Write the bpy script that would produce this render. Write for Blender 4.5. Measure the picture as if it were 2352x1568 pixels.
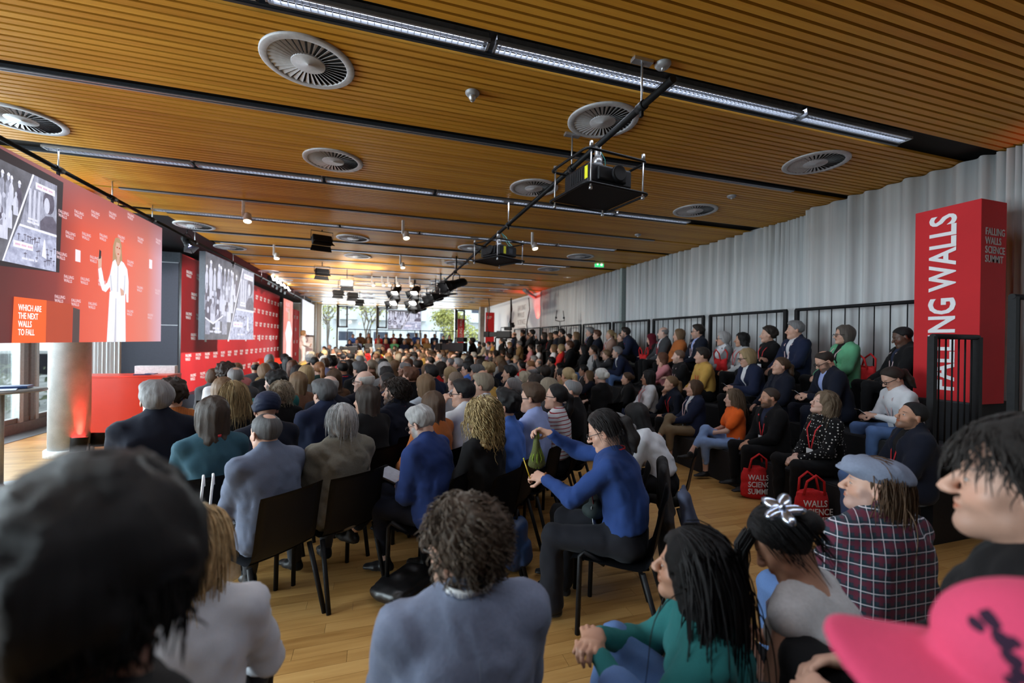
import bpy, bmesh, math, random
import numpy as np
from mathutils import Vector, Matrix, Euler
import openvdb
random.seed(7); np.random.seed(7)
for o in list(bpy.data.objects): bpy.data.objects.remove(o)
S = bpy.context.scene
COL = S.collection
PI = math.pi
# ------------------------------------------------------------------ camera
FPX, TILT, YAW, EYE, DOWN = 980.0, 0.0142, math.atan(306/980), 1.75, 1.7/980
CY, SY = math.cos(YAW), math.sin(YAW)
def ray(px, py):
    x, y = px-1176, py-784
    x0 = x*math.cos(TILT)+y*math.sin(TILT); y0 = -x*math.sin(TILT)+y*math.cos(TILT)
    u, v = x0/FPX, -(y0/FPX+DOWN)
    return Vector((SY+u*CY, CY-u*SY, v))
def at_z(px, py, z):
    r = ray(px, py); return Vector((0, 0, EYE))+r*((z-EYE)/r.z)
def at_x(px, py, x):
    r = ray(px, py); return Vector((0, 0, EYE))+r*(x/r.x)
def at_y(px, py, y):
    r = ray(px, py); return Vector((0, 0, EYE))+r*(y/r.y)
def at_d(px, py, d):
    return Vector((0, 0, EYE))+ray(px, py)*d
cam = bpy.data.cameras.new('camera'); camo = bpy.data.objects.new('camera', cam); COL.objects.link(camo)
F = Vector((SY, CY, -DOWN)).normalized(); R0 = Vector((CY, -SY, 0)); U0 = R0.cross(F)
R_ = R0*math.cos(TILT)+U0*math.sin(TILT); U_ = U0*math.cos(TILT)-R0*math.sin(TILT)
camo.matrix_world = Matrix(((R_.x, U_.x, -F.x, 0), (R_.y, U_.y, -F.y, 0), (R_.z, U_.z, -F.z, EYE), (0, 0, 0, 1)))
cam.sensor_width = 36; cam.lens = FPX*36/2352; cam.clip_start = 0.02
cam.dof.use_dof = True; cam.dof.focus_distance = 3.3; cam.dof.aperture_fstop = 1.4
S.camera = camo
# ------------------------------------------------------------------ colour management, world, daylight
S.view_settings.view_transform = 'Standard'; S.view_settings.look = 'None'
S.view_settings.gamma = 1; S.view_settings.use_curve_mapping = False
S.view_settings.exposure = 0.95
cy = S.cycles; cy.adaptive_threshold = .02
cy.max_bounces = 6; cy.diffuse_bounces = 3; cy.glossy_bounces = 3; cy.transmission_bounces = 4; cy.transparent_max_bounces = 6
cy.caustics_reflective = False; cy.caustics_refractive = False; cy.sample_clamp_indirect = 4.0
W = bpy.data.worlds.new('sky'); S.world = W; W.use_nodes = True
wn = W.node_tree.nodes; wn['Background'].inputs[0].default_value = (0.86, 0.93, 1.0, 1); wn['Background'].inputs[1].default_value = 1.9
def area(name, loc, target, sx, sy, power, color=(1, 1, 1), spread=None):
    l = bpy.data.lights.new(name, 'AREA'); l.shape = 'RECTANGLE'; l.size = sx; l.size_y = sy; l.energy = power; l.color = color
    if spread: l.spread = math.radians(spread)
    o = bpy.data.objects.new(name, l); COL.objects.link(o); o.location = loc
    o.rotation_euler = (Vector(target)-Vector(loc)).to_track_quat('-Z', 'Y').to_euler(); return o
def spot(name, loc, target, power, color=(1, 1, 1), deg=50, blend=.5, rad=.06):
    l = bpy.data.lights.new(name, 'SPOT'); l.energy = power; l.color = color; l.spot_size = math.radians(deg); l.spot_blend = blend; l.shadow_soft_size = rad
    o = bpy.data.objects.new(name, l); COL.objects.link(o); o.location = loc
    o.rotation_euler = (Vector(target)-Vector(loc)).to_track_quat('-Z', 'Y').to_euler(); return o
# daylight entering through the glass walls on the left and at the far end
area('daylight_left_windows', (-7.5, 5.0, 2.6), (0, 4.6, 1.2), 12.4, 4.6, 1600, (.82, .91, 1.0))
area('daylight_far_windows', (0.4, 28.9, 2.6), (0.4, 16, 1.2), 9.5, 2.6, 600, (.9, .95, 1.0))
# light of the louvred lamp strips
for i_, y_ in enumerate((-.3, 2.97, 6.17)): area('lamp_strip_light_%d' % i_, (.8, y_, 3.82), (.8, y_, 0), 8.6, .1, (26, 24, 22)[i_], (.8, .87, 1.0), 150)
# stage and audience spots hanging from the ceiling rig
spot('stage_spot_wash', (1.6, 15.5, 3.4), (-3.4, 20.5, 1.6), 520, (1, .93, .85), 60)
spot('stage_spot_wall', (1.2, 12.5, 3.4), (-4.4, 15.5, 1.6), 1100, (1, .93, .88), 75)
spot('stage_spot_presenter', (1.6, 18, 3.4), (-3.0, 20.6, 1.4), 160, (1, .95, .9), 30)
spot('stage_spot_near_wall', (-2.9, 8.7, 3.4), (-4.5, 12.7, 1.9), 420, (1, .93, .9), 50)
spot('audience_spot_far', (-2.6, 14.5, 3.3), (1.0, 20.5, .9), 800, (1, .88, .68), 95)
spot('audience_spot_mid', (-1.9, 10.4, 3.3), (1.2, 14.0, 1.0), 500, (1, .9, .75), 95)
# ------------------------------------------------------------------ object helpers
def lk(o, parent=None):
    COL.objects.link(o)
    if parent is not None: o.parent = parent
    return o
def ob(name, me, m=None, parent=None, loc=None, rot=None):
    if isinstance(me, bmesh.types.BMesh):
        b = me; me = bpy.data.meshes.new(name); b.to_mesh(me); b.free()
    if m is not None and not me.materials: me.materials.append(m)
    o = lk(bpy.data.objects.new(name, me), parent)
    if loc is not None: o.location = loc
    if rot is not None: o.rotation_euler = rot
    return o
def tag(o, label=None, cat=None, group=None, kind=None):
    if label: o['label'] = label
    if cat: o['category'] = cat
    if group: o['group'] = group
    if kind: o['kind'] = kind
    return o
def empty(name, loc=(0, 0, 0), rz=0, label=None, cat=None, group=None, kind=None):
    o = bpy.data.objects.new(name, None); o.empty_display_size = .1; lk(o); o.location = loc; o.rotation_euler = (0, 0, rz)
    return tag(o, label, cat, group, kind)
def copy_tree(src, parent=None):
    c = src.copy(); COL.objects.link(c)
    if parent is not None: c.parent = parent
    for k in list(src.children): copy_tree(k, c)
    return c
def smooth(me, angle=None):
    me.polygons.foreach_set('use_smooth', [True]*len(me.polygons))
    if angle: me.set_sharp_from_angle(angle=math.radians(angle))
    return me
# bmesh shapes
def b_box(b, c, s, rot=None, bev=0):
    r = bmesh.ops.create_cube(b, size=1)['verts']
    for v in r: v.co = Vector((v.co.x*s[0], v.co.y*s[1], v.co.z*s[2]))
    if bev:
        es = list({e for v in r for e in v.link_edges})
        q = bmesh.ops.bevel(b, geom=es, offset=bev, segments=2, affect='EDGES', profile=.5)
        r = list(set(q['verts']) | {v for v in r if v.is_valid})
    M = rot.to_matrix() if isinstance(rot, Euler) else rot
    for v in r:
        v.co = (M @ v.co if M is not None else v.co)+Vector(c)
    return r
def b_tube(b, pts, r, n=8, cap=True):
    pts = [Vector(p) for p in pts]; rs = r if isinstance(r, (list, tuple)) else [r]*len(pts)
    rings = []; up = None
    for i, p in enumerate(pts):
        t = (pts[min(i+1, len(pts)-1)]-pts[max(i-1, 0)]).normalized()
        if up is None: up = Vector((0, 0, 1)) if abs(t.z) < .9 else Vector((1, 0, 0))
        s = t.cross(up).normalized(); up = s.cross(t).normalized()
        rings.append([b.verts.new(p+(s*math.cos(2*PI*k/n)+up*math.sin(2*PI*k/n))*rs[i]) for k in range(n)])
    for a, c in zip(rings, rings[1:]):
        for k in range(n): b.faces.new((a[k], c[k], c[(k+1) % n], a[(k+1) % n])).smooth = True
    if cap:
        b.faces.new(rings[0]); b.faces.new(rings[-1][::-1])
def b_lathe(b, prof, n=24, M=None, smooth_=True, caps=True):
    rings = []
    for r, z in prof:
        rings.append([b.verts.new((r*math.cos(2*PI*k/n), r*math.sin(2*PI*k/n), z)) for k in range(n)])
    for a, c in zip(rings, rings[1:]):
        for k in range(n): b.faces.new((a[k], a[(k+1) % n], c[(k+1) % n], c[k])).smooth = smooth_
    if caps:
        b.faces.new(rings[0][::-1]); b.faces.new(rings[-1])
    if M is not None:
        for rg in rings:
            for v in rg: v.co = M @ v.co
def b_poly(b, pts, th=0.0, axis=Vector((0, 0, 1))):
    vs = [b.verts.new(p) for p in pts]; f = b.faces.new(vs)
    if th:
        r = bmesh.ops.extrude_face_region(b, geom=[f])
        for v in [g for g in r['geom'] if isinstance(g, bmesh.types.BMVert)]: v.co += axis*th
def nb(): return bmesh.new()
def rz(a): return Matrix.Rotation(a, 3, 'Z')
_txt = {}
def text_me(s, size, bold=.0, xs=.8, sp=1.0, line=.95, ext=.002, align='LEFT'):
    k = (s, size, bold, xs, sp, line, ext, align)
    if k not in _txt:
        c = bpy.data.curves.new('lettering', 'FONT'); c.body = s; c.size = size; c.offset = bold*size; c.extrude = ext; c.space_line = line; c.space_character = sp
        c.align_x = align; c.resolution_u = 3
        o = bpy.data.objects.new('lettering', c); COL.objects.link(o)
        me = bpy.data.meshes.new_from_object(o.evaluated_get(bpy.context.evaluated_depsgraph_get()))
        bpy.data.objects.remove(o)
        for v in me.vertices: v.co.x *= xs
        _txt[k] = me
    return _txt[k].copy()
# ------------------------------------------------------------------ materials
class NT:
    def __init__(s, name):
        s.m = bpy.data.materials.new(name); s.m.use_nodes = True; s.t = s.m.node_tree; s.p = s.t.nodes['Principled BSDF']
    def n(s, typ, ins=None, **kw):
        d = s.t.nodes.new(typ)
        for k, v in kw.items(): setattr(d, k, v)
        for k, v in (ins or {}).items(): s.set(d.inputs[k], v)
        return d
    def set(s, sock, v):
        if isinstance(v, bpy.types.NodeSocket): s.t.links.new(v, sock)
        elif isinstance(v, bpy.types.Node): s.t.links.new(v.outputs[0], sock)
        else:
            if sock.type == 'RGBA' and len(v) == 3: v = (*v, 1)
            sock.default_value = v
    def math(s, op, a, b=0.0, c=0.0, clamp=False): return s.n('ShaderNodeMath', {0: a, 1: b, 2: c}, operation=op, use_clamp=clamp).outputs[0]
    def mix(s, f, a, b, mode='MIX'): return s.n('ShaderNodeMix', {0: f, 6: a, 7: b}, data_type='RGBA', blend_type=mode).outputs[2]
    def ramp(s, f, stops):
        d = s.n('ShaderNodeValToRGB', {0: f}); e = d.color_ramp.elements
        while len(e) < len(stops): e.new(.5)
        for q, (p, c) in zip(e, stops): q.position = p; q.color = (*c, 1) if len(c) == 3 else c
        return d.outputs[0]
    def bump(s, h, st=.3, dist=.01): s.set(s.p.inputs['Normal'], s.n('ShaderNodeBump', {'Height': h, 'Strength': st, 'Distance': dist}).outputs[0])
    def P(s, **kw):
        for k, v in kw.items(): s.set(s.p.inputs[k.replace('_', ' ')], v)
        return s
    def coord(s, out='Object'): return s.n('ShaderNodeTexCoord').outputs[out]
def plain(name, col, rough=.5, metal=0., noise=.08, scale=30., bump=.05, emit=0., ecol=None, stretch=(1, 1, 1), spec=.5):
    t = NT(name); t.set(t.p.inputs['Specular IOR Level'], spec); co = t.n('ShaderNodeMapping', {0: t.coord(), 3: stretch}).outputs[0]
    nz = t.n('ShaderNodeTexNoise', {'Vector': co, 'Scale': scale, 'Detail': 3.0})
    dark = tuple(c*(1-noise*1.6) for c in col); lite = tuple(min(1, c*(1+noise)) for c in col)
    t.P(Base_Color=t.ramp(nz.outputs[0], [(.3, dark), (.7, lite)]), Roughness=rough, Metallic=metal)
    if bump: t.bump(nz.outputs[0], bump, .004)
    if emit: t.P(Emission_Color=ecol or col, Emission_Strength=emit)
    return t.m
def emis(name, col, st):
    t = NT(name); nz = t.n('ShaderNodeTexNoise', {'Vector': t.coord(), 'Scale': 4.0})
    t.P(Base_Color=(.02, .02, .02), Roughness=.6, Emission_Color=t.ramp(nz.outputs[0], [(.3, tuple(c*.92 for c in col)), (.7, col)]), Emission_Strength=st)
    return t.m
M = {}
M['black'] = plain('black_powder_coat', (.007, .0075, .009), .55, noise=.2, spec=.25)
M['blackrub'] = plain('black_rubber', (.01, .01, .011), .8)
M['plastic'] = plain('black_plastic_shell', (.008, .0085, .011), .5, noise=.15, scale=200, bump=.08, spec=.3)
M['alu'] = plain('brushed_aluminium', (.55, .57, .6), .38, .85, stretch=(1, 1, 20))
M['steel'] = plain('steel', (.5, .5, .52), .3, .9)
M['greymetal'] = plain('grey_painted_metal', (.34, .35, .37), .45, .2)
M['white'] = plain('white_paint', (.78, .79, .8), .6)
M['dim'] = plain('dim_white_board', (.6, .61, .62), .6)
M['paper'] = plain('paper', (.75, .76, .78), .8)
M['red'] = plain('red_print', (.56, .012, .018), .8, noise=.03, scale=3)
M['redlac'] = plain('red_lacquer', (.72, .045, .02), .32, noise=.03, scale=3)
M['redcloth'] = plain('red_cloth', (.62, .015, .018), .85, scale=60, bump=.3)
M['navy'] = plain('navy_panel', (.018, .022, .038), .6)
M['darkwall'] = plain('dark_wall', (.018, .018, .021), .85, spec=.2)
M['letter'] = plain('white_lettering', (.82, .82, .84), .6, noise=.02)
M['letterdim'] = plain('grey_lettering', (.55, .5, .52), .6, noise=.02)
M['screenback'] = plain('screen_casing', (.35, .05, .07), .5)
M['yellow'] = plain('yellow_sticker', (.75, .75, .02), .5)
M['cable'] = plain('black_cable', (.02, .02, .022), .6)
M['teal'] = plain('teal_cable', (.1, .5, .45), .5)
M['bright'] = emis('lamp_white', (1, .98, .95), 9)
M['lampwarm'] = emis('lamp_warm', (1, .85, .6), 5)
M['lensblue'] = emis('projector_lens_light', (.45, .5, 1.0), 3.5)
M['redlens'] = emis('red_lamp_lens', (1, .05, .04), 5)
M['tube'] = emis('fluorescent_tube', (.74, .82, 1.0), 3)
M['tubedim'] = emis('dimmed_tube', (.74, .82, 1.0), .5)
M['green'] = emis('exit_sign_green', (.03, .5, .16), 1.0)
M['exitwhite'] = emis('exit_sign_white', (.9, 1, .95), 1.3)
def wood(name, cols, rough, axis=(1, 1, 1), grain=2.2, island=False):
    t = NT(name)
    rnd = t.n('ShaderNodeNewGeometry').outputs['Random Per Island'] if island else t.n('ShaderNodeObjectInfo').outputs['Random']
    off = t.n('ShaderNodeCombineXYZ', {0: t.math('MULTIPLY', rnd, 37.), 1: t.math('MULTIPLY', rnd, 11.), 2: t.math('MULTIPLY', rnd, 53.)}).outputs[0]
    v = t.n('ShaderNodeVectorMath', {0: t.coord(), 1: off}, operation='ADD').outputs[0]
    v = t.n('ShaderNodeMapping', {0: v, 3: axis}).outputs[0]
    nz = t.n('ShaderNodeTexNoise', {'Vector': v, 'Scale': grain, 'Detail': 5.0, 'Roughness': .6})
    big = t.n('ShaderNodeTexNoise', {'Vector': v, 'Scale': grain*.25, 'Detail': 2.0})
    f = t.math('ADD', t.math('MULTIPLY', nz.outputs[0], .55), t.math('ADD', t.math('MULTIPLY', big.outputs[0], .25), t.math('MULTIPLY', rnd, .28)))
    t.P(Base_Color=t.ramp(f, [(.28, cols[0]), (.55, cols[1]), (.85, cols[2])]), Roughness=rough)
    t.bump(nz.outputs[0], .05, .002); t.set(t.p.inputs['Specular IOR Level'], .22 if 'ceil' in name else .45)
    return t.m
M['slat'] = wood('varnished_ceiling_wood', [(.46, .20, .02), (.62, .30, .036), (.72, .38, .055)], .42, (.6, 14, 14))
M['plank'] = wood('oak_parquet', [(.31, .15, .04), (.47, .26, .082), (.6, .36, .13)], .36, (1.2, 16, 16))
M['plank_i'] = wood('oak_parquet_run', [(.31, .15, .04), (.47, .26, .082), (.6, .36, .13)], .36, (1.2, 16, 16), island=True)
def mat_curtain():
    t = NT('white_pleated_curtain'); co = t.coord()
    wv = t.n('ShaderNodeTexNoise', {'Vector': t.n('ShaderNodeMapping', {0: co, 3: (9, 9, .25)}).outputs[0], 'Scale': 1.5, 'Detail': 3.0})
    t.P(Base_Color=t.ramp(wv.outputs[0], [(.25, (.5, .515, .53)), (.75, (.72, .735, .74))]), Roughness=.9)
    t.bump(t.n('ShaderNodeTexNoise', {'Vector': co, 'Scale': 400.0}).outputs[0], .1, .002)
    return t.m
M['curtain'] = mat_curtain()
def mat_concrete():
    t = NT('exposed_concrete'); co = t.coord()
    a = t.n('ShaderNodeTexNoise', {'Vector': co, 'Scale': 5.0, 'Detail': 6.0}); b = t.n('ShaderNodeTexNoise', {'Vector': co, 'Scale': 90.0, 'Detail': 2.0})
    t.P(Base_Color=t.ramp(t.math('ADD', t.math('MULTIPLY', a.outputs[0], .7), t.math('MULTIPLY', b.outputs[0], .3)), [(.3, (.33, .34, .34)), (.7, (.52, .53, .53))]), Roughness=.8)
    t.bump(b.outputs[0], .25, .003); return t.m
M['concrete'] = mat_concrete()
def mat_glass():
    t = NT('window_glass'); o = t.t.nodes['Material Output']
    tr = t.n('ShaderNodeBsdfTransparent', {0: (.93, .97, .97)}); gl = t.n('ShaderNodeBsdfGlossy', {0: (1, 1, 1), 1: .02})
    fr = t.n('ShaderNodeFresnel', {0: 1.45}); mx = t.n('ShaderNodeMixShader', {0: t.math('MULTIPLY', fr.outputs[0], .7), 1: tr, 2: gl})
    t.t.links.new(mx.outputs[0], o.inputs[0]); return t.m
M['glass'] = mat_glass()
# ================================================================== THE ROOM
CH = 3.85            # underside of the slatted ceiling
XL, XR, YN, YF = -6.1, 6.75, -2.6, 28.6
# ---- floor and its planks
b = nb(); b_box(b, ((XL+XR)/2, (YN+YF)/2, -.06), (XR-XL+1.2, YF-YN+.8, .1))
floor = tag(ob('floor', b, plain('screed', (.12, .07, .03), .8)), kind='structure')
PW, PL = .092, .72
pm = nb(); b_box(pm, (0, 0, -.0055), (PL-.0018, PW-.0016, .011)); pme = bpy.data.meshes.new('plank'); pm.to_mesh(pme); pm.free(); pme.materials.append(M['plank'])
cells = []
rows = int((YF-YN)/PW)
for j in range(rows):
    y = YN+(j+.5)*PW; x = XL+.5-(j*.287 % PL)
    while x-PL/2 < XR-.1:
        cells.append((x, y)); x += PL
def near_key(c): return math.hypot(c[0]-.9, (c[1]-1.9)*1.5)
cells.sort(key=near_key)
for x, y in cells[:290]: ob('plank', pme, parent=floor, loc=(x, y, 0))
vs, fs = [], []
for x, y in cells[290:]:
    x0, x1, y0, y1 = max(x-PL/2, XL+.35)+.0009, min(x+PL/2, XR)-.0009, y-PW/2+.0008, y+PW/2-.0008
    if x1 <= x0: continue
    i = len(vs)
    vs += [(x0, y0, 0), (x1, y0, 0), (x1, y1, 0), (x0, y1, 0), (x0, y0, -.011), (x1, y0, -.011), (x1, y1, -.011), (x0, y1, -.011)]
    fs += [(i, i+1, i+2, i+3), (i, i+4, i+5, i+1), (i+1, i+5, i+6, i+2), (i+2, i+6, i+7, i+3), (i+3, i+7, i+4, i)]
me = bpy.data.meshes.new('planks'); me.from_pydata(vs, [], fs); me.materials.append(M['plank_i'])
tag(ob('plank_field', me, parent=floor), kind='stuff')
# ---- ceiling: dark backing, wooden slats, slots for lamp strips and tracks
b = nb(); b_box(b, ((XL+XR)/2, (YN+YF)/2, CH+.13), (XR-XL+1.2, YF-YN+.8, .1))
ceiling = tag(ob('ceiling', b, plain('ceiling_backing', (.012, .01, .008), .9)), kind='structure')
STRIPS = [(-.25, 1), (1.15, 0), (2.96, 1), (4.42, 0), (6.16, 1), (7.48, 0), (8.56, 1), (10.0, 0), (11.0, 1), (12.4, 0), (13.8, 1), (15.2, 0), (16.6, 1), (18.0, 0), (19.4, 1), (20.8, 0), (22.2, 1), (23.6, 0), (25., 1), (26.4, 0)]
def in_strip(y):
    for s, k in STRIPS:
        a, c = (.125, .075) if k else (.04, .04)
        if s-c-.03 < y < s+a+.03: return True
    return False
SP = .0745
sm = nb(); b_box(sm, (0, 0, .014), (XR+3.55, SP-.0215, .028)); sme = bpy.data.meshes.new('slat'); sm.to_mesh(sme); sm.free(); sme.materials.append(M['slat'])
sl2 = nb(); n = 0; y = YN+.1
SX = (XR-3.55)/2
while y < YF:
    if not in_strip(y):
        far_ = y > 12.0
        w = (XR-XL if y < 8.9 else XR+3.55)
        if n < 290 and y > .8:
            ob('slat', sme, parent=ceiling, loc=(SX, y, CH)); n += 1
        else: b_box(sl2, (SX, y, CH+.014), (XR+3.55, SP-.0215, .028))
        if y < 8.9: b_box(sl2, ((XL-3.55)/2, y, CH+.014), (-3.55-XL-.004, SP-.0165, .028))
    y += SP
tag(ob('slat_field', sl2, M['slat'], ceiling), kind='stuff')
# black soffit over the back of the stage
b = nb(); b_box(b, ((XL-3.56)/2, (8.95+YF)/2, CH+.03), (-3.56-XL, YF-8.95, .05)); tag(ob('trim_1', b, M['black']), kind='structure')
# ---- lamp strips and current tracks
def strip_light(y, x0, x1, label):
    r = empty('strip_light', (0, y, CH), 0, label, 'light fixture')
    L = 1.46; x = x1; k = 0
    fin = nb(); b_box(fin, (0, 0, 0), (.004, .105, .03), bev=0)
    fm = bpy.data.meshes.new('louvre'); fin.to_mesh(fm); fin.free(); fm.materials.append(M['alu'])
    while x-L > x0-.3:
        a, c = x-L+.02, x-.02
        b = nb()
        b_box(b, ((a+c)/2, -.05, -.002), (c-a, .014, .026)); b_box(b, ((a+c)/2, .05, -.002), (c-a, .014, .026))
        b_box(b, (a+.008, 0, -.002), (.016, .112, .026)); b_box(b, (c-.008, 0, -.002), (.016, .112, .026))
        f = ob('lamp_frame', b, M['alu'], r)
        b = nb(); b_box(b, ((a+c)/2, 0, .055), (c-a-.02, .09, .004)); b_box(b, ((a+c)/2, -.045, .03), (c-a-.02, .003, .05)); ob('reflector', b, M['steel'], f)
        b = nb(); b_tube(b, [(a+.03, .03, .026), (c-.03, .03, .026)], .012, 8); ob('lamp_tube', b, M['tube'], f)
        b = nb(); nf = int((c-a)/.042)
        for i in range(1, nf): b_box(b, (a+(c-a)*i/nf, 0, .002), (.003, .086, .026))
        b_box(b, ((a+c)/2, 0, .002), (c-a-.03, .003, .02))
        ob('louvre', b, M['alu'], f)
        x -= L; k += 1
    b = nb(); b_box(b, ((x0+x1)/2, .09, .0), (x1-x0, .05, .03)); b_box(b, ((x0+x1)/2, .09, -.018), (x1-x0, .022, .012)); ob('mounting_rail', b, M['greymetal_d'], r)
    return r
M['greymetal_d'] = plain('dark_anodised_rail', (.06, .07, .085), .35, .6)
ORD = ['first', 'second', 'third', 'fourth', 'fifth', 'sixth', 'seventh', 'eighth', 'ninth', 'tenth', 'eleventh']; kt = 0
names = ['nearest strip of louvred lamps across the ceiling above the seats', 'strip of louvred lamps next behind the first one, passing behind the big projector', 'third strip of louvred lamps, ending above the hung screens']
k = 0
for y, kind in STRIPS:
    x0 = -3.45
    if y > 0 and kind:
        if k < 3: strip_light(y, -3.9 if y < 8 else -3.45, 5.12, names[k])
        else:
            r = empty('strip_light', (0, y, CH), 0, 'narrow unlit lamp strip far down the slatted ceiling, the %s strip from the front' % ORD[k], 'light fixture')
            b = nb(); b_box(b, (.8, 0, .0), (8.6, .10, .02)); ob('lamp_frame', b, M['greymetal_d'], r)
            b = nb(); b_box(b, (.8, .03, -.011), (8.4, .02, .004)); ob('lamp_tube', b, M['tubedim'], r)
        k += 1
    elif y > 0:
        r = empty('ceiling_track', (0, y, CH), 0, 'dark current track recessed across the wooden ceiling, %s' % ({4.42: 'the nearest one', 7.48: 'carrying two white spotlights'}.get(y, 'the %s one from the front' % ORD[kt])), 'track'); kt += 1
        b = nb(); b_box(b, (.9, 0, 0), (8.9, .07, .03)); ob('track_body', b, M['greymetal_d'], r)
        b = nb(); b_box(b, (.9, -.018, -.017), (8.9, .01, .008)); b_box(b, (.9, .018, -.017), (8.9, .01, .008)); ob('track_rail', b, M['alu'], r)
# ---- swirl diffusers
M['diff'] = plain('grey_diffuser_paint', (.5, .51, .54), .5, .1)
M['hole'] = plain('diffuser_dark_plenum', (.008, .008, .008), .9)
bl = nb()
vsb = [bl.verts.new(v) for v in ((.115, -.005, -.004), (.276, -.016, -.004), (.276, .013, .0075), (.115, .004, .004))]; bl.faces.new(vsb)
r_ = bmesh.ops.extrude_face_region(bl, geom=bl.faces[:])
for v in [g for g in r_['geom'] if isinstance(g, bmesh.types.BMVert)]: v.co.z += .0015
blm = bpy.data.meshes.new('blade'); bl.to_mesh(blm); bl.free(); blm.materials.append(M['diff'])
fr = nb(); b_lathe(fr, [(.275, .011), (.275, -.004), (.279, -.006), (.322, -.005), (.33, .0), (.33, .0118)], 56, caps=False)
frm = bpy.data.meshes.new('rim'); fr.to_mesh(frm); fr.free(); frm.materials.append(M['diff'])
hb = nb(); b_lathe(hb, [(.0, -.009), (.007, -.0085), (.008, -.0065), (.117, -.006), (.12, -.004), (.12, .009)], 40, caps=False); hbm = bpy.data.meshes.new('hub'); hb.to_mesh(hbm); hb.free(); hbm.materials.append(M['diff'])
pl = nb(); b_lathe(pl, [(.0, .0105), (.275, .0105)], 40, caps=False); plm = bpy.data.meshes.new('plenum'); pl.to_mesh(plm); pl.free(); plm.materials.append(M['hole'])
bj = nb()
for i in range(36):
    t = bmesh.ops.create_cube; n0 = len(bj.verts); bj.from_mesh(blm); bj.verts.ensure_lookup_table()
    for v in bj.verts[n0:]: v.co = rz(2*PI*i/36) @ v.co
bjm = bpy.data.meshes.new('blades'); bj.to_mesh(bjm); bj.free(); bjm.materials.append(M['diff'])
def diffuser(x, y, label, sep, group=None):
    r = empty('air_diffuser', (x, y, CH-.0125), 0, label, 'air vent', group)
    ob('rim', frm, parent=r); ob('hub', hbm, parent=r); ob('plenum', plm, parent=r)
    if sep:
        for i in range(36): ob('blade', blm, parent=r, rot=(0, 0, 2*PI*i/36))
    else: ob('blades', bjm, parent=r)
diffuser(-.54, 3.58, 'largest round grey swirl vent, high in the ceiling near the lamp strip', True)
diffuser(2.0, 3.62, 'round swirl vent crossed by the black pipe above the big projector', True)
diffuser(4.77, 3.66, 'round swirl vent nearest the white curtain', True)
diffuser(-3.36, 5.42, 'round swirl vent cut by the left edge, above the hung video screen', True)
diffuser(-.54, 5.45, 'round swirl vent just in front of the second lamp strip, left of the projectors', True)
diffuser(2.0, 5.5, 'round swirl vent left of the big projector, behind the pipe', False)
diffuser(4.74, 5.58, 'round swirl vent second from the front along the curtain', False)
for x in (-3.36, -.54, 2.0, 4.7):
    for i, y in enumerate((9.52, 11.55, 15.3, 17.3, 21, 23, 26.6)):
        diffuser(x, y, 'far round swirl vent, %s row beyond the big projector, %s in its row' % (ORD[i], {-3.36: 'leftmost', -.54: 'second from left', 2.0: 'third from left', 4.7: 'rightmost'}[x]), False)
# ---- right wall: white pleated curtains on the wall
b = nb(); b_box(b, (XR+.1, (YN+YF)/2, CH/2), (.1, YF-YN, CH+.2)); tag(ob('wall_right', b, M['white']), kind='structure')
def curtain(x0, x1, y0, y1, label, seed):
    rg = random.Random(seed); n = int((y1-y0)/.022); vs, fs = [], []
    ph = 0; cols = []
    for i in range(n+1):
        y = y0+(y1-y0)*i/n; ph += .022/(.085+.05*math.sin(y*1.7+seed)+.03*math.sin(y*4.3))*2*PI*.5
        x = x0+(x1-x0)*i/n+.04*math.sin(ph)+.02*math.sin(ph*.37+1)
        for k, z in enumerate((CH-.01, 2.4, 1.2, .03)):
            vs.append((x+.012*math.sin(ph*1.3+k*.8), y, z))
    for i in range(n):
        for k in range(3):
            a = i*4+k; fs.append((a, a+4, a+5, a+1))
    me = bpy.data.meshes.new('curtain'); me.from_pydata(vs, [], fs); smooth(me); me.materials.append(M['curtain'])
    o = ob('curtain', me); tag(o, label, 'curtain')
    md = o.modifiers.new('thick', 'SOLIDIFY'); md.thickness = .004
    return o
curtain(6.28, 6.3, YN+.1, 4.98, 'nearest white pleated curtain, hung furthest into the room, behind the red tower sign', 1)
curtain(6.56, 6.58, 5.02, 10.5, 'long white pleated curtain behind the middle of the raised seating', 2)
curtain(6.58, 6.45, 10.75, 16.6, 'white pleated curtain farther down the wall, tinted red at its far edge', 4)
b = nb(); b_box(b, (6.6, 10.62, CH/2), (.16, .1, CH-.02)); tag(ob('trim_2', b, plain('grey_green_column_trim', (.3, .37, .36), .6)), kind='structure')
b = nb(); b_box(b, (6.6, (16.9+YF)/2, CH/2), (.2, YF-16.9, CH-.02)); tag(ob('trim_3', b, M['white']), kind='structure')
# back and left walls
b = nb(); b_box(b, ((XL+XR)/2, YN-.05, CH/2), (XR-XL+.4, .1, CH+.2)); tag(ob('wall_back', b, M['darkwall']), kind='structure')
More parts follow.
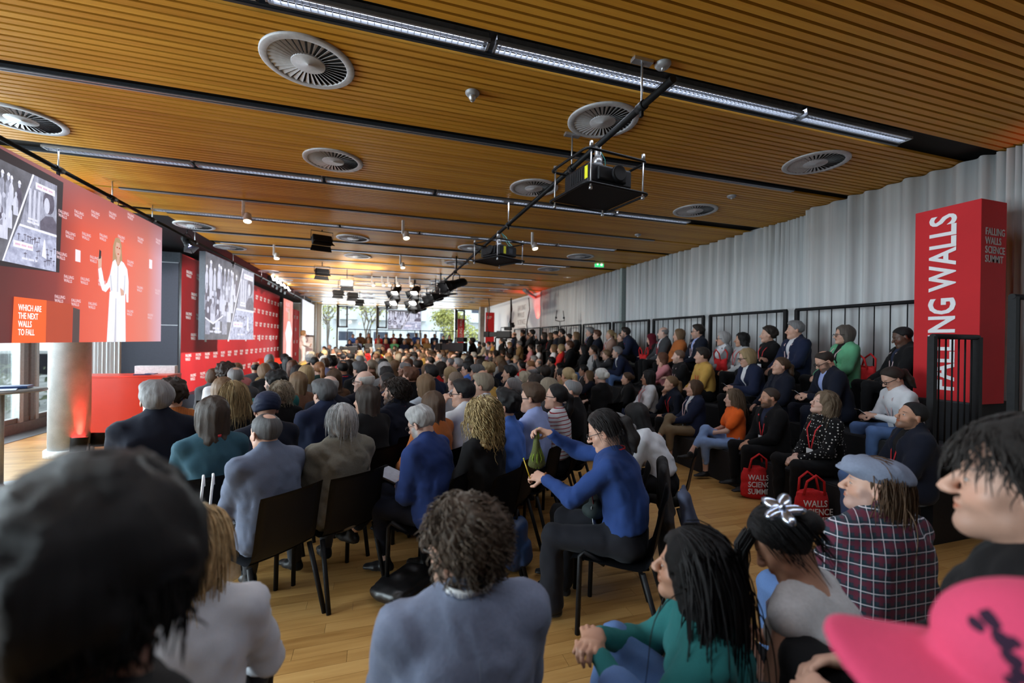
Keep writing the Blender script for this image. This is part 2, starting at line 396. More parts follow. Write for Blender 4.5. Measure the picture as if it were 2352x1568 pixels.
# ---- left glass wall: kerb, posts, panes
M['frame'] = plain('brown_window_frame', (.2, .185, .175), .45, .2)
M['framelight'] = plain('light_window_frame', (.5, .55, .54), .45, .2)
b = nb(); b_box(b, (XL-.02, (YN+11.8)/2, .09), (.2, 11.8-YN, .18)); tag(ob('trim_4', b, M['frame']), kind='structure')
b = nb(); b_box(b, (XL+.28, (YN+11.8)/2, -.001), (.4, 11.8-YN, .016)); tag(ob('trim_5', b, plain('grey_floor_channel', (.1, .105, .11), .6)), kind='structure')
yw0 = at_x(64, 985, XL).y
posts = [yw0+2.35*i for i in range(-4, 2)]
edges = [p for p in posts if -.6 < p < 11.5]+[11.8]
b = nb(); b_box(b, (XL-.02, (YN+edges[0])/2, CH/2), (.14, edges[0]-YN, CH)); tag(ob('wall_left', b, M['dim']), kind='structure')  # unseen solid stretch, put in instead of glass to hold back near daylight
for i, (a, c) in enumerate(zip(edges, edges[1:])):
    w = nb(); b_box(w, (XL, c, CH/2), (.12, .09, CH)); b_box(w, (XL, c-.14, CH/2), (.08, .16, CH-.3)); b_box(w, (XL, (a+c)/2, .22), (.09, c-a, .09)); b_box(w, (XL, (a+c)/2, CH-.06), (.09, c-a, .12))
    f = tag(ob('window_%d' % (i+1), w, M['frame']), kind='structure')
    g = nb(); b_box(g, (XL, (a+c)/2-.08, CH/2+.05), (.012, c-a-.3, CH-.4)); ob('pane', g, M['glass'], f)
    fl = nb(); b_box(fl, (XL+.02, c-.27, CH/2), (.1, .09, CH-.32)); b_box(fl, (XL+.02, a+.1, CH/2), (.1, .07, CH-.32)); ob('sash', fl, M['framelight'], f)
b = nb(); b_box(b, (XL-.02, (11.8+YF)/2, CH/2), (.1, YF-11.8, CH+.1)); tag(ob('wall_left', b, M['white']), kind='structure')
# ---- far wall of glass
def far_x(px): return at_y(px, 740, YF).x
zt = CH-.02
b = nb(); b_box(b, ((XL+far_x(737))/2, YF+.05, CH/2), (far_x(737)-XL, .1, CH)); b_box(b, ((far_x(1104)+XR)/2, YF+.05, CH/2), (XR-far_x(1104), .1, CH))
tag(ob('wall_far', b, M['white']), kind='structure')
xs = [737, 775, 866, 965, 1046, 1104]; wi = len(edges)
M['framedark'] = plain('dark_blue_window_sash', (.035, .045, .075), .45, .2)
for i, (p, q) in enumerate(zip(xs, xs[1:])):
    a, c = far_x(p), far_x(q); w = nb()
    b_box(w, (a, YF, CH/2), (.12, .1, CH)); b_box(w, (c, YF, CH/2), (.06, .1, CH)); b_box(w, ((a+c)/2, YF, .15), (c-a, .1, .3)); b_box(w, ((a+c)/2, YF, CH-.02), (c-a, .1, .06))
    f = tag(ob('window_%d' % (wi+i), w, M['framelight']), kind='structure')
    g = nb(); b_box(g, ((a+c)/2, YF, CH/2+.1), (c-a-.1, .012, CH-.3)); ob('pane', g, M['glass'], f)
    if i in (1, 2, 3, 4):
        x0 = a+.03; x1 = a+.62; z0, z1 = 2.42, CH-.07
        if i == 3: x0, x1 = a-.52, a-.06
        s = nb(); b_box(s, (x0+.05, YF-.09, (z0+z1)/2), (.1, .12, z1-z0)); b_box(s, (x1-.05, YF-.09, (z0+z1)/2), (.1, .12, z1-z0)); b_box(s, ((x0+x1)/2, YF-.09, z0+.05), (x1-x0, .12, .1)); b_box(s, ((x0+x1)/2, YF-.09, z1-.05), (x1-x0, .12, .1))
        ob('sash', s, M['framedark'], f)
# ---- columns
def column(x, y, r, label):
    t = empty('column', (x, y, 0), 0, label, 'column'); b = nb(); b_lathe(b, [(r, .1), (r, CH)], 40); ob('shaft', b, M['concrete'], t)
    b = nb(); b_lathe(b, [(r+.04, 0), (r+.04, .09), (r+.03, .1)], 40); ob('column_base', b, M['white'], t)
column(-4.29, 7.86, .225, 'round concrete column lit red, beside the red counter')
column(-3.75, 27.4, .23, 'round pale column far behind the speaker, next to the window')
b = nb(); b_box(b, (6.2, 26.3, CH/2), (.3, .3, CH)); tag(ob('column', b, M['concrete']), 'square grey column at the far right corner of the room', 'column')
# ---- outside: ground, hedge bank, trees, building
b = nb(); b_box(b, (-30, 15, -.7), (48, 90, .6)); b_box(b, (0, 50, -.7), (90, 42, .6)); tag(ob('ground', b, plain('pale_paving', (.3, .31, .3), .9, scale=1.5, noise=.3)), kind='structure')
M['leafy'] = plain('hedge_leaf', (.16, .19, .1), .8, noise=.4, scale=8)
M['bark'] = plain('bark', (.16, .13, .1), .9, noise=.3)
M['leafyel'] = plain('autumn_leaf', (.42, .42, .12), .8, noise=.4, scale=3)
def leaves(n, fn, size, rg):
    vs, fs = [], []
    for _ in range(n):
        p = Vector(fn()); d = Vector((rg.gauss(0, 1), rg.gauss(0, 1), rg.gauss(0, 1))).normalized(); e = d.orthogonal().normalized(); q = d.cross(e)
        s = size*rg.uniform(.6, 1.3); i = len(vs)
        vs += [p-e*s, p+q*s*.45, p+e*s, p-q*s*.45]; fs.append((i, i+1, i+2, i+3))
    me = bpy.data.meshes.new('leaves'); me.from_pydata([tuple(v) for v in vs], [], fs); return me
rg = random.Random(3)
for i, (x, y) in enumerate([(-10.2, 4.5), (-10.8, 8.2), (-10.3, 12.0), (-11.0, 15.8)]):
    t = empty('hedge_shrub', (x, y, -.4), 0, 'low shrub on the bank outside the left windows, %s' % ('nearest the camera', 'second away', 'third away', 'farthest away')[i], 'shrub')
    o = ob('foliage', leaves(900, lambda: (rg.gauss(0, .7), rg.gauss(0, .75), abs(rg.gauss(.3, .55))), .12, rg), M['leafy'], t); tag(o, kind='stuff')
    b = nb(); b_tube(b, [(0, 0, 0), (.05, 0, .9)], .05, 6); ob('stem', b, M['bark'], t)
def tree(x, y, h, leafm, nl, label, seed):
    rg = random.Random(seed); t = empty('tree', (x, y, -.4), 0, label, 'tree', 'trees outside the far windows'); b = nb(); tips = []
    def grow(p, d, r, l, k):
        q = p+d*l; b_tube(b, [p, (p+q)/2+Vector((rg.gauss(0, .03), rg.gauss(0, .03), 0))*l, q], [r, r*.85, r*.65], 5, False); tips.append(q)
        if k:
            for _ in range(3):
                e = (d+Vector((rg.gauss(0, .55), rg.gauss(0, .55), rg.gauss(.12, .35)))).normalized(); grow(q, e, r*.6, l*.72, k-1)
    grow(Vector((0, 0, 0)), Vector((0, 0, 1)), h*.018, h*.3, 4)
    ob('branches', b, M['bark'], t)
    if nl:
        o = ob('foliage', leaves(nl, lambda: rg.choice(tips)+Vector((rg.gauss(0, .3), rg.gauss(0, .3), rg.gauss(0, .3))), .13, rg), leafm, t); tag(o, kind='stuff')
tree(-3.6, 34, 6.5, M['leafyel'], 500, 'nearly bare tree outside the far window left of the screen', 1)
tree(-1.0, 36, 6.8, M['leafyel'], 400, 'bare branching tree outside the second far window', 2)
tree(5.2, 34.5, 5.0, M['leafyel'], 2600, 'yellow green tree outside the far window on the right', 5)
tree(-13.5, 8.5, 6.0, M['leafy'], 900, 'tree outside the left windows behind the column', 6)
tree(-14, 2.5, 6.0, M['leafy'], 900, 'tree outside the left windows behind the tall table', 8)
hb = empty('building', (4, 46, -.4), 0, 'pale apartment building with balconies outside the far windows', 'building')
b = nb(); b_box(b, (0, 4, 6), (34, 8, 12)); ob('facade', b, plain('pale_render', (.7, .72, .74), .8, scale=2), hb)
for i in range(9):
    for k in range(3):
        b = nb(); b_box(b, (-14+i*3.4, -.05, 2+k*3.1), (1.4, .1, 1.7)); ob('window', b, M['framedark'], hb)
        b = nb(); b_box(b, (-14+i*3.4, -.6, 1.0+k*3.1), (2.2, 1.1, .12)); b_box(b, (-14+i*3.4, -1.1, 1.5+k*3.1), (2.2, .05, .9)); ob('balcony', b, plain('balcony_render', (.6, .62, .64), .8), hb) if i == 0 and k == 0 else ob('balcony', b, bpy.data.materials['balcony_render'], hb)
# ================================================================== FIGURES
_L = np.random.RandomState(5).rand(40, 40, 40).astype(np.float32)
def vnoise(x, y, z):
    x, y, z = np.broadcast_arrays(x, y, z)
    xi, yi, zi = np.floor(x), np.floor(y), np.floor(z); fx, fy, fz = x-xi, y-yi, z-zi
    fx = fx*fx*(3-2*fx); fy = fy*fy*(3-2*fy); fz = fz*fz*(3-2*fz)
    a, b, c = (xi.astype(np.int32) % 40), (yi.astype(np.int32) % 40), (zi.astype(np.int32) % 40); a1, b1, c1 = (a+1) % 40, (b+1) % 40, (c+1) % 40
    L = lambda i, j, k: _L[i, j, k]
    u = lambda p, q, f: p+(q-p)*f
    return u(u(u(L(a, b, c), L(a1, b, c), fx), u(L(a, b1, c), L(a1, b1, c), fx), fy), u(u(L(a, b, c1), L(a1, b, c1), fx), u(L(a, b1, c1), L(a1, b1, c1), fx), fy), fz)-.5
def axis(lo, hi, coarse, ranges):
    out = [lo]
    while out[-1] < hi:
        x = out[-1]; st = coarse
        for a, b, f in ranges:
            if a-1e-6 <= x < b: st = min(st, f)
            elif x < a < x+st: st = min(st, max(a-x, f))
        out.append(x+st)
    return np.array(out, np.float32)
def V3(p): return np.array(p, np.float32)
class Field:
    BG = .25
    def __init__(s, lo, hi, coarse, fines=()):
        s.ax = [axis(lo[i], hi[i], coarse, [(c[i]-h[i], c[i]+h[i], f) for c, h, f in fines]) for i in range(3)]
        s.v = np.full([len(a) for a in s.ax], s.BG, np.float32)
    def sub(s, lo, hi):
        sl = []
        for a, l, h in zip(s.ax, lo, hi):
            i, j = np.searchsorted(a, l), np.searchsorted(a, h); sl.append(slice(max(0, i-1), min(len(a), j+1)))
        sl = tuple(sl); X = s.ax[0][sl[0]][:, None, None]; Y = s.ax[1][sl[1]][None, :, None]; Z = s.ax[2][sl[2]][None, None, :]
        return sl, X, Y, Z
    def put(s, sl, d, k, op='add'):
        a = s.v[sl]
        if a.size == 0: return
        if op == 'add':
            if k > 0:
                h = np.clip(.5+.5*(a-d)/k, 0, 1); s.v[sl] = a+(d-a)*h-k*h*(1-h)
            else: s.v[sl] = np.minimum(a, d)
        else:
            if k > 0:
                h = np.clip(.5-.5*(a+d)/k, 0, 1); s.v[sl] = a+(-d-a)*h+k*h*(1-h)
            else: s.v[sl] = np.maximum(a, -d)
    def seg(s, a, b, r1, r2=None, k=.02, op='add', pad=.07):
        a, b = V3(a), V3(b); r2 = r1 if r2 is None else r2; R = max(r1, r2)+pad
        sl, X, Y, Z = s.sub(np.minimum(a, b)-R, np.maximum(a, b)+R); d = b-a; L2 = float(d@d)+1e-9
        px, py, pz = X-a[0], Y-a[1], Z-a[2]; t = np.clip((px*d[0]+py*d[1]+pz*d[2])/L2, 0, 1)
        s.put(sl, np.sqrt((px-t*d[0])**2+(py-t*d[1])**2+(pz-t*d[2])**2)-(r1+(r2-r1)*t), k, op)
    def ell(s, a, b, e1, e2, side, k=.03, op='add', pad=.08):
        """capsule with an elliptic section: e=(half width along side, half depth)"""
        a, b, side = V3(a), V3(b), V3(side); R = max(*e1, *e2)+pad; sl, X, Y, Z = s.sub(np.minimum(a, b)-R, np.maximum(a, b)+R)
        d = b-a; L = float(np.linalg.norm(d))+1e-9; w = d/L; fr = np.cross(w, side); fr /= np.linalg.norm(fr); sd = np.cross(fr, w)
        px, py, pz = X-a[0], Y-a[1], Z-a[2]; tw = px*w[0]+py*w[1]+pz*w[2]; t = np.clip(tw/L, 0, 1); ex = tw-t*L
        u = px*sd[0]+py*sd[1]+pz*sd[2]; v = px*fr[0]+py*fr[1]+pz*fr[2]; rx = e1[0]+(e2[0]-e1[0])*t; ry = e1[1]+(e2[1]-e1[1])*t; rm = np.minimum(rx, ry)
        k0 = np.sqrt((u/rx)**2+(v/ry)**2+(ex/rm)**2)+1e-6; k1 = np.sqrt((u/rx**2)**2+(v/ry**2)**2+(ex/rm**2)**2)+1e-6
        s.put(sl, k0*(k0-1)/k1, k, op)
    def eld(s, M4, c, r, k=.02, op='add', pad=.05):
        """ellipsoid in a local frame (M4: 3x3 rotation, origin)"""
        Rm, O = M4; c, r = V3(c), V3(r); wc = O+Rm@c; R = float(max(r))+pad; sl, X, Y, Z = s.sub(wc-R, wc+R); px, py, pz = X-wc[0], Y-wc[1], Z-wc[2]
        q = [px*Rm[0, i]+py*Rm[1, i]+pz*Rm[2, i] for i in range(3)]
        k0 = np.sqrt((q[0]/r[0])**2+(q[1]/r[1])**2+(q[2]/r[2])**2)+1e-6; k1 = np.sqrt((q[0]/r[0]**2)**2+(q[1]/r[1]**2)**2+(q[2]/r[2]**2)**2)+1e-6
        s.put(sl, k0*(k0-1)/k1, k, op)
    def lseg(s, M4, a, b, r1, r2=None, k=.012, op='add'):
        Rm, O = M4; s.seg(O+Rm@V3(a), O+Rm@V3(b), r1, r2, k, op, .05)
    def noise(s, amp, freq, stretch=(1, 1, 1), seed=0):
        m = np.nonzero(np.abs(s.v) < .06)
        if len(m[0]) == 0: return
        x, y, z = (s.ax[i][m[i]]*freq*stretch[i]+seed*3.7+i*9.1 for i in range(3)); s.v[m] += vnoise(x, y, z)*2*amp
    def ridge(s, amp, freq, stretch=(1, 1, 1), seed=0):
        m = np.nonzero(np.abs(s.v) < .05)
        if len(m[0]) == 0: return
        x, y, z = (s.ax[i][m[i]] for i in range(3)); w = vnoise(x*5+seed, y*5, z*5)*1.6
        n = vnoise((x+z*.45)*freq*stretch[0]+seed*3.1+w, (y-z*.3)*freq*stretch[1]+w, z*freq*stretch[2]+seed); s.v[m] += (np.minimum(np.abs(n)*4, 1)-.62)*-amp
    def mesh(s, name):
        v = s.v; v[0], v[-1], v[:, 0], v[:, -1], v[:, :, 0], v[:, :, -1] = [.2]*6
        g = openvdb.FloatGrid(background=.25); g.copyFromArray(np.ascontiguousarray(v))
        pts, quads = g.convertToQuads(0.0)
        me = bpy.data.meshes.new(name)
        if len(pts) == 0: return me
        P = np.stack([np.interp(pts[:, i], np.arange(len(s.ax[i])), s.ax[i]) for i in range(3)], 1)
        q = np.asarray(quads, np.int64); a, b, c = P[q[:, 0]], P[q[:, 1]], P[q[:, 2]]; cc = P[q[:, 3]]
        if np.einsum('ij,ij->i', a, np.cross(b, c)).sum()+np.einsum('ij,ij->i', a, np.cross(c, cc)).sum() < 0: q = q[:, ::-1]
        me.vertices.add(len(P)); me.vertices.foreach_set('co', P.astype(np.float32).ravel()); me.loops.add(q.size); me.loops.foreach_set('vertex_index', q.astype(np.int32).ravel())
        me.polygons.add(len(q)); me.polygons.foreach_set('loop_start', np.arange(0, q.size, 4, dtype=np.int32)); me.polygons.foreach_set('use_smooth', np.ones(len(q), bool))
        me.update(calc_edges=True); return me
def rot_head(yaw, pitch, roll):
    m = Matrix.Rotation(math.radians(yaw), 3, 'Z') @ Matrix.Rotation(math.radians(pitch), 3, 'X') @ Matrix.Rotation(math.radians(roll), 3, 'Y')
    return np.array(m, np.float32)
def unit(v): v = V3(v); return v/(np.linalg.norm(v)+1e-9)
def ik(a, b, l1, l2, pole):
    a, b = V3(a), V3(b); d = b-a; D = float(np.linalg.norm(d)); D2 = min(D, (l1+l2)*.995); u = d/D; b = a+u*D2
    x = (l1*l1-l2*l2+D2*D2)/(2*D2); h = math.sqrt(max(0, l1*l1-x*x)); p = V3(pole)-u*float(V3(pole)@u); return a+u*x+unit(p)*h, b
# ------------------------------------------------------------------ skeleton from a pose
POSES = {
 'lap': {}, 'lap2': dict(lh=(-.04, .33, .16), rh=(.06, .30, .17), lean=3),
 'cross': dict(lh=(.02, .34, .2), rh=(.1, .28, .22), lfoot=(-.06, .40, .09), rfoot=(-.1, .62, .34), kpr=(0, .5, 1)),
 'chin': dict(lean=16, rh=(.045, .27, .50), rhd=(-.2, -.15, 1), lh=(-.06, .34, .17), head=(0, -4, 3), curl=1.3),
 'cheek': dict(lean=12, lh=(-.09, .2, .52), lhd=(.1, -.2, 1), rh=(.02, .32, .18), head=(0, 0, -6), curl=.5),
 'fold': dict(lean=2, lh=(.1, .24, .31), rh=(-.1, .22, .34), lhd=(1, .15, .1), rhd=(-1, .1, 0)),
 'phone': dict(lean=12, lh=(-.05, .36, .27), rh=(.05, .36, .27), lhd=(.5, .9, .1), rhd=(-.5, .9, .1), head=(0, -34, 0), curl=.9),
 'forward': dict(lean=26, lh=(-.03, .46, .22), rh=(.05, .44, .22), lhd=(.5, .8, -.2), rhd=(-.5, .8, -.2), head=(0, 14, 0)),
 'film': dict(lean=4, lh=(-.07, .34, .60), rh=(.06, .34, .60), lhd=(.2, .3, 1), rhd=(-.2, .3, 1), curl=.9),
 'stand': dict(stand=1), 'present': dict(stand=1, lh=(-.22, .30, .22), rh=(.1, .24, .16), lhd=(0, .9, .2), rhd=(-.8, .5, .2)),
}
def skeleton(p):
    J = {}; st = p.get('stand'); f = p.get('fem', 0); hs = p.get('hs', .45 if not st else .86); L = math.radians(p.get('lean', -2 if not st else 0)); tw = math.radians(p.get('twist', 0))
    A = V3((0, math.sin(L), math.cos(L))); Rt = np.array(Matrix.Rotation(tw, 3, 'Z'), np.float32)
    sd = Rt@V3((1, 0, 0)); fr = unit(np.cross(A, sd)); fr = -fr if fr[1] < -.2 and tw == 0 else fr
    if fr@(Rt@V3((0, 1, 0))) < 0: fr = -fr
    P = V3((0, 0, hs+.1)); J.update(P=P, A=A, sd=sd, fr=fr, hs=hs, f=f)
    sl = p.get('slouch', .02); J['W'] = P+A*.17-fr*.012; J['C'] = P+A*.34+fr*sl*.5; N = P+A*.485+fr*(sl-.012); J['N'] = N
    sw = .146 if f else .173; J['sw'] = sw; sh = N-A*.068+fr*.008
    hy, hp, hr = p.get('head', (0, 0, 0)); Rh = rot_head(hy, hp, hr); J['Rh'] = Rh
    hu = unit(A*.5+V3((0, 0, .8))+.35*(Rh@V3((0, 0, 1)))); J['nd'] = hu
    H = N+hu*.125+fr*.022+Rh@V3((0, .012, .0)); J['H'] = H; J['MH'] = (Rh, H); J['crown'] = H+Rh@V3((0, -.01, .122))
    S0 = V3((0, 0, hs)) if not st else V3((0, 0, hs))
    for s, nm in ((-1, 'l'), (1, 'r')):
        shp = sh+sd*s*sw; t = p.get(nm+'h'); d = p.get(nm+'hd')
        if t is None:
            t = (s*.1, .31, .155) if not st else (s*.24, .06, -.10)
            if d is None: d = (-s*.5, .8, -.25) if not st else (0, .15, -1)
        t = V3(t)+V3((0, 0, hs)); el, wr = ik(shp, t, .285, .25, p.get(nm+'pole', (s*.8, -.55, -.7)))
        J[nm+'S'], J[nm+'E'], J[nm+'W'] = shp, el, wr; J[nm+'D'] = unit(d) if d is not None else unit(wr-el); J[nm+'N'] = unit(p.get(nm+'hn', (-s*.6, 0, -.8)))
        hip = P+V3((s*.092, .0, -.02)); fo = p.get(nm+'foot')
        if fo is None: fo = (s*.12, .43, .09) if not st else (s*.1, -.01, .09)
        kn, an = ik(hip, fo, .43, .42, p.get('kp'+nm, (s*.15, .6, 1) if not st else (0, 1, 0))); J[nm+'Hip'], J[nm+'K'], J[nm+'A'] = hip, kn, an
        J[nm+'T'] = unit(p.get(nm+'toe', (s*.2, 1, 0)))
    return J
def hand(F, W, D, Nn, s, lod, curl):
    """palm, four unequal fingers and a thumb that leaves the side of the palm"""
    D = unit(D); Nn = unit(Nn-D*float(Nn@D)); S_ = np.cross(D, Nn)*s
    F.ell(W-D*.01, W+D*.075, (.03, .02), (.041, .014), S_, .012)
    if lod >= 2:
        F.ell(W+D*.08, W+D*.14+Nn*.03, (.038, .012), (.03, .01), S_, .012); F.seg(W+D*.03+S_*.035, W+D*.075+S_*.055+Nn*.02, .013, .01, .01); return
    k = .006
    for i, (o, l) in enumerate(((.031, .074), (.0105, .083), (-.0105, .077), (-.031, .06))):
        b = W+D*(.083-abs(o-.005)*.25)+S_*o; c1 = curl*(.45+.08*i); d1 = D*math.cos(c1)+Nn*math.sin(c1); c2 = c1+curl*.75; d2 = D*math.cos(c2)+Nn*math.sin(c2); c3 = c2+curl*.5; d3 = D*math.cos(c3)+Nn*math.sin(c3)
        m = b+d1*l*.5; n = m+d2*l*.3; e = n+d3*l*.24; r = .0088 if lod == 0 else .0098
        F.seg(b-D*.01, m, r*1.08, r, k, pad=.03); F.seg(m, n, r, r*.93, k, pad=.03); F.seg(n, e, r*.93, r*.82, k, pad=.03)
    b = W+D*.025+S_*.034+Nn*.006; m = b+unit(D*.65+S_*.6+Nn*.4)*.042; e = m+unit(D*.9+S_*.05+Nn*.5)*.032
    F.seg(b-S_*.012, m, .0135, .0105, .008, pad=.03); F.seg(m, e, .0105, .0088, .006, pad=.03)
def head_sdf(F, MH, fem, lod):
    a = F.eld; l = F.lseg
    a(MH, (0, -.014, .036), (.0765, .097, .086), .02); a(MH, (0, .022, -.028), (.063, .064, .083), .025)
    l(MH, (-.043, .012, -.066), (0, .066, -.099), .021, .017 if fem else .021, .03); l(MH, (.043, .012, -.066), (0, .066, -.099), .021, .017 if fem else .021, .03)
    l(MH, (-.033, .074, .02), (.033, .074, .02), .0125 if not fem else .011, None, .018)
    for s in (-1, 1):
        a(MH, (s*.031, .094, .0), (.016, .017, .0125), .014, 'sub'); a(MH, (s*.031, .0725, -.001), (.0145, .0145, .0125), .004)
        l(MH, (s*.05, .047, -.028), (s*.03, .07, -.04), .014, .012, .025)
        Re = MH[0]@np.array(Matrix.Rotation(s*math.radians(22), 3, 'Z') @ Matrix.Rotation(math.radians(-12), 3, 'X'), np.float32); Oe = MH[1]+MH[0]@V3((s*.0775, -.008, -.008))
        F.eld((Re, Oe), (s*.004, 0, 0), (.0085, .019, .032), .008)
        if lod == 0: F.eld((Re, Oe), (s*.012, .003, .003), (.006, .010, .019), .005, 'sub')
        a(MH, (s*.0145, .101, -.035), (.0095, .011, .008), .008)
    l(MH, (0, .088, .008), (0, .112, -.03), .0085, .0115, .012); a(MH, (0, .111, -.034), (.0115, .0125, .0095), .01)
    a(MH, (0, .089, -.0585), (.024, .012, .007), .009); a(MH, (0, .088, -.0685), (.021, .0125, .007), .007); a(MH, (0, .0985, -.0632), (.022, .008, .0016), .003, 'sub')
    a(MH, (0, .07, -.1), (.019, .018, .015), .02)
BOD = {}
def jkey(p): return repr(sorted(p.items()))
def fines(J, lod, hands=True):
    fh = (.0074, .0126, .02)[lod]; fn = (.0063, .0105, .02)[lod]; f = [(J['H'], (.1, .125, .14), fh)]
    if hands and lod < 2:
        for n in 'lr': f.append((J[n+'W']+J[n+'D']*.08, (.085, .085, .085), fn))
    return f
def bounds(J, pad=.14):
    pts = np.stack([J[k] for k in J if isinstance(J[k], np.ndarray) and J[k].shape == (3,) and k not in ('A', 'sd', 'fr', 'nd', 'lD', 'rD', 'lN', 'rN', 'lT', 'rT')]+[J['crown'], J['lA']+J['lT']*.2, J['rA']+J['rT']*.2])
    lo, hi = pts.min(0)-pad, pts.max(0)+pad; lo[2] = max(lo[2], -.06); return lo, hi
def set_hl(me, J):
    n = len(me.vertices); P = np.zeros(n*3, np.float32); me.vertices.foreach_get('co', P); P = P.reshape(-1, 3); q = (P-J['H'])@J['Rh']
    me.attributes.new('hl', 'FLOAT_VECTOR', 'POINT').data.foreach_set('vector', q.astype(np.float32).ravel())
def torso(F, J, g, k=.04, low=.0):
    f = J['f']; sd = J['sd']; P, W_, C, N, A = J['P'], J['W'], J['C'], J['N'], J['A']; m = J.get('fat', 1.0)
    F.ell(P-A*(.0+low), W_, ((.168 if not f else .172)*m+g, .118*m+g), ((.15 if not f else .132)*m+g, .104*m+g), sd, k)
    F.ell(W_, C, ((.15 if not f else .132)*m+g, .104*m+g), (.165 if not f else .148)*1 and ((.165 if not f else .148)*m+g, .112*m+g), sd, k)
    F.ell(C, N-A*.07, ((.165 if not f else .148)+g, .112+g), ((.135 if not f else .12)+g, .085+g), sd, k)
    for s in 'lr': F.seg(N-A*.012+J['fr']*-.008, J[s+'S'], .043+g, .049+g, k)
    if f:
        for s in (-1, 1): F.seg(C+J['fr']*.085+sd*s*.065-A*.03, C+J['fr']*.07+sd*s*.06+A*.01, .05+g*.6, .04+g*.6, .04)
def make_body(p, lod):
    key = ('b', jkey(p), lod)
    if key in BOD: return BOD[key]
    J = skeleton(p); J['fat'] = p.get('fat', 1.0); lo, hi = bounds(J, .1); F = Field(lo, hi, (.03, .038, .046)[lod], fines(J, lod)); f = J['f']
    torso(F, J, -.012)
    for s, sg in (('l', -1), ('r', 1)):
        F.seg(J[s+'S'], J[s+'E'], .042, .036, .02); F.seg(J[s+'E'], J[s+'W'], .036, .0245 if f else .027, .02); hand(F, J[s+'W'], J[s+'D'], J[s+'N'], -sg, lod, p.get('curl', .7))
        F.seg(J[s+'Hip'], J[s+'K'], .07, .048, .03); F.seg(J[s+'K'], J[s+'A'], .05, .034, .02); F.seg(J[s+'A']-V3((0, 0, .04)), J[s+'A']+J[s+'T']*.12-V3((0, 0, .055)), .03, .024, .02)
    F.seg(J['N']-J['A']*.03, J['H']+J['Rh']@V3((0, -.022, -.05)), .054 if f else .063, .049 if f else .058, .03)
    head_sdf(F, J['MH'], f, lod)
    me = F.mesh('person'); set_hl(me, J); BOD[key] = (me, J); return BOD[key]
TOPS = dict(sweater=dict(g=.016, n=.006, collar=.0), tee=dict(g=.014, n=.005, short=.55, collar=0), shirt=dict(g=.013, n=.006, collar=.030), turtle=dict(g=.016, n=.005, collar=.05),
            jacket=dict(g=.027, n=.006, collar=.034, V=1, skirt=1), under=dict(g=.008, n=.0, collar=.03, short=.15), vest=dict(g=.016, n=.004, short=.0, collar=0, scoop=1), open=dict(g=.03, n=.007, collar=.02, V=1.6, skirt=1), closed=dict(g=.027, n=.006, collar=.04, skirt=1), coat=dict(g=.034, n=.01, collar=.045, skirt=1), blouse=dict(g=.02, n=.011, collar=0, V=.5, wide=.012))
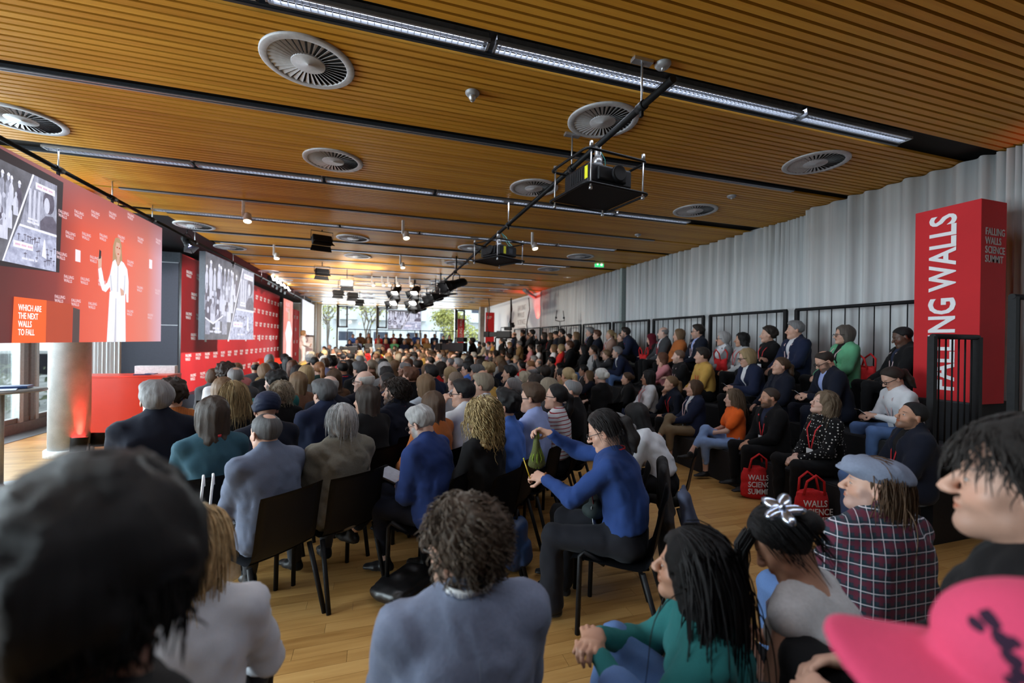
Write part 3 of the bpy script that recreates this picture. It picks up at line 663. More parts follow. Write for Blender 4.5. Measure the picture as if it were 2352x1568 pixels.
def make_top(p, kind, lod):
    key = ('t', jkey({k: v for k, v in p.items() if k not in ('curl', 'lhn', 'rhn')}), kind, lod)
    if key in BOD: return BOD[key]
    J = skeleton(p); J['fat'] = p.get('fat', 1.0); T = TOPS[kind]; g = T['g']; lo, hi = bounds(J, .14)
    F = Field(lo, hi, (.0155, .026, .036)[lod]); torso(F, J, g, .04, .01)
    if T.get('scoop'): pass
    P, A, N, fr, sd = J['P'], J['A'], J['N'], J['fr'], J['sd']
    if T.get('skirt'):
        st = p.get('stand'); F.ell(P-A*(.02 if not st else .08), P+A*.12, (.185+g*.5, .135+g*.5), (.165+g*.5, .118+g*.5), sd, .04)
    sh = T.get('short', 1); wd = T.get('wide', 0)
    for s in 'lr':
        S_, E, Wr = J[s+'S'], J[s+'E'], J[s+'W']
        if sh >= 1:
            F.seg(S_, E, .048+g, .040+g+wd, .03); F.seg(E, E+(Wr-E)*.93, .040+g+wd, .027+g*.75+wd, .02)
        elif sh > 0: F.seg(S_, S_+(E-S_)*sh*1.25, .048+g, .047+g+.006, .03)
    if T['collar']: F.seg(N-A*.02, N+J['nd']*T['collar'], .066+g*.55, .058+g*.45, .018)
    if T.get('scoop'): F.seg(N+A*.03, N-A*.03+fr*.05, .075, .08, .02, 'sub'); F.seg(N+A*.04-fr*.06, N-A*.0-fr*.1, .055, .05, .02, 'sub')
    if lod < 2 and T['n']:
        F.noise(T['n'], 13, (1, 1, .6), 1); F.ridge(T['n']*1.0, 9.5, (1, 1, .55), 3); F.ridge(T['n']*1.35, 20, (1, 1, .6), 7)
        for s in 'lr':                                  # creases that ring the elbow
            E = J[s+'E']; sl, X, Y, Z = F.sub(E-.13, E+.13); dx, dy, dz = X-E[0], Y-E[1], Z-E[2]; r = np.sqrt(dx*dx+dy*dy+dz*dz); ax = unit(J[s+'W']-J[s+'S'])
            F.v[sl] += T['n']*.55*np.sin((dx*ax[0]+dy*ax[1]+dz*ax[2])*150+vnoise(X*20, Y*20, Z*20)*5)*np.clip(1-r/.12, 0, 1)
    lowc = P+A*((.035 if not p.get('stand') else -.03) if not T.get('skirt') else (-.115 if not p.get('stand') else -.2)); sl = (slice(None),)*3; F.put(sl, (F.ax[0][:, None, None]-lowc[0])*A[0]+(F.ax[1][None, :, None]-lowc[1])*A[1]+(F.ax[2][None, None, :]-lowc[2])*A[2], .012, 'sub')
    if T.get('V'):                                     # the open front
        sl, X, Y, Z = F.sub(lo, hi); px, py, pz = X-P[0], Y-P[1], Z-P[2]; w = px*A[0]+py*A[1]+pz*A[2]; u = px*sd[0]+py*sd[1]+pz*sd[2]; v = px*fr[0]+py*fr[1]+pz*fr[2]
        w0 = .14 if T['V'] < 1.5 else -.1; hw = np.clip((w-w0)*.17*T['V'], -.05, .085*T['V']); F.put(sl, np.maximum(np.maximum(np.abs(u)-hw, .03-v), w0-w), .008, 'sub')
        if T['V'] >= 1 and lod < 2:
            for s in (-1, 1): F.ell(N-A*.03+sd*s*.072+fr*.075, P+A*.2+sd*s*.035+fr*.135, (.026, .012), (.012, .008), sd, .006)
    me = F.mesh(kind); BOD[key] = me; return me
def make_legs(p, lod, flare=0.0):
    key = ('l', jkey({k: v for k, v in p.items() if k in ('stand', 'fem', 'hs', 'lean', 'lfoot', 'rfoot', 'kpl', 'kpr', 'fat', 'ltoe', 'rtoe', 'cuff')}), lod, flare)
    if key in BOD: return BOD[key]
    J = skeleton(p); lo, hi = bounds(J, .14); hi[2] = J['hs']+.5; lo[2] = -.05; F = Field(lo, hi, (.017, .028, .04)[lod]); sd = J['sd']; m = p.get('fat', 1.0)
    F.ell(J['P']-V3((0, 0, .03)), J['P']+J['A']*.09, (.172*m, .122*m), (.158*m, .108*m), sd, .04)
    for s in 'lr':
        e = J[s+'A']+(J[s+'K']-J[s+'A'])*p.get('cuff', .04); F.seg(J[s+'Hip']+V3((0, .02, 0)), J[s+'K'], .09*m, .066, .03); F.seg(J[s+'K'], e, .066, .05+flare, .025)
    if lod < 2:
        F.noise(.005, 12, (1, 1, 1), 4); F.ridge(.009, 8, (1, 1, .7), 5); F.ridge(.005, 20, (1, 1, .8), 6)
    me = F.mesh('trousers'); BOD[key] = me; return me
def make_shoes(p, lod):
    key = ('s', jkey({k: v for k, v in p.items() if k in ('stand', 'fem', 'hs', 'lfoot', 'rfoot', 'kpl', 'kpr', 'ltoe', 'rtoe')}), lod)
    if key in BOD: return BOD[key]
    J = skeleton(p); out = []
    for s in 'lr':
        A_, T = J[s+'A'], J[s+'T']; d = unit(A_-J[s+'K']); fl = A_[2]-.09; lo = np.minimum(A_-T*.08, A_+T*.22)-.08; hi = np.maximum(A_-T*.08, A_+T*.22)+.09
        F = Field(lo, hi, (.0105, .017, .026)[lod]); sdv = unit(np.cross(T, (0, 0, 1)))
        F.ell(A_-T*.035-V3((0, 0, .052)), A_+T*.07-V3((0, 0, .055)), (.034, .036), (.041, .034), sdv, .02); F.ell(A_+T*.07-V3((0, 0, .056)), A_+T*.155-V3((0, 0, .064)), (.042, .033), (.034, .024), sdv, .03)
        F.seg(A_-V3((0, 0, .04)), A_+V3((0, 0, .0)), .042, .04, .025)
        sl, X, Y, Z = F.sub(lo, hi); F.put(sl, (Z-fl)+0*X+0*Y, 0, 'sub'); out.append(F.mesh('shoe'))
    BOD[key] = out; return out
# ------------------------------------------------------------------ hair and headwear, built round the head's own origin
I3 = np.eye(3, dtype=np.float32); O3 = np.zeros(3, np.float32); MH0 = (I3, O3)
def skull(F, t, dy=0, dz=0, k=.012, sx=1): F.eld(MH0, (0, -.014+dy, .036+dz), (.0765*sx+t, .097+t, .086+t), k)
def cut_plane(F, n, c, k=.008):
    sl = (slice(None),)*3; X, Y, Z = F.ax[0][:, None, None], F.ax[1][None, :, None], F.ax[2][None, None, :]; n = unit(n); F.put(sl, -(X*n[0]+Y*n[1]+Z*n[2]-c), k, 'sub')
def face_cut(F, w=.058, top=.075, k=.012): F.ell((0, .105, top-.045), (0, .1, -.16), (w, .075), (w*1.02, .07), (1, 0, 0), k, 'sub')
def hair_mesh(style, lod=1, seed=0, length=.3):
    key = ('h', style, lod, seed, length)
    if key in BOD: return BOD[key]
    lo, hi = V3((-.17, -.22, -.17)), V3((.17, .19, .21))
    if style in ('long', 'longwavy', 'half', 'pony', 'hijab', 'frizz', 'longcurl'): lo[2] = -.16-length-.06
    if style == 'cap': hi[1] = .3
    F = Field(lo, hi, (.0078, .0115, .018)[lod]); pl = lambda k=.008, c=.002: cut_plane(F, (0, .8, -.6), c, k)
    nz = lambda a, f, st=(1, 1, .25): F.noise(a, f, st, seed)
    def ears():
        for s in (-1, 1): F.eld(MH0, (s*.092, -.006, -.012), (.03, .024, .036), .008, 'sub')
    if style == 'buzz': skull(F, .006); pl(.008, .008); ears()
    elif style == 'short':
        skull(F, .013, 0, .004); F.eld(MH0, (0, .012, .105), (.066, .078, .034), .03); nz(.006, 55, (1, .5, .5)); nz(.004, 100, (1, .4, .4)); pl(.008, .011); ears(); F.seg((0, -.06, -.12), (0, .02, -.15), .07, .07, .02, 'sub')
    elif style == 'quiff':
        skull(F, .012, 0, .004); F.eld(MH0, (.01, .03, .112), (.066, .07, .04), .03); F.eld(MH0, (0, -.05, .1), (.06, .06, .035), .03); nz(.012, 38, (1, .7, .6)); nz(.005, 80, (1, .6, .5)); pl(.008, .012); ears(); F.seg((0, -.06, -.12), (0, .02, -.15), .07, .07, .02, 'sub')
    elif style == 'side':
        skull(F, .02, 0, .004); F.eld(MH0, (-.02, .02, .1), (.075, .08, .04), .03); nz(.005, 45, (1, .4, .4)); nz(.004, 90, (1, .4, .4)); pl(.008, .012); ears()
    elif style == 'mop':
        skull(F, .026, -.005, .006); nz(.013, 32, (1, 1, .8)); nz(.007, 75); pl(.01, .0); F.seg((0, -.06, -.135), (0, .02, -.16), .07, .07, .02, 'sub')
    elif style == 'curly':
        skull(F, .03, -.004, .014); F.eld(MH0, (0, .02, .11), (.08, .08, .05), .03); nz(.022, 34, (1, 1, 1)); nz(.012, 70, (1, 1, 1)); pl(.01, .006); F.seg((0, -.03, -.14), (0, .02, -.16), .06, .07, .02, 'sub')
    elif style == 'balding':
        skull(F, .008); nz(.003, 60); pl(.006, .002); ears(); cut_plane(F, (0, .22, .97), .062, .015)
    elif style == 'thin':
        skull(F, .007); nz(.003, 60); pl(.006, .004); ears(); F.eld(MH0, (0, -.045, .135), (.038, .045, .04), .02, 'sub')
    elif style == 'bob':
        skull(F, .018, -.004, .004); F.eld(MH0, (0, -.03, -.02), (.098, .092, .115), .03); nz(.007, 40, (1, 1, .15)); face_cut(F); pl2 = cut_plane(F, (0, .15, -1), .125, .012)
    elif style == 'shortbob':
        skull(F, .02, -.004, .006); F.eld(MH0, (0, -.035, .0), (.096, .09, .1), .03); nz(.008, 40, (1, 1, .3)); face_cut(F, .055); cut_plane(F, (0, .5, -1), .082, .012)
    elif style in ('long', 'longwavy', 'half', 'longcurl', 'frizz'):
        skull(F, .018, -.004, .004); F.eld(MH0, (0, -.03, -.03), (.097, .092, .13), .03); w = .02 if style in ('longwavy', 'longcurl') else .0
        if style == 'frizz': w = .035
        F.ell((0, -.045, -.06), (0, -.075, -.17), (.09+w, .062), (.092+w, .05), (1, 0, 0), .03); F.ell((0, -.075, -.17), (0, -.085, -.13-length), (.092+w, .048), (.07+w, .022), (1, 0, 0), .03)
        face_cut(F, .054); F.seg((0, .02, -.16), (0, .05, -.5), .075, .12, .02, 'sub')
        a = .008 if style != 'frizz' else .018
        nz(a, 38, (1, 1, .12) if style in ('long', 'half') else (1, 1, .5)); nz(a*.6, 85, (1, 1, .1) if style in ('long', 'half') else (1, 1, .6))
        if style == 'half': F.seg((0, -.115, .03), (0, -.125, -.12), .024, .018, .02)
    elif style == 'pony':
        skull(F, .011, 0, .002); F.seg((0, -.1, .03), (0, -.145, .015), .026, .03, .02); F.seg((0, -.145, .015), (0, -.15, -.09), .032, .036, .02); F.seg((0, -.15, -.09), (0, -.125, -.12-length*.5), .036, .016, .02); nz(.005, 50, (1, 1, .2)); pl(.008, .003)
    elif style == 'bun':
        skull(F, .011, 0, .002); F.eld(MH0, (0, -.125, .03), (.042, .035, .042), .012); nz(.006, 50, (1, .5, .5)); pl(.008, .003)
    elif style == 'hijab':
        skull(F, .018, 0, 0); F.eld(MH0, (0, -.01, -.05), (.085, .095, .11), .03); F.ell((0, -.03, -.1), (0, -.02, -.23), (.09, .09), (.17, .12), (1, 0, 0), .04); F.ell((0, .115, .03), (0, .115, -.065), (.05, .07), (.047, .07), (1, 0, 0), .01, 'sub'); nz(.007, 22, (1, 1, .5))
    elif style == 'beanie':
        skull(F, .02, -.006, .01); F.eld(MH0, (0, -.05, .09), (.085, .085, .07), .04); F.ell((0, .06, .035), (0, -.1, -.02), (.094, .03), (.09, .03), (1, 0, 0), .02)
        X, Y, Z = F.ax[0][:, None, None], F.ax[1][None, :, None], F.ax[2][None, None, :]; F.v += .0035*np.sin(Z*210+Y*110+X*60).astype(np.float32)*np.clip((Z-.02)*20, 0, 1); cut_plane(F, (0, -.3, -1), .012, .01)
    elif style == 'flatcap':
        F.eld(MH0, (0, -.025, .07), (.099, .122, .07), .01); F.eld(MH0, (0, .05, .085), (.09, .085, .04), .04); F.eld(MH0, (0, .105, .06), (.08, .055, .012), .02); F.ridge(.006, 16, (1, 1, 1), 3); nz(.005, 18, (1, 1, 1)); cut_plane(F, (0, -.12, -1), -.028, .008); skull(F, .001, k=0.0); F.eld(MH0, (0, -.014, .02), (.079, .1, .09), .004, 'sub')
    elif style == 'cap':
        F.eld(MH0, (0, -.012, .062), (.087, .108, .078), .01); cut_plane(F, (0, -.06, -1), -.012, .006); F.eld(MH0, (0, -.012, .03), (.08, .1, .085), .004, 'sub')
        for i in range(27):
            a = (i-13)/13; F.seg((a*.07, .08-abs(a)*.03, .03-.010*a*a), (a*.082, .19-.045*a*a, .022-.024*a*a), .0085, .0075, .012)
        F.eld(MH0, (0, -.012, .142), (.008, .008, .006), .003)
    elif style == 'ring':
        skull(F, .004)
    me = F.mesh('hair'); n = len(me.vertices); P = np.zeros(n*3, np.float32); me.vertices.foreach_get('co', P); P = P.reshape(-1, 3)
    az = np.arctan2(P[:, 0], -(P[:, 1]+.014)); st = np.stack([az*9.5, P[:, 2]*4+np.abs(P[:, 1])*2, P[:, 1]*3], 1).astype(np.float32)
    me.attributes.new('st', 'FLOAT_VECTOR', 'POINT').data.foreach_set('vector', st.ravel()); BOD[key] = me; return me
def add_locks(me, n, length, rad, wave, freq, rg, down=1.0, ymax=.05, zmin=-.06, out=.012, curl=0.0, name='hair', seg=12, lift=.15):
    """fine tapering locks combed over the hair's surface, joined into its mesh"""
    b = nb(); b.from_mesh(me); lay = b.verts.layers.float_vector.get('st'); E3 = lambda q: Vector((q.x/(.0765+out), (q.y+.014)/(.097+out), (q.z-.036)/(.086+out)))
    for i in range(n):
        while True:
            d = Vector((rg.gauss(0, 1), rg.gauss(0, 1), rg.gauss(.35, .8))).normalized(); p = Vector((d.x*.0765, d.y*.097-.014, d.z*.086+.036))
            if p.z > zmin and (p.y < ymax or p.z > .1) and not (p.y > .02 and p.z < .05): break
        nrm = Vector((d.x/.0765, d.y/.097, d.z/.086)).normalized(); L = length*rg.uniform(.6, 1.1); ph = rg.uniform(0, 6.3); w = wave*rg.uniform(.6, 1.3); st0 = rg.uniform(-30, 30)
        p = p+nrm*out*rg.uniform(.75, 1.02); c0 = Vector((nrm.x*.8+rg.gauss(0, .25), nrm.y*.8-.25+rg.gauss(0, .2), -.75))
        if p.y > -.01 and ymax < .055: c0 = Vector((nrm.x*.7+rg.gauss(0, .1), -.8, -.1-.3*rg.random()))
        vel = (c0-nrm*c0.dot(nrm)).normalized()+nrm*lift*rg.uniform(.3, 1.2); tang = Vector((-nrm.y, nrm.x, 0)); tang = tang.normalized() if tang.length > .01 else Vector((1, 0, 0)); rings = []; q = p.copy(); step = L/seg; r0 = rad*rg.uniform(.7, 1.3)
        for k in range(seg+1):
            t = k/seg; e = E3(q); g = Vector((0, 0, -down*.3)); vel = (vel+g).normalized()
            if e.length < 1.06 and q.z > -.05:
                nn = Vector((e.x, e.y, e.z)).normalized(); vel = (vel-nn*min(0, vel.dot(nn))).normalized()
                if e.length < 1: e.normalize(); q = Vector((e.x*(.0765+out), e.y*(.097+out)-.014, e.z*(.086+out)+.036))
            q = q+vel*step
            if q.z <= -.03 and q.y > -.05 and abs(q.x) < .082: q.x = math.copysign(.082, q.x)
            a = ph+t*freq*6.28; c = q+tang*math.sin(a)*w+(nrm*math.cos(a)*w*curl); r = r0*(1-.8*t**2.5); u = vel.orthogonal().normalized(); vv = vel.cross(u)
            ring = [b.verts.new(c+u*r), b.verts.new(c-u*r*.5+vv*r*.86), b.verts.new(c-u*r*.5-vv*r*.86)]
            for v in ring: v[lay] = (st0, t*2, st0*.3)
            rings.append(ring)
        for A_, B_ in zip(rings, rings[1:]):
            for k in range(3): b.faces.new((A_[k], A_[(k+1) % 3], B_[(k+1) % 3], B_[k])).smooth = True
    m2 = bpy.data.meshes.new(name); b.to_mesh(m2); b.free(); return m2
# ------------------------------------------------------------------ materials of figures
def mat_skin():
    t = NT('skin'); at = t.n('ShaderNodeAttribute', attribute_name='hl').outputs['Vector']; sx = t.n('ShaderNodeSeparateXYZ', {0: at}); x = t.math('ABSOLUTE', sx.outputs[0]); y, z = sx.outputs[1], sx.outputs[2]
    col = t.n('ShaderNodeObjectInfo').outputs['Color']; nz = t.n('ShaderNodeTexNoise', {'Vector': t.coord(), 'Scale': 45.0, 'Detail': 3.0})
    base = t.mix(t.math('MULTIPLY', nz.outputs[0], .35), col, t.n('ShaderNodeHueSaturation', {'Saturation': 1.15, 'Value': .8, 'Color': col}).outputs[0])
    def el(cx, cz, rx, rz, soft=.25):
        a = t.math('DIVIDE', t.math('SUBTRACT', x, cx), rx); b = t.math('DIVIDE', t.math('SUBTRACT', z, cz), rz); d = t.math('SQRT', t.math('ADD', t.math('MULTIPLY', a, a), t.math('MULTIPLY', b, b)))
        return t.math('MULTIPLY', t.math('DIVIDE', t.math('SUBTRACT', 1.0, d), soft, clamp=True), front)
    front = t.math('GREATER_THAN', y, .045)
    brow = t.n('ShaderNodeAttribute', attribute_type='OBJECT', attribute_name='brow').outputs['Color']; beard = t.n('ShaderNodeAttribute', attribute_type='OBJECT', attribute_name='beard').outputs['Fac']
    red = t.n('ShaderNodeHueSaturation', {'Saturation': 1.3, 'Value': .75, 'Color': t.mix(.35, col, (.6, .12, .1))}).outputs[0]
    base = t.mix(t.math('MULTIPLY', el(.045, -.03, .03, .03, 1.0), .25), base, red)
    ear = t.math('MULTIPLY', t.math('GREATER_THAN', x, .083), t.math('LESS_THAN', t.math('ABSOLUTE', z), .045)); base = t.mix(t.math('MULTIPLY', ear, .3), base, red)
    a = t.math('SUBTRACT', -.046, z); bz = t.math('MULTIPLY', t.math('MULTIPLY', a, 60., clamp=True), t.math('MULTIPLY', t.math('ADD', z, .14), 60., clamp=True)); cl = lambda v, k: t.math('MULTIPLY', v, k, clamp=True); side = t.math('MULTIPLY', cl(t.math('SUBTRACT', x, .044), 55.), t.math('MULTIPLY', t.math('MULTIPLY', cl(t.math('SUBTRACT', .004, z), 45.), cl(t.math('ADD', z, .118), 50.)), cl(t.math('SUBTRACT', .062, y), 40.)))
    bm = t.math('MULTIPLY', t.math('MAXIMUM', bz, side), cl(t.math('ADD', y, .004), 60.)); bm = t.math('MULTIPLY', bm, t.math('MULTIPLY', beard, t.math('ADD', .55, t.math('MULTIPLY', t.n('ShaderNodeTexNoise', {'Vector': at, 'Scale': 420.0}).outputs[0], .8)), clamp=True)); base = t.mix(bm, base, brow)
    base = t.mix(t.math('MULTIPLY', el(0, -.0632, .025, .0105), .8), base, red)
    base = t.mix(t.math('MULTIPLY', el(.0, -.0632, .022, .0016, .5), .8), base, (.08, .02, .02))
    base = t.mix(t.math('MULTIPLY', el(.033, .0235, .021, .0045, .6), .85), base, brow)
    base = t.mix(el(.031, -.0005, .0142, .0056, .2), base, (.03, .018, .014)); base = t.mix(el(.031, -.001, .0122, .0040, .2), base, (.62, .6, .58)); base = t.mix(el(.031, -.0005, .0058, .0056, .2), base, (.03, .016, .01))
    t.P(Base_Color=base, Roughness=.5, Subsurface_Weight=.0); t.bump(nz.outputs[0], .06, .002); return t.m
def mat_hair():
    t = NT('hair_strands'); at = t.n('ShaderNodeAttribute', attribute_name='st').outputs['Vector']; col = t.n('ShaderNodeObjectInfo').outputs['Color']
    n1 = t.n('ShaderNodeTexNoise', {'Vector': t.n('ShaderNodeMapping', {0: at, 3: (3.2, .45, 1.0)}).outputs[0], 'Scale': 3.0, 'Detail': 4.0, 'Roughness': .65})
    t.P(Base_Color=t.mix(t.ramp(n1.outputs[0], [(.36, (0, 0, 0)), (.68, (1, 1, 1))]), t.n('ShaderNodeHueSaturation', {'Value': .38, 'Color': col}).outputs[0], t.n('ShaderNodeHueSaturation', {'Value': 1.35, 'Saturation': .92, 'Color': col}).outputs[0]), Roughness=.5)
    t.set(t.p.inputs['Specular IOR Level'], .3); t.bump(n1.outputs[0], .55, .006); return t.m
def cloth_nt(name, scale=260., b=.25, rough=.85):
    t = NT(name); co = t.coord(); col = t.n('ShaderNodeObjectInfo').outputs['Color']; nz = t.n('ShaderNodeTexNoise', {'Vector': co, 'Scale': scale, 'Detail': 2.0}); n2 = t.n('ShaderNodeTexNoise', {'Vector': co, 'Scale': 14.0, 'Detail': 3.0})
    f = t.math('ADD', t.math('MULTIPLY', nz.outputs[0], .5), t.math('MULTIPLY', n2.outputs[0], .5)); base = t.mix(f, t.n('ShaderNodeHueSaturation', {'Value': .7, 'Color': col}).outputs[0], t.n('ShaderNodeHueSaturation', {'Value': 1.25, 'Color': col}).outputs[0])
    t.P(Base_Color=base, Roughness=rough); t.set(t.p.inputs['Sheen Weight'], .04); t.set(t.p.inputs['Specular IOR Level'], .18); t.bump(nz.outputs[0], b, .002); return t, base, co
M['skin'] = mat_skin(); M['hair'] = mat_hair(); M['cloth'] = cloth_nt('woven_cloth')[0].m; M['smoothcloth'] = cloth_nt('smooth_cloth', 500., .08, .6)[0].m
t_, base_, co_ = cloth_nt('leather_shoe', 120., .1, .35); M['shoe'] = t_.m
def mat_ribs():
    t, base, co = cloth_nt('ribbed_knit', 200.); w = t.n('ShaderNodeTexWave', {'Vector': co, 'Scale': 32.0, 'Distortion': 1.0}, bands_direction='X'); t.P(Base_Color=t.mix(t.math('MULTIPLY', w.outputs[1], .5), base, t.n('ShaderNodeHueSaturation', {'Value': .5, 'Color': base}).outputs[0])); t.bump(w.outputs[1], .6, .006); return t.m
M['ribs'] = mat_ribs()
def mat_stripes():
    t, base, co = cloth_nt('striped_cloth', 200.); z = t.n('ShaderNodeSeparateXYZ', {0: co}).outputs[2]; f = t.math('GREATER_THAN', t.math('FRACT', t.math('MULTIPLY', z, 28.)), .78); t.P(Base_Color=t.mix(f, base, (.3, .02, .03))); return t.m
M['stripes'] = mat_stripes()
def mat_dots(name, sc, col, r):  # round spots spread over the cloth
    t, base, co = cloth_nt(name, 260.); v = t.n('ShaderNodeTexVoronoi', {'Vector': co, 'Scale': sc, 'Randomness': .35}); t.P(Base_Color=t.mix(t.math('LESS_THAN', v.outputs[0], r), base, col)); return t.m
M['dots'] = mat_dots('polka_dot_cloth', 33., (.6, .6, .58), .24); M['print'] = mat_dots('blue_printed_cloth', 40., (.01, .02, .12), .36)
def mat_plaid():
    t, base, co = cloth_nt('plaid_flannel', 260.); s = t.n('ShaderNodeSeparateXYZ', {0: co}); a = t.math('ADD', s.outputs[0], t.math('MULTIPLY', s.outputs[1], -.9)); c = t.math('ADD', s.outputs[2], t.math('MULTIPLY', s.outputs[1], .12))
    def band(v, f, ph, w): return t.math('LESS_THAN', t.math('FRACT', t.math('ADD', t.math('MULTIPLY', v, f), ph)), w)
    col = base
    for v in (a, c):
        col = t.mix(t.math('MULTIPLY', band(v, 19., .0, .36), .65), col, (.13, .02, .04)); col = t.mix(t.math('MULTIPLY', band(v, 19., .55, .32), .7), col, (.008, .03, .04))
    for v in (a, c): col = t.mix(t.math('MULTIPLY', band(v, 19., .48, .075), .7), col, (.72, .68, .74))
    t.P(Base_Color=col); return t.m
M['plaid'] = mat_plaid()
M['glasses'] = plain('spectacle_frame', (.012, .012, .014), .3); M['tweed'] = cloth_nt('tweed', 90., .6)[0].m
def glasses_me(rd=.0022):
    k = ('gl', rd)
    if k in BOD: return BOD[k]
    b = nb()
    for s in (-1, 1):
        b_tube(b, [(s*.033+.0235*math.cos(a)*(1 if abs(math.cos(a)) < .8 else .96), .1+.002*abs(math.cos(a)), -.003+.0185*math.sin(a)) for a in [2*PI*i/18 for i in range(19)]], rd, 6, False)
        b_tube(b, [(s*.056, .1, .004), (s*.074, .085, .006), (s*.082, .03, .006), (s*.083, -.005, .006), (s*.081, -.025, -.012)], rd, 6)
    b_tube(b, [(-.01, .1, .002), (0, .106, .004), (.01, .1, .002)], rd, 6)
    me = bpy.data.meshes.new('glasses'); b.to_mesh(me); b.free(); me.materials.append(M['glasses']); BOD[k] = me; return me
M['lanyard'] = plain('red_ribbon', (.6, .02, .03), .6, noise=.02); M['lanyardw'] = plain('pale_ribbon', (.62, .45, .46), .6, noise=.02); M['badge'] = plain('white_badge', (.72, .74, .78), .5, noise=.02)
def lanyard(J, T, par, m, badge=True, back=True, drop=.16):
    g = TOPS[T]['g']; f = J['f']; N, P, A, fr, sd = J['N'], J['P'], J['A'], J['fr'], J['sd']; b = nb()
    def fv(u, w): 
        rx = (.165 if not f else .15)+g; ry = (.114 if not f else .114)+g+(.035 if f and w < .4 else 0); return ry*math.sqrt(max(.05, 1-(u/rx)**2))+.004
    def strip(pts, wid):
        prev = None
        for i, (c, ax) in enumerate(pts):
            c = Vector(c); ax = Vector(ax); r = (b.verts.new(c-ax*wid), b.verts.new(c+ax*wid))
            if prev: b.faces.new((prev[0], prev[1], r[1], r[0])).smooth = True
            prev = r
    for s in (-1, 1):
        pts = []
        r = .068+g*.8
        if back:
            for k in range(5):
                a = PI/2*k/4; pts.append((N-A*.0+sd*s*r*math.sin(a)-fr*r*math.cos(a)+A*.012, A))
        pts.append((N+sd*s*(r+.008)+fr*.035+A*.0, (A-fr*.4)))
        for k in range(1, 7):
            t = k/6; w = .45-(.45-drop)*t; u = s*(.085*(1-t)+.012*t); c = J['P']+A*w; mid = J['P']*1.0
            q = P+A*w+sd*u+fr*(fv(u, w)-.008*(1-t)+.012); pts.append((q, sd))
        strip(pts, .0085)
    me = bpy.data.meshes.new('lanyard'); b.to_mesh(me); b.free(); md = ob('lanyard', me, m, par); s_ = md.modifiers.new('thick', 'SOLIDIFY'); s_.thickness = .002
    if badge:
        w = drop-.065; b = nb(); c = P+A*w+fr*(fv(0, w)+.02); X = Vector(sd); Y = Vector(fr); Z = Vector(A); Mx = Matrix((X, Y, Z)).transposed(); b_box(b, c, (.095, .003, .125), Mx, .0008); ob('badge', b, M['badge'], par)
# ------------------------------------------------------------------ a whole person
SK = dict(a=(.58, .34, .25), b=(.50, .27, .18), c=(.34, .17, .1), d=(.09, .042, .026), e=(.62, .40, .32))
HC = dict(black=(.008, .007, .008), dark=(.028, .018, .013), brown=(.09, .046, .021), lbrown=(.21, .12, .055), blond=(.40, .28, .13), ash=(.33, .27, .19), ginger=(.38, .16, .05), auburn=(.14, .05, .02), grey=(.26, .26, .27), silver=(.46, .46, .46), white=(.6, .59, .56), salt=(.11, .11, .115))
CC = dict(black=(.005, .005, .006), navy=(.011, .017, .045), dnavy=(.007, .0095, .02), blue=(.025, .055, .2), royal=(.02, .03, .3), lblue=(.30, .38, .68), mblue=(.06, .15, .5), white=(.62, .64, .68), grey=(.2, .21, .22), dgrey=(.05, .052, .058), bluegrey=(.12, .145, .21), tweed=(.16, .15, .12), teal=(.02, .13, .13), dteal=(.03, .085, .12), green=(.10, .40, .2), dgreen=(.015, .04, .035), orange=(.85, .14, .02), rust=(.4, .12, .03), mustard=(.5, .3, .07), yellow=(.6, .45, .06), red=(.55, .02, .02), wine=(.12, .01, .02), pink=(.55, .22, .24), lilac=(.4, .38, .5), cream=(.5, .45, .36), tan=(.25, .16, .07), khaki=(.2, .15, .09), jeans=(.1, .18, .38), ljeans=(.22, .34, .6), purple=(.12, .08, .2), denim=(.1, .15, .25), pgrey=(.4, .41, .42), brown=(.1, .05, .025))
GN = dict(sweater='sweater', tee='t_shirt', shirt='shirt', turtle='turtleneck', jacket='jacket', vest='knit_vest', open='cardigan', closed='jacket', coat='coat', blouse='blouse')
MASK = {}
def recolour(o, m, c):
    if not o.data.materials: o.data.materials.append(m)
    o.material_slots[0].link = 'OBJECT'; o.material_slots[0].material = m; o.color = (*c, 1); return o
SEATED = []
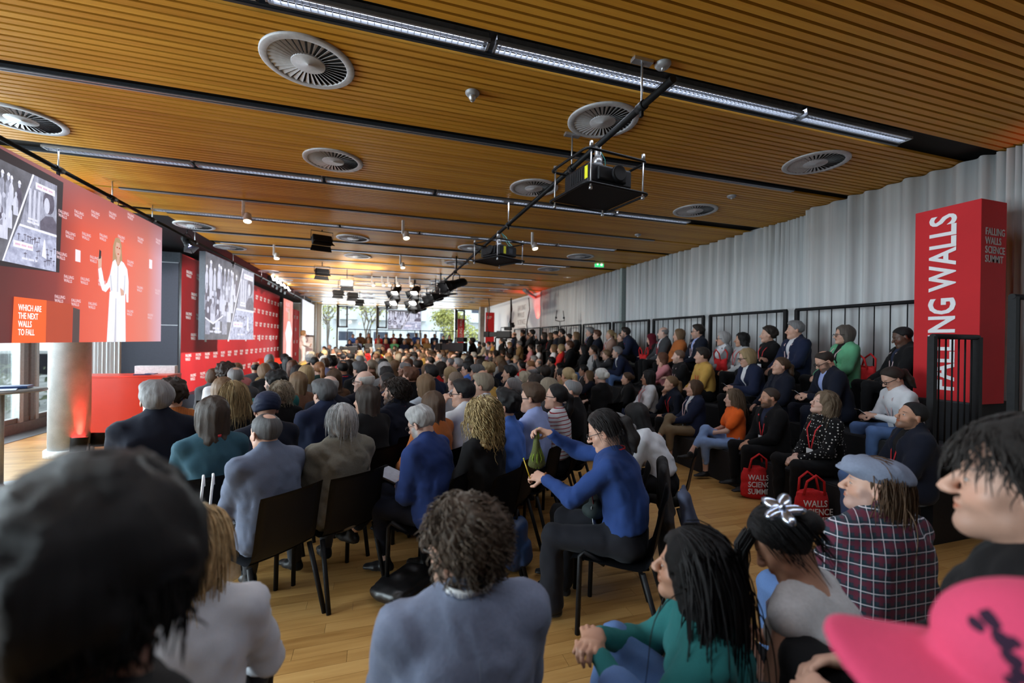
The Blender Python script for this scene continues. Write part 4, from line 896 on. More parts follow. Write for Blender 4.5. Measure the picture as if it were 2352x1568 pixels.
def person(crown, phi, label, pose='lap', skin='a', hair='short', hc='brown', top='sweater', tc='navy', legs='black', fem=0, lod=1, sc=1.0, head=None, lan=None, badge=True, glasses=0, beard=0.0, shirt=None, shoes=(.012, .012, .013), topm='cloth', legm='cloth', hseed=0, hlen=.3, group=None, px=None, base=None, sink=0.0, flare=0., cat='person', hairfn=None, under='under', hairm=None, chair=None, locks=None, **kw):
    """crown: the point in the room where the top of the head is; the figure hangs from it, turned by phi degrees left of straight ahead"""
    p = dict(POSES[pose]) if isinstance(pose, str) else dict(pose); p.update(kw)
    if head is not None: p['head'] = head
    if 'head' in p and lod > 0: y_, pt_, r_ = p['head']; p['head'] = (round(y_/10)*10, round(pt_/6)*6, round(r_/6)*6)
    if fem: p['fem'] = 1
    elif 'fat' not in p: p['fat'] = 1.07
    me, J = make_body(p, lod); hgt = {'buzz': .004, 'short': .016, 'bald': 0, 'balding': 0, 'thin': .004, 'curly': .04, 'mop': .028, 'frizz': .03}.get(hair, .02)
    C = (J['crown']+J['Rh']@V3((0, 0, hgt)))*sc; a = math.radians(phi); c, s = math.cos(a), math.sin(a)
    root = Vector((crown[0]-(c*C[0]-s*C[1]), crown[1]-(s*C[0]+c*C[1]), crown[2]-C[2])) if base is None else Vector(base)
    o = recolour(ob('person', me), M['skin'], SK.get(skin, skin)); o.location = root; o.rotation_euler = (0, 0, a); o.scale = (sc,)*3; tag(o, label, cat, group)
    hcol = HC.get(hc, CC.get(hc, hc)); o['brow'] = [float(v*.8) for v in hcol]; o['beard'] = float(beard)
    if top:
        tm = make_top(p, top, lod); recolour(ob(GN.get(top, top), tm, None, o), M[topm], CC.get(tc, tc))
        if TOPS[top].get('V') and shirt: recolour(ob('shirt', make_top(p, under, lod), None, o), M['smoothcloth'], CC.get(shirt, shirt))
    if legs: recolour(ob('trousers', make_legs(p, lod, flare), None, o), M[legm], CC.get(legs, legs))
    if shoes:
        for sm_ in make_shoes(p, lod): recolour(ob('shoe', sm_, None, o), M['shoe'], shoes)
    Mh = Matrix.Translation(Vector(J['H'])) @ Matrix(J['Rh'].tolist()).to_4x4()
    if hair != 'bald':
        hm = hairfn() if hairfn else hair_mesh(hair, lod, hseed, hlen)
        nm = {'hijab': 'headscarf', 'beanie': 'knitted_hat', 'flatcap': 'flat_cap'}.get(hair, 'hair')
        h = recolour(ob(nm, hm, None, o), M[hairm or ('cloth' if nm != 'hair' else 'hair')], hcol); h.matrix_local = Mh
    if glasses:
        g = ob('glasses', glasses_me(.0022 if lod == 0 else .0034), None, o); g.matrix_local = Mh
    if lan: lanyard(J, top, o, M[lan], badge)
    o['_J'] = 0; del o['_J']
    if chair is not None: SEATED.append((root.copy(), phi, sc, label, chair))
    return o, J
# ================================================================== SEATING
# ---- raised seating along the right wall: three black steps, each with its seat boards
t = empty('bleacher', (5.0, 11, 0), 0, 'black stepped seating platform with three rows along the white curtain', 'seating platform')
def local(o): o.location = o.location-Vector((5.0, 11, 0)); return o
Y0, Y1 = 2.6, 25.5
for k, (x0, z) in enumerate(((4.18, .40), (4.80, .80), (5.42, 1.20))):
    b = nb(); b_box(b, ((x0+6.2)/2-5, (Y0+Y1)/2-11, z/2 if k == 0 else z-.2), (6.2-x0, Y1-Y0, z if k == 0 else .4), bev=0); ob('step', b, plain('black_felt_%d' % k, (.011, .011, .013), .9), t)
    b = nb()
    n = int((Y1-Y0)/1.2)
    for i in range(n): b_box(b, (x0+.3-5, Y0+(i+.5)*1.2-11, z+.006), (.56, 1.18, .012), bev=0)
    tag(ob('seat_board', b, plain('grey_seat_board_%d' % k, (.02, .021, .025), .6), t), kind='stuff')
# ---- guard rails
def rail(p, q, h, label, bars, posts, group=None, double=False, name='guard_rail'):
    p, q = Vector(p), Vector(q); d = q-p; L = d.length; u = d/L; r = empty(name, p, 0, label, 'railing', group)
    b = nb(); b_tube(b, [(0, 0, h), d+Vector((0, 0, h))], .024, 8); ob('handrail', b, M['black'], r)
    b = nb(); b_box(b, d/2+Vector((0, 0, .1)), (.03, .03, .03)); b_tube(b, [(0, 0, .1), d+Vector((0, 0, .1))], .016, 6); ob('bottom_rail', b, M['black'], r)
    bm_ = nb(); b_box(bm_, (0, 0, (h+.0)/2), (.05, .05, h)); pm_ = bpy.data.meshes.new('post'); bm_.to_mesh(pm_); bm_.free(); pm_.materials.append(M['black'])
    a = math.atan2(u.y, u.x)
    for s in posts: ob('post', pm_, parent=r, loc=u*s, rot=(0, 0, a))
    bb = nb(); b_tube(bb, [(0, 0, .1), (0, 0, h)], .0075, 6); bme = bpy.data.meshes.new('bar'); bb.to_mesh(bme); bb.free(); bme.materials.append(M['black'])
    n = int(L/bars)
    for i in range(1, n):
        s = L*i/n
        if min(abs(s-e) for e in posts) > .06: ob('bar', bme, parent=r, loc=u*s)
    return r
yy = 3.25; i = 0
while yy < 17.5:
    L = 1.72; rail((6.06, yy+.05, 1.2), (6.06, yy+L-.05, 1.2), 1.08, 'black guard rail panel behind the top row, number %s from the red tower sign' % ['one', 'two', 'three', 'four', 'five', 'six', 'seven', 'eight', 'nine'][i] if i < 5 else 'black guard rail panel far along the top row, number %s from the red tower sign' % ['six', 'seven', 'eight', 'nine', 'ten'][i-5], .165, (0.02, L-.12)); yy += L+.05; i += 1
p1, p2 = at_y(2142, 772, 2.52), at_y(2246, 772, 2.52)
rail((p1.x, 2.52, .55), (p2.x, 2.52, .55), p1.z-.55, 'low black railing panel in front of the red tower sign', .085, (0, p2.x-p1.x))
b = nb(); b_box(b, ((p1.x+p2.x)/2, 2.52, .27), (p2.x-p1.x+.1, .1, .54)); tag(ob('rail_plinth', b, M['black']), 'black block under the low railing beside the red tower sign', 'plinth')
p1, p2 = at_y(2272, 684, 2.34), at_y(2336, 686, 2.34)
rail((p1.x, 2.2, 0), (p2.x+.03, 2.2, 0), p1.z, 'tall black railing at the right of the red tower sign', .09, (.03, p2.x-p1.x-.0))
# ---- red tower sign at the near end of the raised seating
sx, sy = 5.5, 2.57
t = empty('tower_sign', (sx, sy, 1.2), 0, 'tall red box tower lettered up its side, at the near end of the raised seats', 'sign')
b = nb(); b_box(b, (.2, .265, .99), (.4, .53, 1.98), bev=.004); ob('box', b, M['red'], t)
m_ = text_me('FALLING WALLS', .30, .024, .80, 1.0); w = max(v.co.x for v in m_.vertices); k = 1.8/w
for v in m_.vertices: v.co.x *= k
ob('lettering', m_, M['letter'], t, (-.003, .19, .1), Matrix(((0, 0, -1), (0, 1, 0), (1, 0, 0))).to_euler())
m_ = text_me('FALLING\nWALLS\nSCIENCE\nSUMMIT', .098, .012, .80, 1.0, .9); ob('lettering', m_, M['letterdim'], t, (.06, -.003, 1.64), (PI/2, 0, 0))
# ---- stacking chairs
def chair_parts():
    d = {}
    b = nb(); n = 9
    def sheet(prof, w0, w1, th=.012):
        b = nb(); rows = []
        for i, (y, z) in enumerate(prof):
            t = i/(len(prof)-1); w = w0+(w1-w0)*t; rows.append([b.verts.new((w*(k/4-1), y+.022*(1-abs(k/4-1)**2)*(-1 if z > .5 else 0), z+(.012*(abs(k/4-1)**2) if z <= .5 else 0))) for k in range(9)])
        for a, c in zip(rows, rows[1:]):
            for k in range(8): b.faces.new((a[k], a[k+1], c[k+1], c[k])).smooth = True
        r = bmesh.ops.solidify(b, geom=b.faces[:], thickness=th); return b
    d['seat'] = sheet([(.25, .43), (.225, .445), (.1, .44), (-.05, .43), (-.15, .43), (-.19, .445)], .215, .205)
    d['backrest'] = sheet([(-.18, .44), (-.205, .47), (-.225, .56), (-.25, .7), (-.275, .82), (-.285, .85)], .205, .2)
    for nm, pts in (('leg', [(.205, .2, .0), (.205, .19, .47), (.195, .17, .495), (.17, .05, .43)]), ('leg2', [(.21, -.30, 0), (.19, -.17, .43)])):
        b = nb(); b_tube(b, pts, [.0155]*len(pts), 8); d[nm] = b
    out = {}
    for k, b in d.items():
        me = bpy.data.meshes.new(k.rstrip('2')); b.to_mesh(me); b.free(); me.materials.append(M['plastic'] if k in ('seat', 'backrest') else M['black']); out[k] = me
    j = nb()
    for k, me in out.items():
        for sg in ((1,) if k in ('seat', 'backrest') else (1, -1)):
            n0 = len(j.verts); j.from_mesh(me); j.verts.ensure_lookup_table()
            for v in j.verts[n0:]: v.co.x *= sg
    me = bpy.data.meshes.new('stacking_chair'); j.to_mesh(me); j.free(); me.materials.append(M['plastic']); out['all'] = me
    lm = out['leg'].copy(); lm.transform(Matrix.Scale(-1, 4, (1, 0, 0))); lm.flip_normals(); out['legm'] = lm
    lm = out['leg2'].copy(); lm.transform(Matrix.Scale(-1, 4, (1, 0, 0))); lm.flip_normals(); out['leg2m'] = lm
    return out
CHP = chair_parts()
def chair(x, y, phi, label, full=True, group=None):
    if full:
        t = empty('stacking_chair', (x, y, 0), math.radians(phi), label, 'chair', group)
        ob('seat', CHP['seat'], parent=t); ob('backrest', CHP['backrest'], parent=t)
        for k in ('leg', 'legm', 'leg2', 'leg2m'): ob('leg', CHP[k], parent=t)
    else:
        t = ob('stacking_chair', CHP['all'], loc=(x, y, 0), rot=(0, 0, math.radians(phi))); tag(t, label, 'chair', group)
    return t
# ================================================================== STAGE SIDE
# ---- red backdrop with rows of white logos, on the stage
SX0 = -4.55
by0, by1 = at_x(416, 760, SX0).y, at_x(642, 760, SX0).y
t = empty('stage', (-3.6, (by0+27)/2, 0), 0, 'low black stage along the left side in front of the red backdrop', 'stage')
b = nb(); b_box(b, (-.35, 0, .17), (1.9, 27-by0, .34)); ob('deck', b, M['navy'], t)
lg = text_me('FALLING\nWALLS', .105, .012, .85, 1.0, .88); 
def logo_wall(name, x, y0, y1, z0, z1, label, dy=.62, dz=.52):
    t = empty(name, (x, y0, 0), 0, label, 'backdrop'); b = nb(); b_box(b, (-.05, (y1-y0)/2, (z0+z1)/2), (.1, y1-y0, z1-z0)); ob('panel', b, M['red'], t)
    Rm = Matrix(((0, 0, 1, 0), (1, 0, 0, 0), (0, 1, 0, 0), (0, 0, 0, 1))); j = nb(); k = 0; z = z1-.42
    while z > z0+.15:
        y = .25+(k % 2)*dy/2
        while y < y1-y0-.4:
            n0 = len(j.verts); j.from_mesh(lg); j.verts.ensure_lookup_table()
            for v in j.verts[n0:]: v.co = Rm @ v.co+Vector((.003, y, z))
            if k == 3 and int(y/dy) % 3 == 1: b_box(j, (.003, y+dy*.55, z-.03), (.004, .13, .24))
            y += dy
        z -= dz; k += 1
    ob('lettering', j, M['letter'], t); return t
logo_wall('backdrop', SX0, by0, by1, .1, CH-.12, 'long red backdrop with rows of small white logos behind the stage')
b = nb(); b_box(b, (SX0-.25, by0-.06, CH/2-.06), (.5, .1, CH-.1)); tag(ob('backdrop_edge', b, M['greymetal_d']), 'dark grey edge board at the near end of the red backdrop', 'panel')
y2 = at_x(672, 760, SX0).y
# dark panel at the side of the stage, seen behind the red counter
ya = by0-.1; xa = at_y(276, 830, ya).x; xb = SX0-.02
t = empty('side_panel', ((xa+xb)/2, ya, 0), 0, 'dark navy partition standing behind the red counter', 'partition'); w = xb-xa
b = nb(); b_box(b, (0, 0, 1.0), (w, .06, 2.0)); ob('panel', b, M['navy'], t); b = nb(); b_box(b, (0, 0, 2.75), (w, .06, 1.48)); ob('panel', b, M['navy'], t)
b = nb(); b_box(b, (0, -.031, 2.005), (w, .006, .012)); b_box(b, (0, -.031, 3.49), (w, .006, .012)); ob('joint_strip', b, M['alu'], t)
# white roller curtain behind the column
CXA = at_y(200, 840, 10.8).x; CXW = (at_y(277, 840, 10.8).x-CXA)/30
b = nb(); n = 30
for i in range(n):
    x0 = CXA+i*CXW; b_poly(b, [(x0, 10.8+.02*math.sin(i*1.7), .01), (x0+CXW, 10.8+.02*math.sin((i+1)*1.7), .01), (x0+CXW, 10.8+.02*math.sin((i+1)*1.7), CH-.001), (x0, 10.8+.02*math.sin(i*1.7), CH-.001)])
bmesh.ops.remove_doubles(b, verts=b.verts[:], dist=.0005); o = tag(ob('curtain', b, M['curtain']), 'pale curtain hanging behind the concrete column and red counter', 'curtain'); md = o.modifiers.new('t', 'SOLIDIFY'); md.thickness = .004
# ---- red counter with papers
cl, cr = at_z(205, 1013, 0), at_y(385, 862, 8.79)
t = empty('counter', ((cl.x+cr.x)/2-.25, 9.05, 0), 0, 'bright red counter beside the concrete column', 'counter'); w = cr.x-cl.x+.5
b = nb(); b_box(b, (0, 0, .52), (w, .55, 1.04), bev=.004); ob('body', b, M['redlac'], t); b = nb(); b_box(b, (0, 0, 1.055), (w+.01, .56, .03), bev=.003); ob('top', b, M['redlac'], t)
p = at_z(305, 845, 1.07)
b = nb(); b_box(b, (cr.x-.35, 9.25, 1.14), (.6, .12, .14), bev=.003); tag(ob('paper_tray', b, M['white']), 'white tray standing at the back of the red counter', 'tray')
b = nb(); b_box(b, (cr.x-.42, 8.92, 1.078), (.22, .1, .014), rz(.1), .003); b_box(b, (cr.x-.3, 8.95, 1.09), (.16, .09, .012), rz(-.2), .003); tag(ob('booklet', b, plain('dark_blue_cover', (.03, .035, .12), .4)), 'small dark blue booklets lying on the red counter', 'booklet')
# ---- red up-lighters on the floor
def uplight(x, y, tgt, label, power, tilt):
    t = empty('floor_spotlight', (x, y, 0), 0, label, 'spotlight'); Mx = Matrix.Translation((0, 0, .17)) @ Matrix.Rotation(tilt, 4, 'X')
    b = nb(); b_lathe(b, [(.05, -.1), (.085, -.095), (.095, .09), (.1, .1)], 28, Mx, caps=True); ob('housing', b, M['black'], t)
    b = nb(); b_lathe(b, [(.0, .102), (.085, .102)], 24, Mx, caps=False); ob('lens', b, M['redlens'], t)
    b = nb(); b_tube(b, [(-.115, .02, .18), (-.12, .0, .03), (-.11, -.05, .01), (.11, -.05, .01), (.12, 0, .03), (.115, .02, .18)], .009, 6); b_tube(b, [(-.11, .08, .01), (-.11, -.08, .01)], .009, 6); b_tube(b, [(.11, .08, .01), (.11, -.08, .01)], .009, 6); ob('bracket', b, M['black'], t)
    s = spot('red_uplight', (x, y+.03, .3), tgt, power, (1, .03, .02), 30, .8, .04); return t
u1 = at_z(180, 1048, 0); u2 = at_z(224, 1036, 0)
uplight(u1.x, u1.y, (-4.2, 7.82, 1.15), 'black floor spotlight throwing red light up the concrete column', 22, -.18)
uplight(u2.x, u2.y, (u2.x-.3, 10.2, 3.9), 'black floor spotlight in front of the red counter', 150, -.3)
gq = at_z(300, 440, CH); spot('red_glow_ceiling', (gq.x-.2, gq.y+.2, 2.2), (gq.x, gq.y, CH), 26, (1, .05, .02), 60, .9)
spot('red_glow_curtain', (6.3, 17.2, 2.6), (6.3, 17.0, 3.9), 60, (1, .04, .02), 110, .8)
spot('red_glow_near', (6.1, 1.6, 2.9), (6.35, 1.9, 3.9), 14, (1, .04, .02), 90, .9)
# ---- tall bar table at the left edge
tb = at_z(12, 1118, 0)
t = empty('bar_table', (tb.x-.02, tb.y-.05, 0), 0, 'tall bar table with a thin grey top at the left edge', 'table')
b = nb(); b_lathe(b, [(.0, 1.09), (.36, 1.09), (.365, 1.1), (.36, 1.112), (0, 1.112)], 48, caps=False); ob('table_top', b, plain('grey_table_top', (.3, .31, .33), .4), t)
b = nb(); b_lathe(b, [(.03, .02), (.03, 1.09)], 20); ob('pole', b, M['greymetal'], t); b = nb(); b_lathe(b, [(.0, 0), (.26, 0), (.26, .012), (.04, .025), (.03, .05)], 40, caps=False); ob('base', b, M['greymetal'], t)
b = nb(); b_box(b, (tb.x+.03, tb.y-.1, 1.119), (.21, .297, .008), rz(.5), .001); b_box(b, (tb.x-.12, tb.y-.2, 1.118), (.21, .2, .006), rz(-.3), .001); tag(ob('brochure', b, plain('printed_brochure', (.5, .55, .68), .4, scale=12, noise=.3)), 'brochures lying on the tall bar table', 'brochure')
b = nb(); b_box(b, (tb.x-.02, tb.y+.1, 1.13), (.3, .21, .03), rz(.3), .004); tag(ob('folder', b, plain('blue_folder', (.03, .07, .2), .4)), 'blue folder on the tall bar table', 'folder')
# ================================================================== SCREENS
def pic_mat(name, cols, st, scale=3.0, stretch=(1, 1, 1)):
    t = NT(name); co = t.n('ShaderNodeMapping', {0: t.coord(), 3: stretch}).outputs[0]; nz = t.n('ShaderNodeTexNoise', {'Vector': co, 'Scale': scale, 'Detail': 6.0, 'Roughness': .65}); c = t.ramp(nz.outputs[0], cols)
    t.P(Base_Color=(.03, .03, .03), Roughness=.7, Emission_Color=c, Emission_Strength=st*.95); return t.m
SC = dict(bg=pic_mat('photo_grey_ground', [(.3, (.05, .05, .06)), (.7, (.13, .13, .155))], 1.0, 4.0), mid=pic_mat('photo_mid', [(.3, (.10, .105, .14)), (.7, (.33, .34, .43))], 1.0, 22.0, (1, 1, .4)), lite=pic_mat('photo_light', [(.3, (.32, .33, .42)), (.65, (.46, .47, .56))], 1.0, 14.0, (2, 2, .5)), pale=pic_mat('photo_pale', [(.35, (.17, .18, .26)), (.6, (.36, .38, .5))], 1.0, 9.0), dark=pic_mat('photo_dark', [(.3, (.045, .04, .06)), (.7, (.12, .11, .15))], 1.0, 8.0), white=pic_mat('photo_white', [(.3, (.5, .5, .6)), (.7, (.56, .56, .64))], 1.0), txt=pic_mat('photo_red_text', [(.3, (.4, .2, .3)), (.7, (.5, .25, .35))], 1.0))
def flat(name, polys, m, par, lay):
    """flat print: polygons in the picture's own plane (u to the right, v up), one layer"""
    b = nb()
    for P_ in polys:
        vs = [b.verts.new((u, -lay*.0012, v)) for u, v in P_]; b.faces.new(vs)
    o = ob(name, b, m, par)
    if len(polys) > 1: tag(o, kind='stuff')
    return o
def oval(cx, cy_, rx, ry, n=14, a0=0, a1=2*PI): return [(cx+rx*math.cos(a0+(a1-a0)*i/n), cy_+ry*math.sin(a0+(a1-a0)*i/n)) for i in range(n+ (0 if a1-a0 > 6 else 1))]
def figure_poly(cx, y0, h, w):
    return [[(cx-w*.5, y0), (cx+w*.5, y0), (cx+w*.52, y0+h*.62), (cx+w*.2, y0+h*.78), (cx-w*.2, y0+h*.78), (cx-w*.52, y0+h*.62)]], [oval(cx, y0+h*.87, w*.24, h*.115)], [oval(cx, y0+h*.92, w*.33, h*.13, 10, 0, PI)]
def slide(par, u0, u1, v0, v1, lay=0, seed=4):
    """the projected slide: an old photograph of a crowd under white helmets and two smaller pictures with captions"""
    rg = random.Random(seed); W_, H_ = u1-u0, v1-v0; X = lambda a: u0+a*W_; Y = lambda a: v0+a*H_
    flat('picture', [[(u0, v0), (u1, v0), (u1, v1), (u0, v1)]], SC['bg'], par, lay)
    bod, hd, hel, lt, dk_ = [], [], [], [], []
    for row, (yb, n, h, w) in enumerate(((.60, 11, .27, .052), (.47, 10, .25, .055), (.33, 9, .27, .062), (.2, 8, .29, .075), (.06, 4, .3, .085))):
        for i in range(n):
            cx = .03+.66*i/n+rg.uniform(-.02, .02)
            if cx > .43+.3*(yb-.06): continue
            bb, h1, h2 = figure_poly(cx, yb+rg.uniform(-.03, .03), h*rg.uniform(.9, 1.1), w*rg.uniform(.8, 1.15)); m = lambda P: [[(X(a), Y(c)) for a, c in q] for q in P]
            (lt if rg.random() < .3 else bod if rg.random() < .6 else dk_).extend(m(bb)); hd.extend(m(h1))
            if row == 0: hel.extend(m(h2))
    flat('figures', bod, SC['mid'], par, lay+1); flat('figures', lt, SC['lite'], par, lay+2); flat('figures', dk_, SC['dark'], par, lay+2); flat('heads', hd, SC['lite'], par, lay+3); flat('helmets', hel, SC['white'], par, lay+4)
    flat('platform', [[(X(.0), Y(.24)), (X(.13), Y(.18)), (X(.31), Y(.29)), (X(.31), Y(.31)), (X(.13), Y(.2)), (X(0), Y(.26))]], SC['white'], par, lay+5)
    flat('picture', [[(X(.42), Y(0)), (X(1), Y(0)), (X(1), Y(.4)), (X(.565), Y(.4))]], SC['pale'], par, lay+6)
    flat('picture', [[(X(.58), Y(.42)), (X(1), Y(.42)), (X(1), Y(1)), (X(.72), Y(1))]], SC['mid'], par, lay+6)
    flat('divider', [[(X(.405), Y(0)), (X(.42), Y(0)), (X(.725), Y(1)), (X(.705), Y(1))], [(X(.565), Y(.4)), (X(1), Y(.4)), (X(1), Y(.425)), (X(.575), Y(.425))]], SC['white'], par, lay+8)
    flat('stripes', [[(X(.66+.05*i), Y(.46)), (X(.69+.05*i), Y(.46)), (X(.70+.05*i), Y(.84)), (X(.675+.05*i), Y(.84))] for i in range(3)], SC['lite'], par, lay+7)
    flat('portrait', [[(X(.80), Y(.43)), (X(1), Y(.43)), (X(1), Y(.55)), (X(.95), Y(.62)), (X(.86), Y(.6)), (X(.8), Y(.52))], oval(X(.90), Y(.76), .07*W_, .13*H_)], SC['dark'], par, lay+7); flat('portrait', [oval(X(.875), Y(.72), .035*W_, .09*H_)], SC['lite'], par, lay+8)
    fl = []
    for i in range(26):
        a, c = rg.uniform(.56, .98), rg.uniform(.03, .3); fl.append([(X(a), Y(c)), (X(a+.006), Y(c)), (X(a+.006), Y(c+.07)), (X(a), Y(c+.07))]); fl.append([(X(a-.012), Y(c+.05)), (X(a+.018), Y(c+.055)), (X(a+.018), Y(c+.065)), (X(a-.012), Y(c+.06))])
    flat('field', fl, SC['dark'], par, lay+7); flat('sheet', [[(X(.82), Y(.14)), (X(.875), Y(.12)), (X(.86), Y(.32)), (X(.845), Y(.34))]], SC['white'], par, lay+8)
    flat('caption', [[(X(.74), Y(.86)), (X(.97), Y(.86)), (X(.97), Y(.93)), (X(.74), Y(.93))], [(X(.51), Y(.17)), (X(.72), Y(.17)), (X(.72), Y(.24)), (X(.51), Y(.24))]], SC['white'], par, lay+9)
    cap = []
    for (a, c, n) in ((.76, .885, 15), (.53, .195, 14)):
        for i in range(n):
            if i % 5 != 4: cap.append([(X(a+.013*i), Y(c)), (X(a+.013*i+.009), Y(c)), (X(a+.013*i+.009), Y(c+.02)), (X(a+.013*i), Y(c+.02))])
    flat('caption_marks', cap, SC['txt'], par, lay+10)
    cap = [[(X(a+.012*i), Y(c)), (X(a+.012*i+.009), Y(c)), (X(a+.012*i+.009), Y(c+.022)), (X(a+.012*i), Y(c+.022))] for (a, c, n) in ((.12, .125, 10), (.07, .085, 18), (.66, .5, 9), (.65, .465, 12), (.6, .06, 14)) for i in range(n) if i % 6 != 5]
    flat('caption_marks', cap, SC['white'], par, lay+10)
def screen_frame(name, P0, P1, z0, z1, label, th=.06):
    P0, P1 = Vector((*P0, z0)), Vector((*P1, z0)); d = P1-P0; a = math.atan2(d.y, d.x); t = empty(name, P0, a, label, 'screen'); w = d.length
    b = nb(); b_box(b, (w/2, th/2+.003, (z1-z0)/2), (w, th, z1-z0)); ob('casing', b, M['greymetal_d'], t); return t, w, z1-z0
# first hung screen: the speaker shown live over the red wall, with the slide at its left
XS = -3.4; q = at_x(371, 655, XS); sz0, sz1 = at_x(368, 783, XS).z, at_x(375, 525, XS).z; WS_ = 3.05; EX = 1.0
t, w, h = screen_frame('video_screen', (XS, q.y-WS_-EX), (XS, q.y), sz0-.005, sz1, 'big hung screen showing the speaker in white on red, at the left edge')
scr1 = t; sy0 = q.y-WS_-EX; szb = sz0-.005
def vid(name, c, st=1.0, scale=1.2): return pic_mat(name, [(.3, tuple(v*.9 for v in c)), (.7, c)], st, scale)
Q = lambda a, c: (a*WS_+EX, c*h)
def vid_red():
    t = NT('screen_red_image'); co = t.coord(); sx = t.n('ShaderNodeSeparateXYZ', {0: co}); u = t.math('DIVIDE', t.math('SUBTRACT', sx.outputs[0], EX), WS_); v = t.math('DIVIDE', sx.outputs[2], h)
    c = t.ramp(u, [(.0, (.05, .012, .014)), (.22, (.13, .02, .02)), (.36, (.42, .06, .035)), (.6, (.5, .085, .05)), (.85, (.42, .12, .09)), (1, (.36, .24, .3))]); c2 = t.mix(t.math('MULTIPLY', t.math('SUBTRACT', v, .72, clamp=True), 3.0, clamp=True), c, (.17, .07, .075))
    nz = t.n('ShaderNodeTexNoise', {'Vector': co, 'Scale': 2.0}); t.P(Base_Color=(.03, .03, .03), Roughness=.6, Emission_Color=t.mix(t.math('MULTIPLY', nz.outputs[0], .12), c2, (.4, .05, .03)), Emission_Strength=1.0); return t.m
flat('picture', [[(0, 0), (w, 0), (w, h), (0, h)]], vid_red(), t, 0)
DK = vid('screen_dark_surround', (.022, .017, .02)); flat('slide_surround', [[(0, h*.36), Q(.235, .42), Q(.25, .97), (0, h)]], DK, t, 1)
slide(t, EX-.176*WS_, EX+.213*WS_, .42*h, .93*h, 2)
LM2 = vid('screen_white_logo', (.5, .34, .36))
j = nb(); lg2 = text_me('FALLING\nWALLS', .05, .014, .85, 1.0, .88, .0005)
for X_, Y_ in [(135, 40), (315, 42), (505, 45), (705, 55), (915, 72), (215, 283), (400, 296), (598, 311), (805, 325), (1028, 345), (1235, 362), (113, 520), (488, 563), (910, 612), (195, 788), (383, 813), (580, 840), (1020, 910), (1225, 945), (90, 1018), (278, 1062), (470, 1098), (905, 1185), (1140, 1228)]:
    r = at_x(120+X_/5.06, 480+Y_/5.06, XS); n0 = len(j.verts); j.from_mesh(lg2); j.verts.ensure_lookup_table()
    for v in j.verts[n0:]: v.co = Vector((v.co.x+r.y-sy0-.09, -.005-v.co.z, v.co.y+r.z-szb-.02))
ob('lettering', j, LM2, t, None, None)
CARD = vid('screen_white_card', (.62, .52, .55))
for X_, Y_ in ((296, 543), (1142, 640)):
    r = at_x(120+X_/5.06, 480+Y_/5.06, XS); a_, c_ = r.y-sy0, r.z-szb; flat('programme_card', [[(a_-.045, c_-.07), (a_+.045, c_-.07), (a_+.045, c_+.07), (a_-.045, c_+.07)]], CARD, t, 3)
PD = vid('screen_podium_front', (.62, .085, .02)); PS = vid('screen_podium_side', (.30, .045, .022)); SHD = vid('screen_shadow', (.06, .04, .04))
flat('podium', [[Q(.025, 0), Q(.17, 0), Q(.172, .245), Q(.032, .245)]], PD, t, 4); flat('podium', [[Q(.17, 0), Q(.30, 0), Q(.305, .24), Q(.172, .245)]], PS, t, 4); flat('podium_shadow', [[Q(.305, 0), Q(.345, 0), Q(.347, .21), Q(.308, .22)]], SHD, t, 4)
m_ = text_me('WHICH ARE\nTHE NEXT\nWALLS\nTO FALL', .088, .010, .62, 1.0, .93, .0005); mt_ = ob('lettering', m_, vid('screen_white_text', (.75, .7, .68)), t, (EX+.048*WS_, -.009, .175*h), (PI/2, 0, 0))
bpy_b = nb(); bpy_b.from_mesh(m_); bmesh.ops.bisect_plane(bpy_b, geom=bpy_b.verts[:]+bpy_b.edges[:]+bpy_b.faces[:], plane_co=(0, -.175*h+.004, 0), plane_no=(0, 1, 0), clear_inner=True); bpy_b.to_mesh(m_); bpy_b.free()
# the speaker as she appears on the screen (a flat image)
WH = vid('screen_white_clothes', (.56, .56, .62), 1.0, 9.0); WS = vid('screen_white_folds', (.38, .38, .44), 1.0, 14.0); FCE = vid('screen_face', (.46, .27, .21), 1.0, 5.0); HB = vid('screen_hair', (.3, .19, .11), 1.0, 20.0)
FU = lambda x: EX+(.578+.205*x)*WS_
wf = lambda pts: [(FU(x), h*y*.835) for x, y in pts]
def wo(cx, cy2, rx, ry, n=16): return [(FU(cx+rx*math.cos(2*PI*i/n)), h*.835*(cy2+ry*math.sin(2*PI*i/n))) for i in range(n)]
flat('speaker_legs', [wf([(-.28, 0), (-.02, 0), (.02, .3), (.05, 0), (.42, 0), (.38, .43), (-.2, .43)])], WH, t, 5); flat('speaker_legs', [wf([(-.02, 0), (.05, 0), (.04, .38), (.01, .38)])], WS, t, 6)
flat('speaker_hair', [wf([(-.12, .62), (-.1, .83), (-.02, .905), (.1, .915), (.2, .87), (.25, .72), (.26, .63), (.15, .68), (-.02, .64)])], HB, t, 5)
flat('speaker_body', [wf([(-.17, .42), (.36, .42), (.40, .44), (.42, .36), (.5, .36), (.5, .55), (.44, .66), (.3, .71), (.2, .72), (.08, .66), (-.02, .72), (-.12, .69), (-.2, .58), (-.3, .5), (-.38, .48), (-.46, .58), (-.5, .62), (-.6, .6), (-.56, .5), (-.46, .43), (-.34, .42), (-.2, .47)])], WH, t, 7)
flat('speaker_folds', [wf([(.05, .44), (.09, .44), (.09, .66), (.06, .66)]), wf([(-.16, .44), (-.12, .44), (-.17, .57), (-.2, .57)]), wf([(.3, .44), (.34, .44), (.36, .6), (.34, .6)])], WS, t, 8)
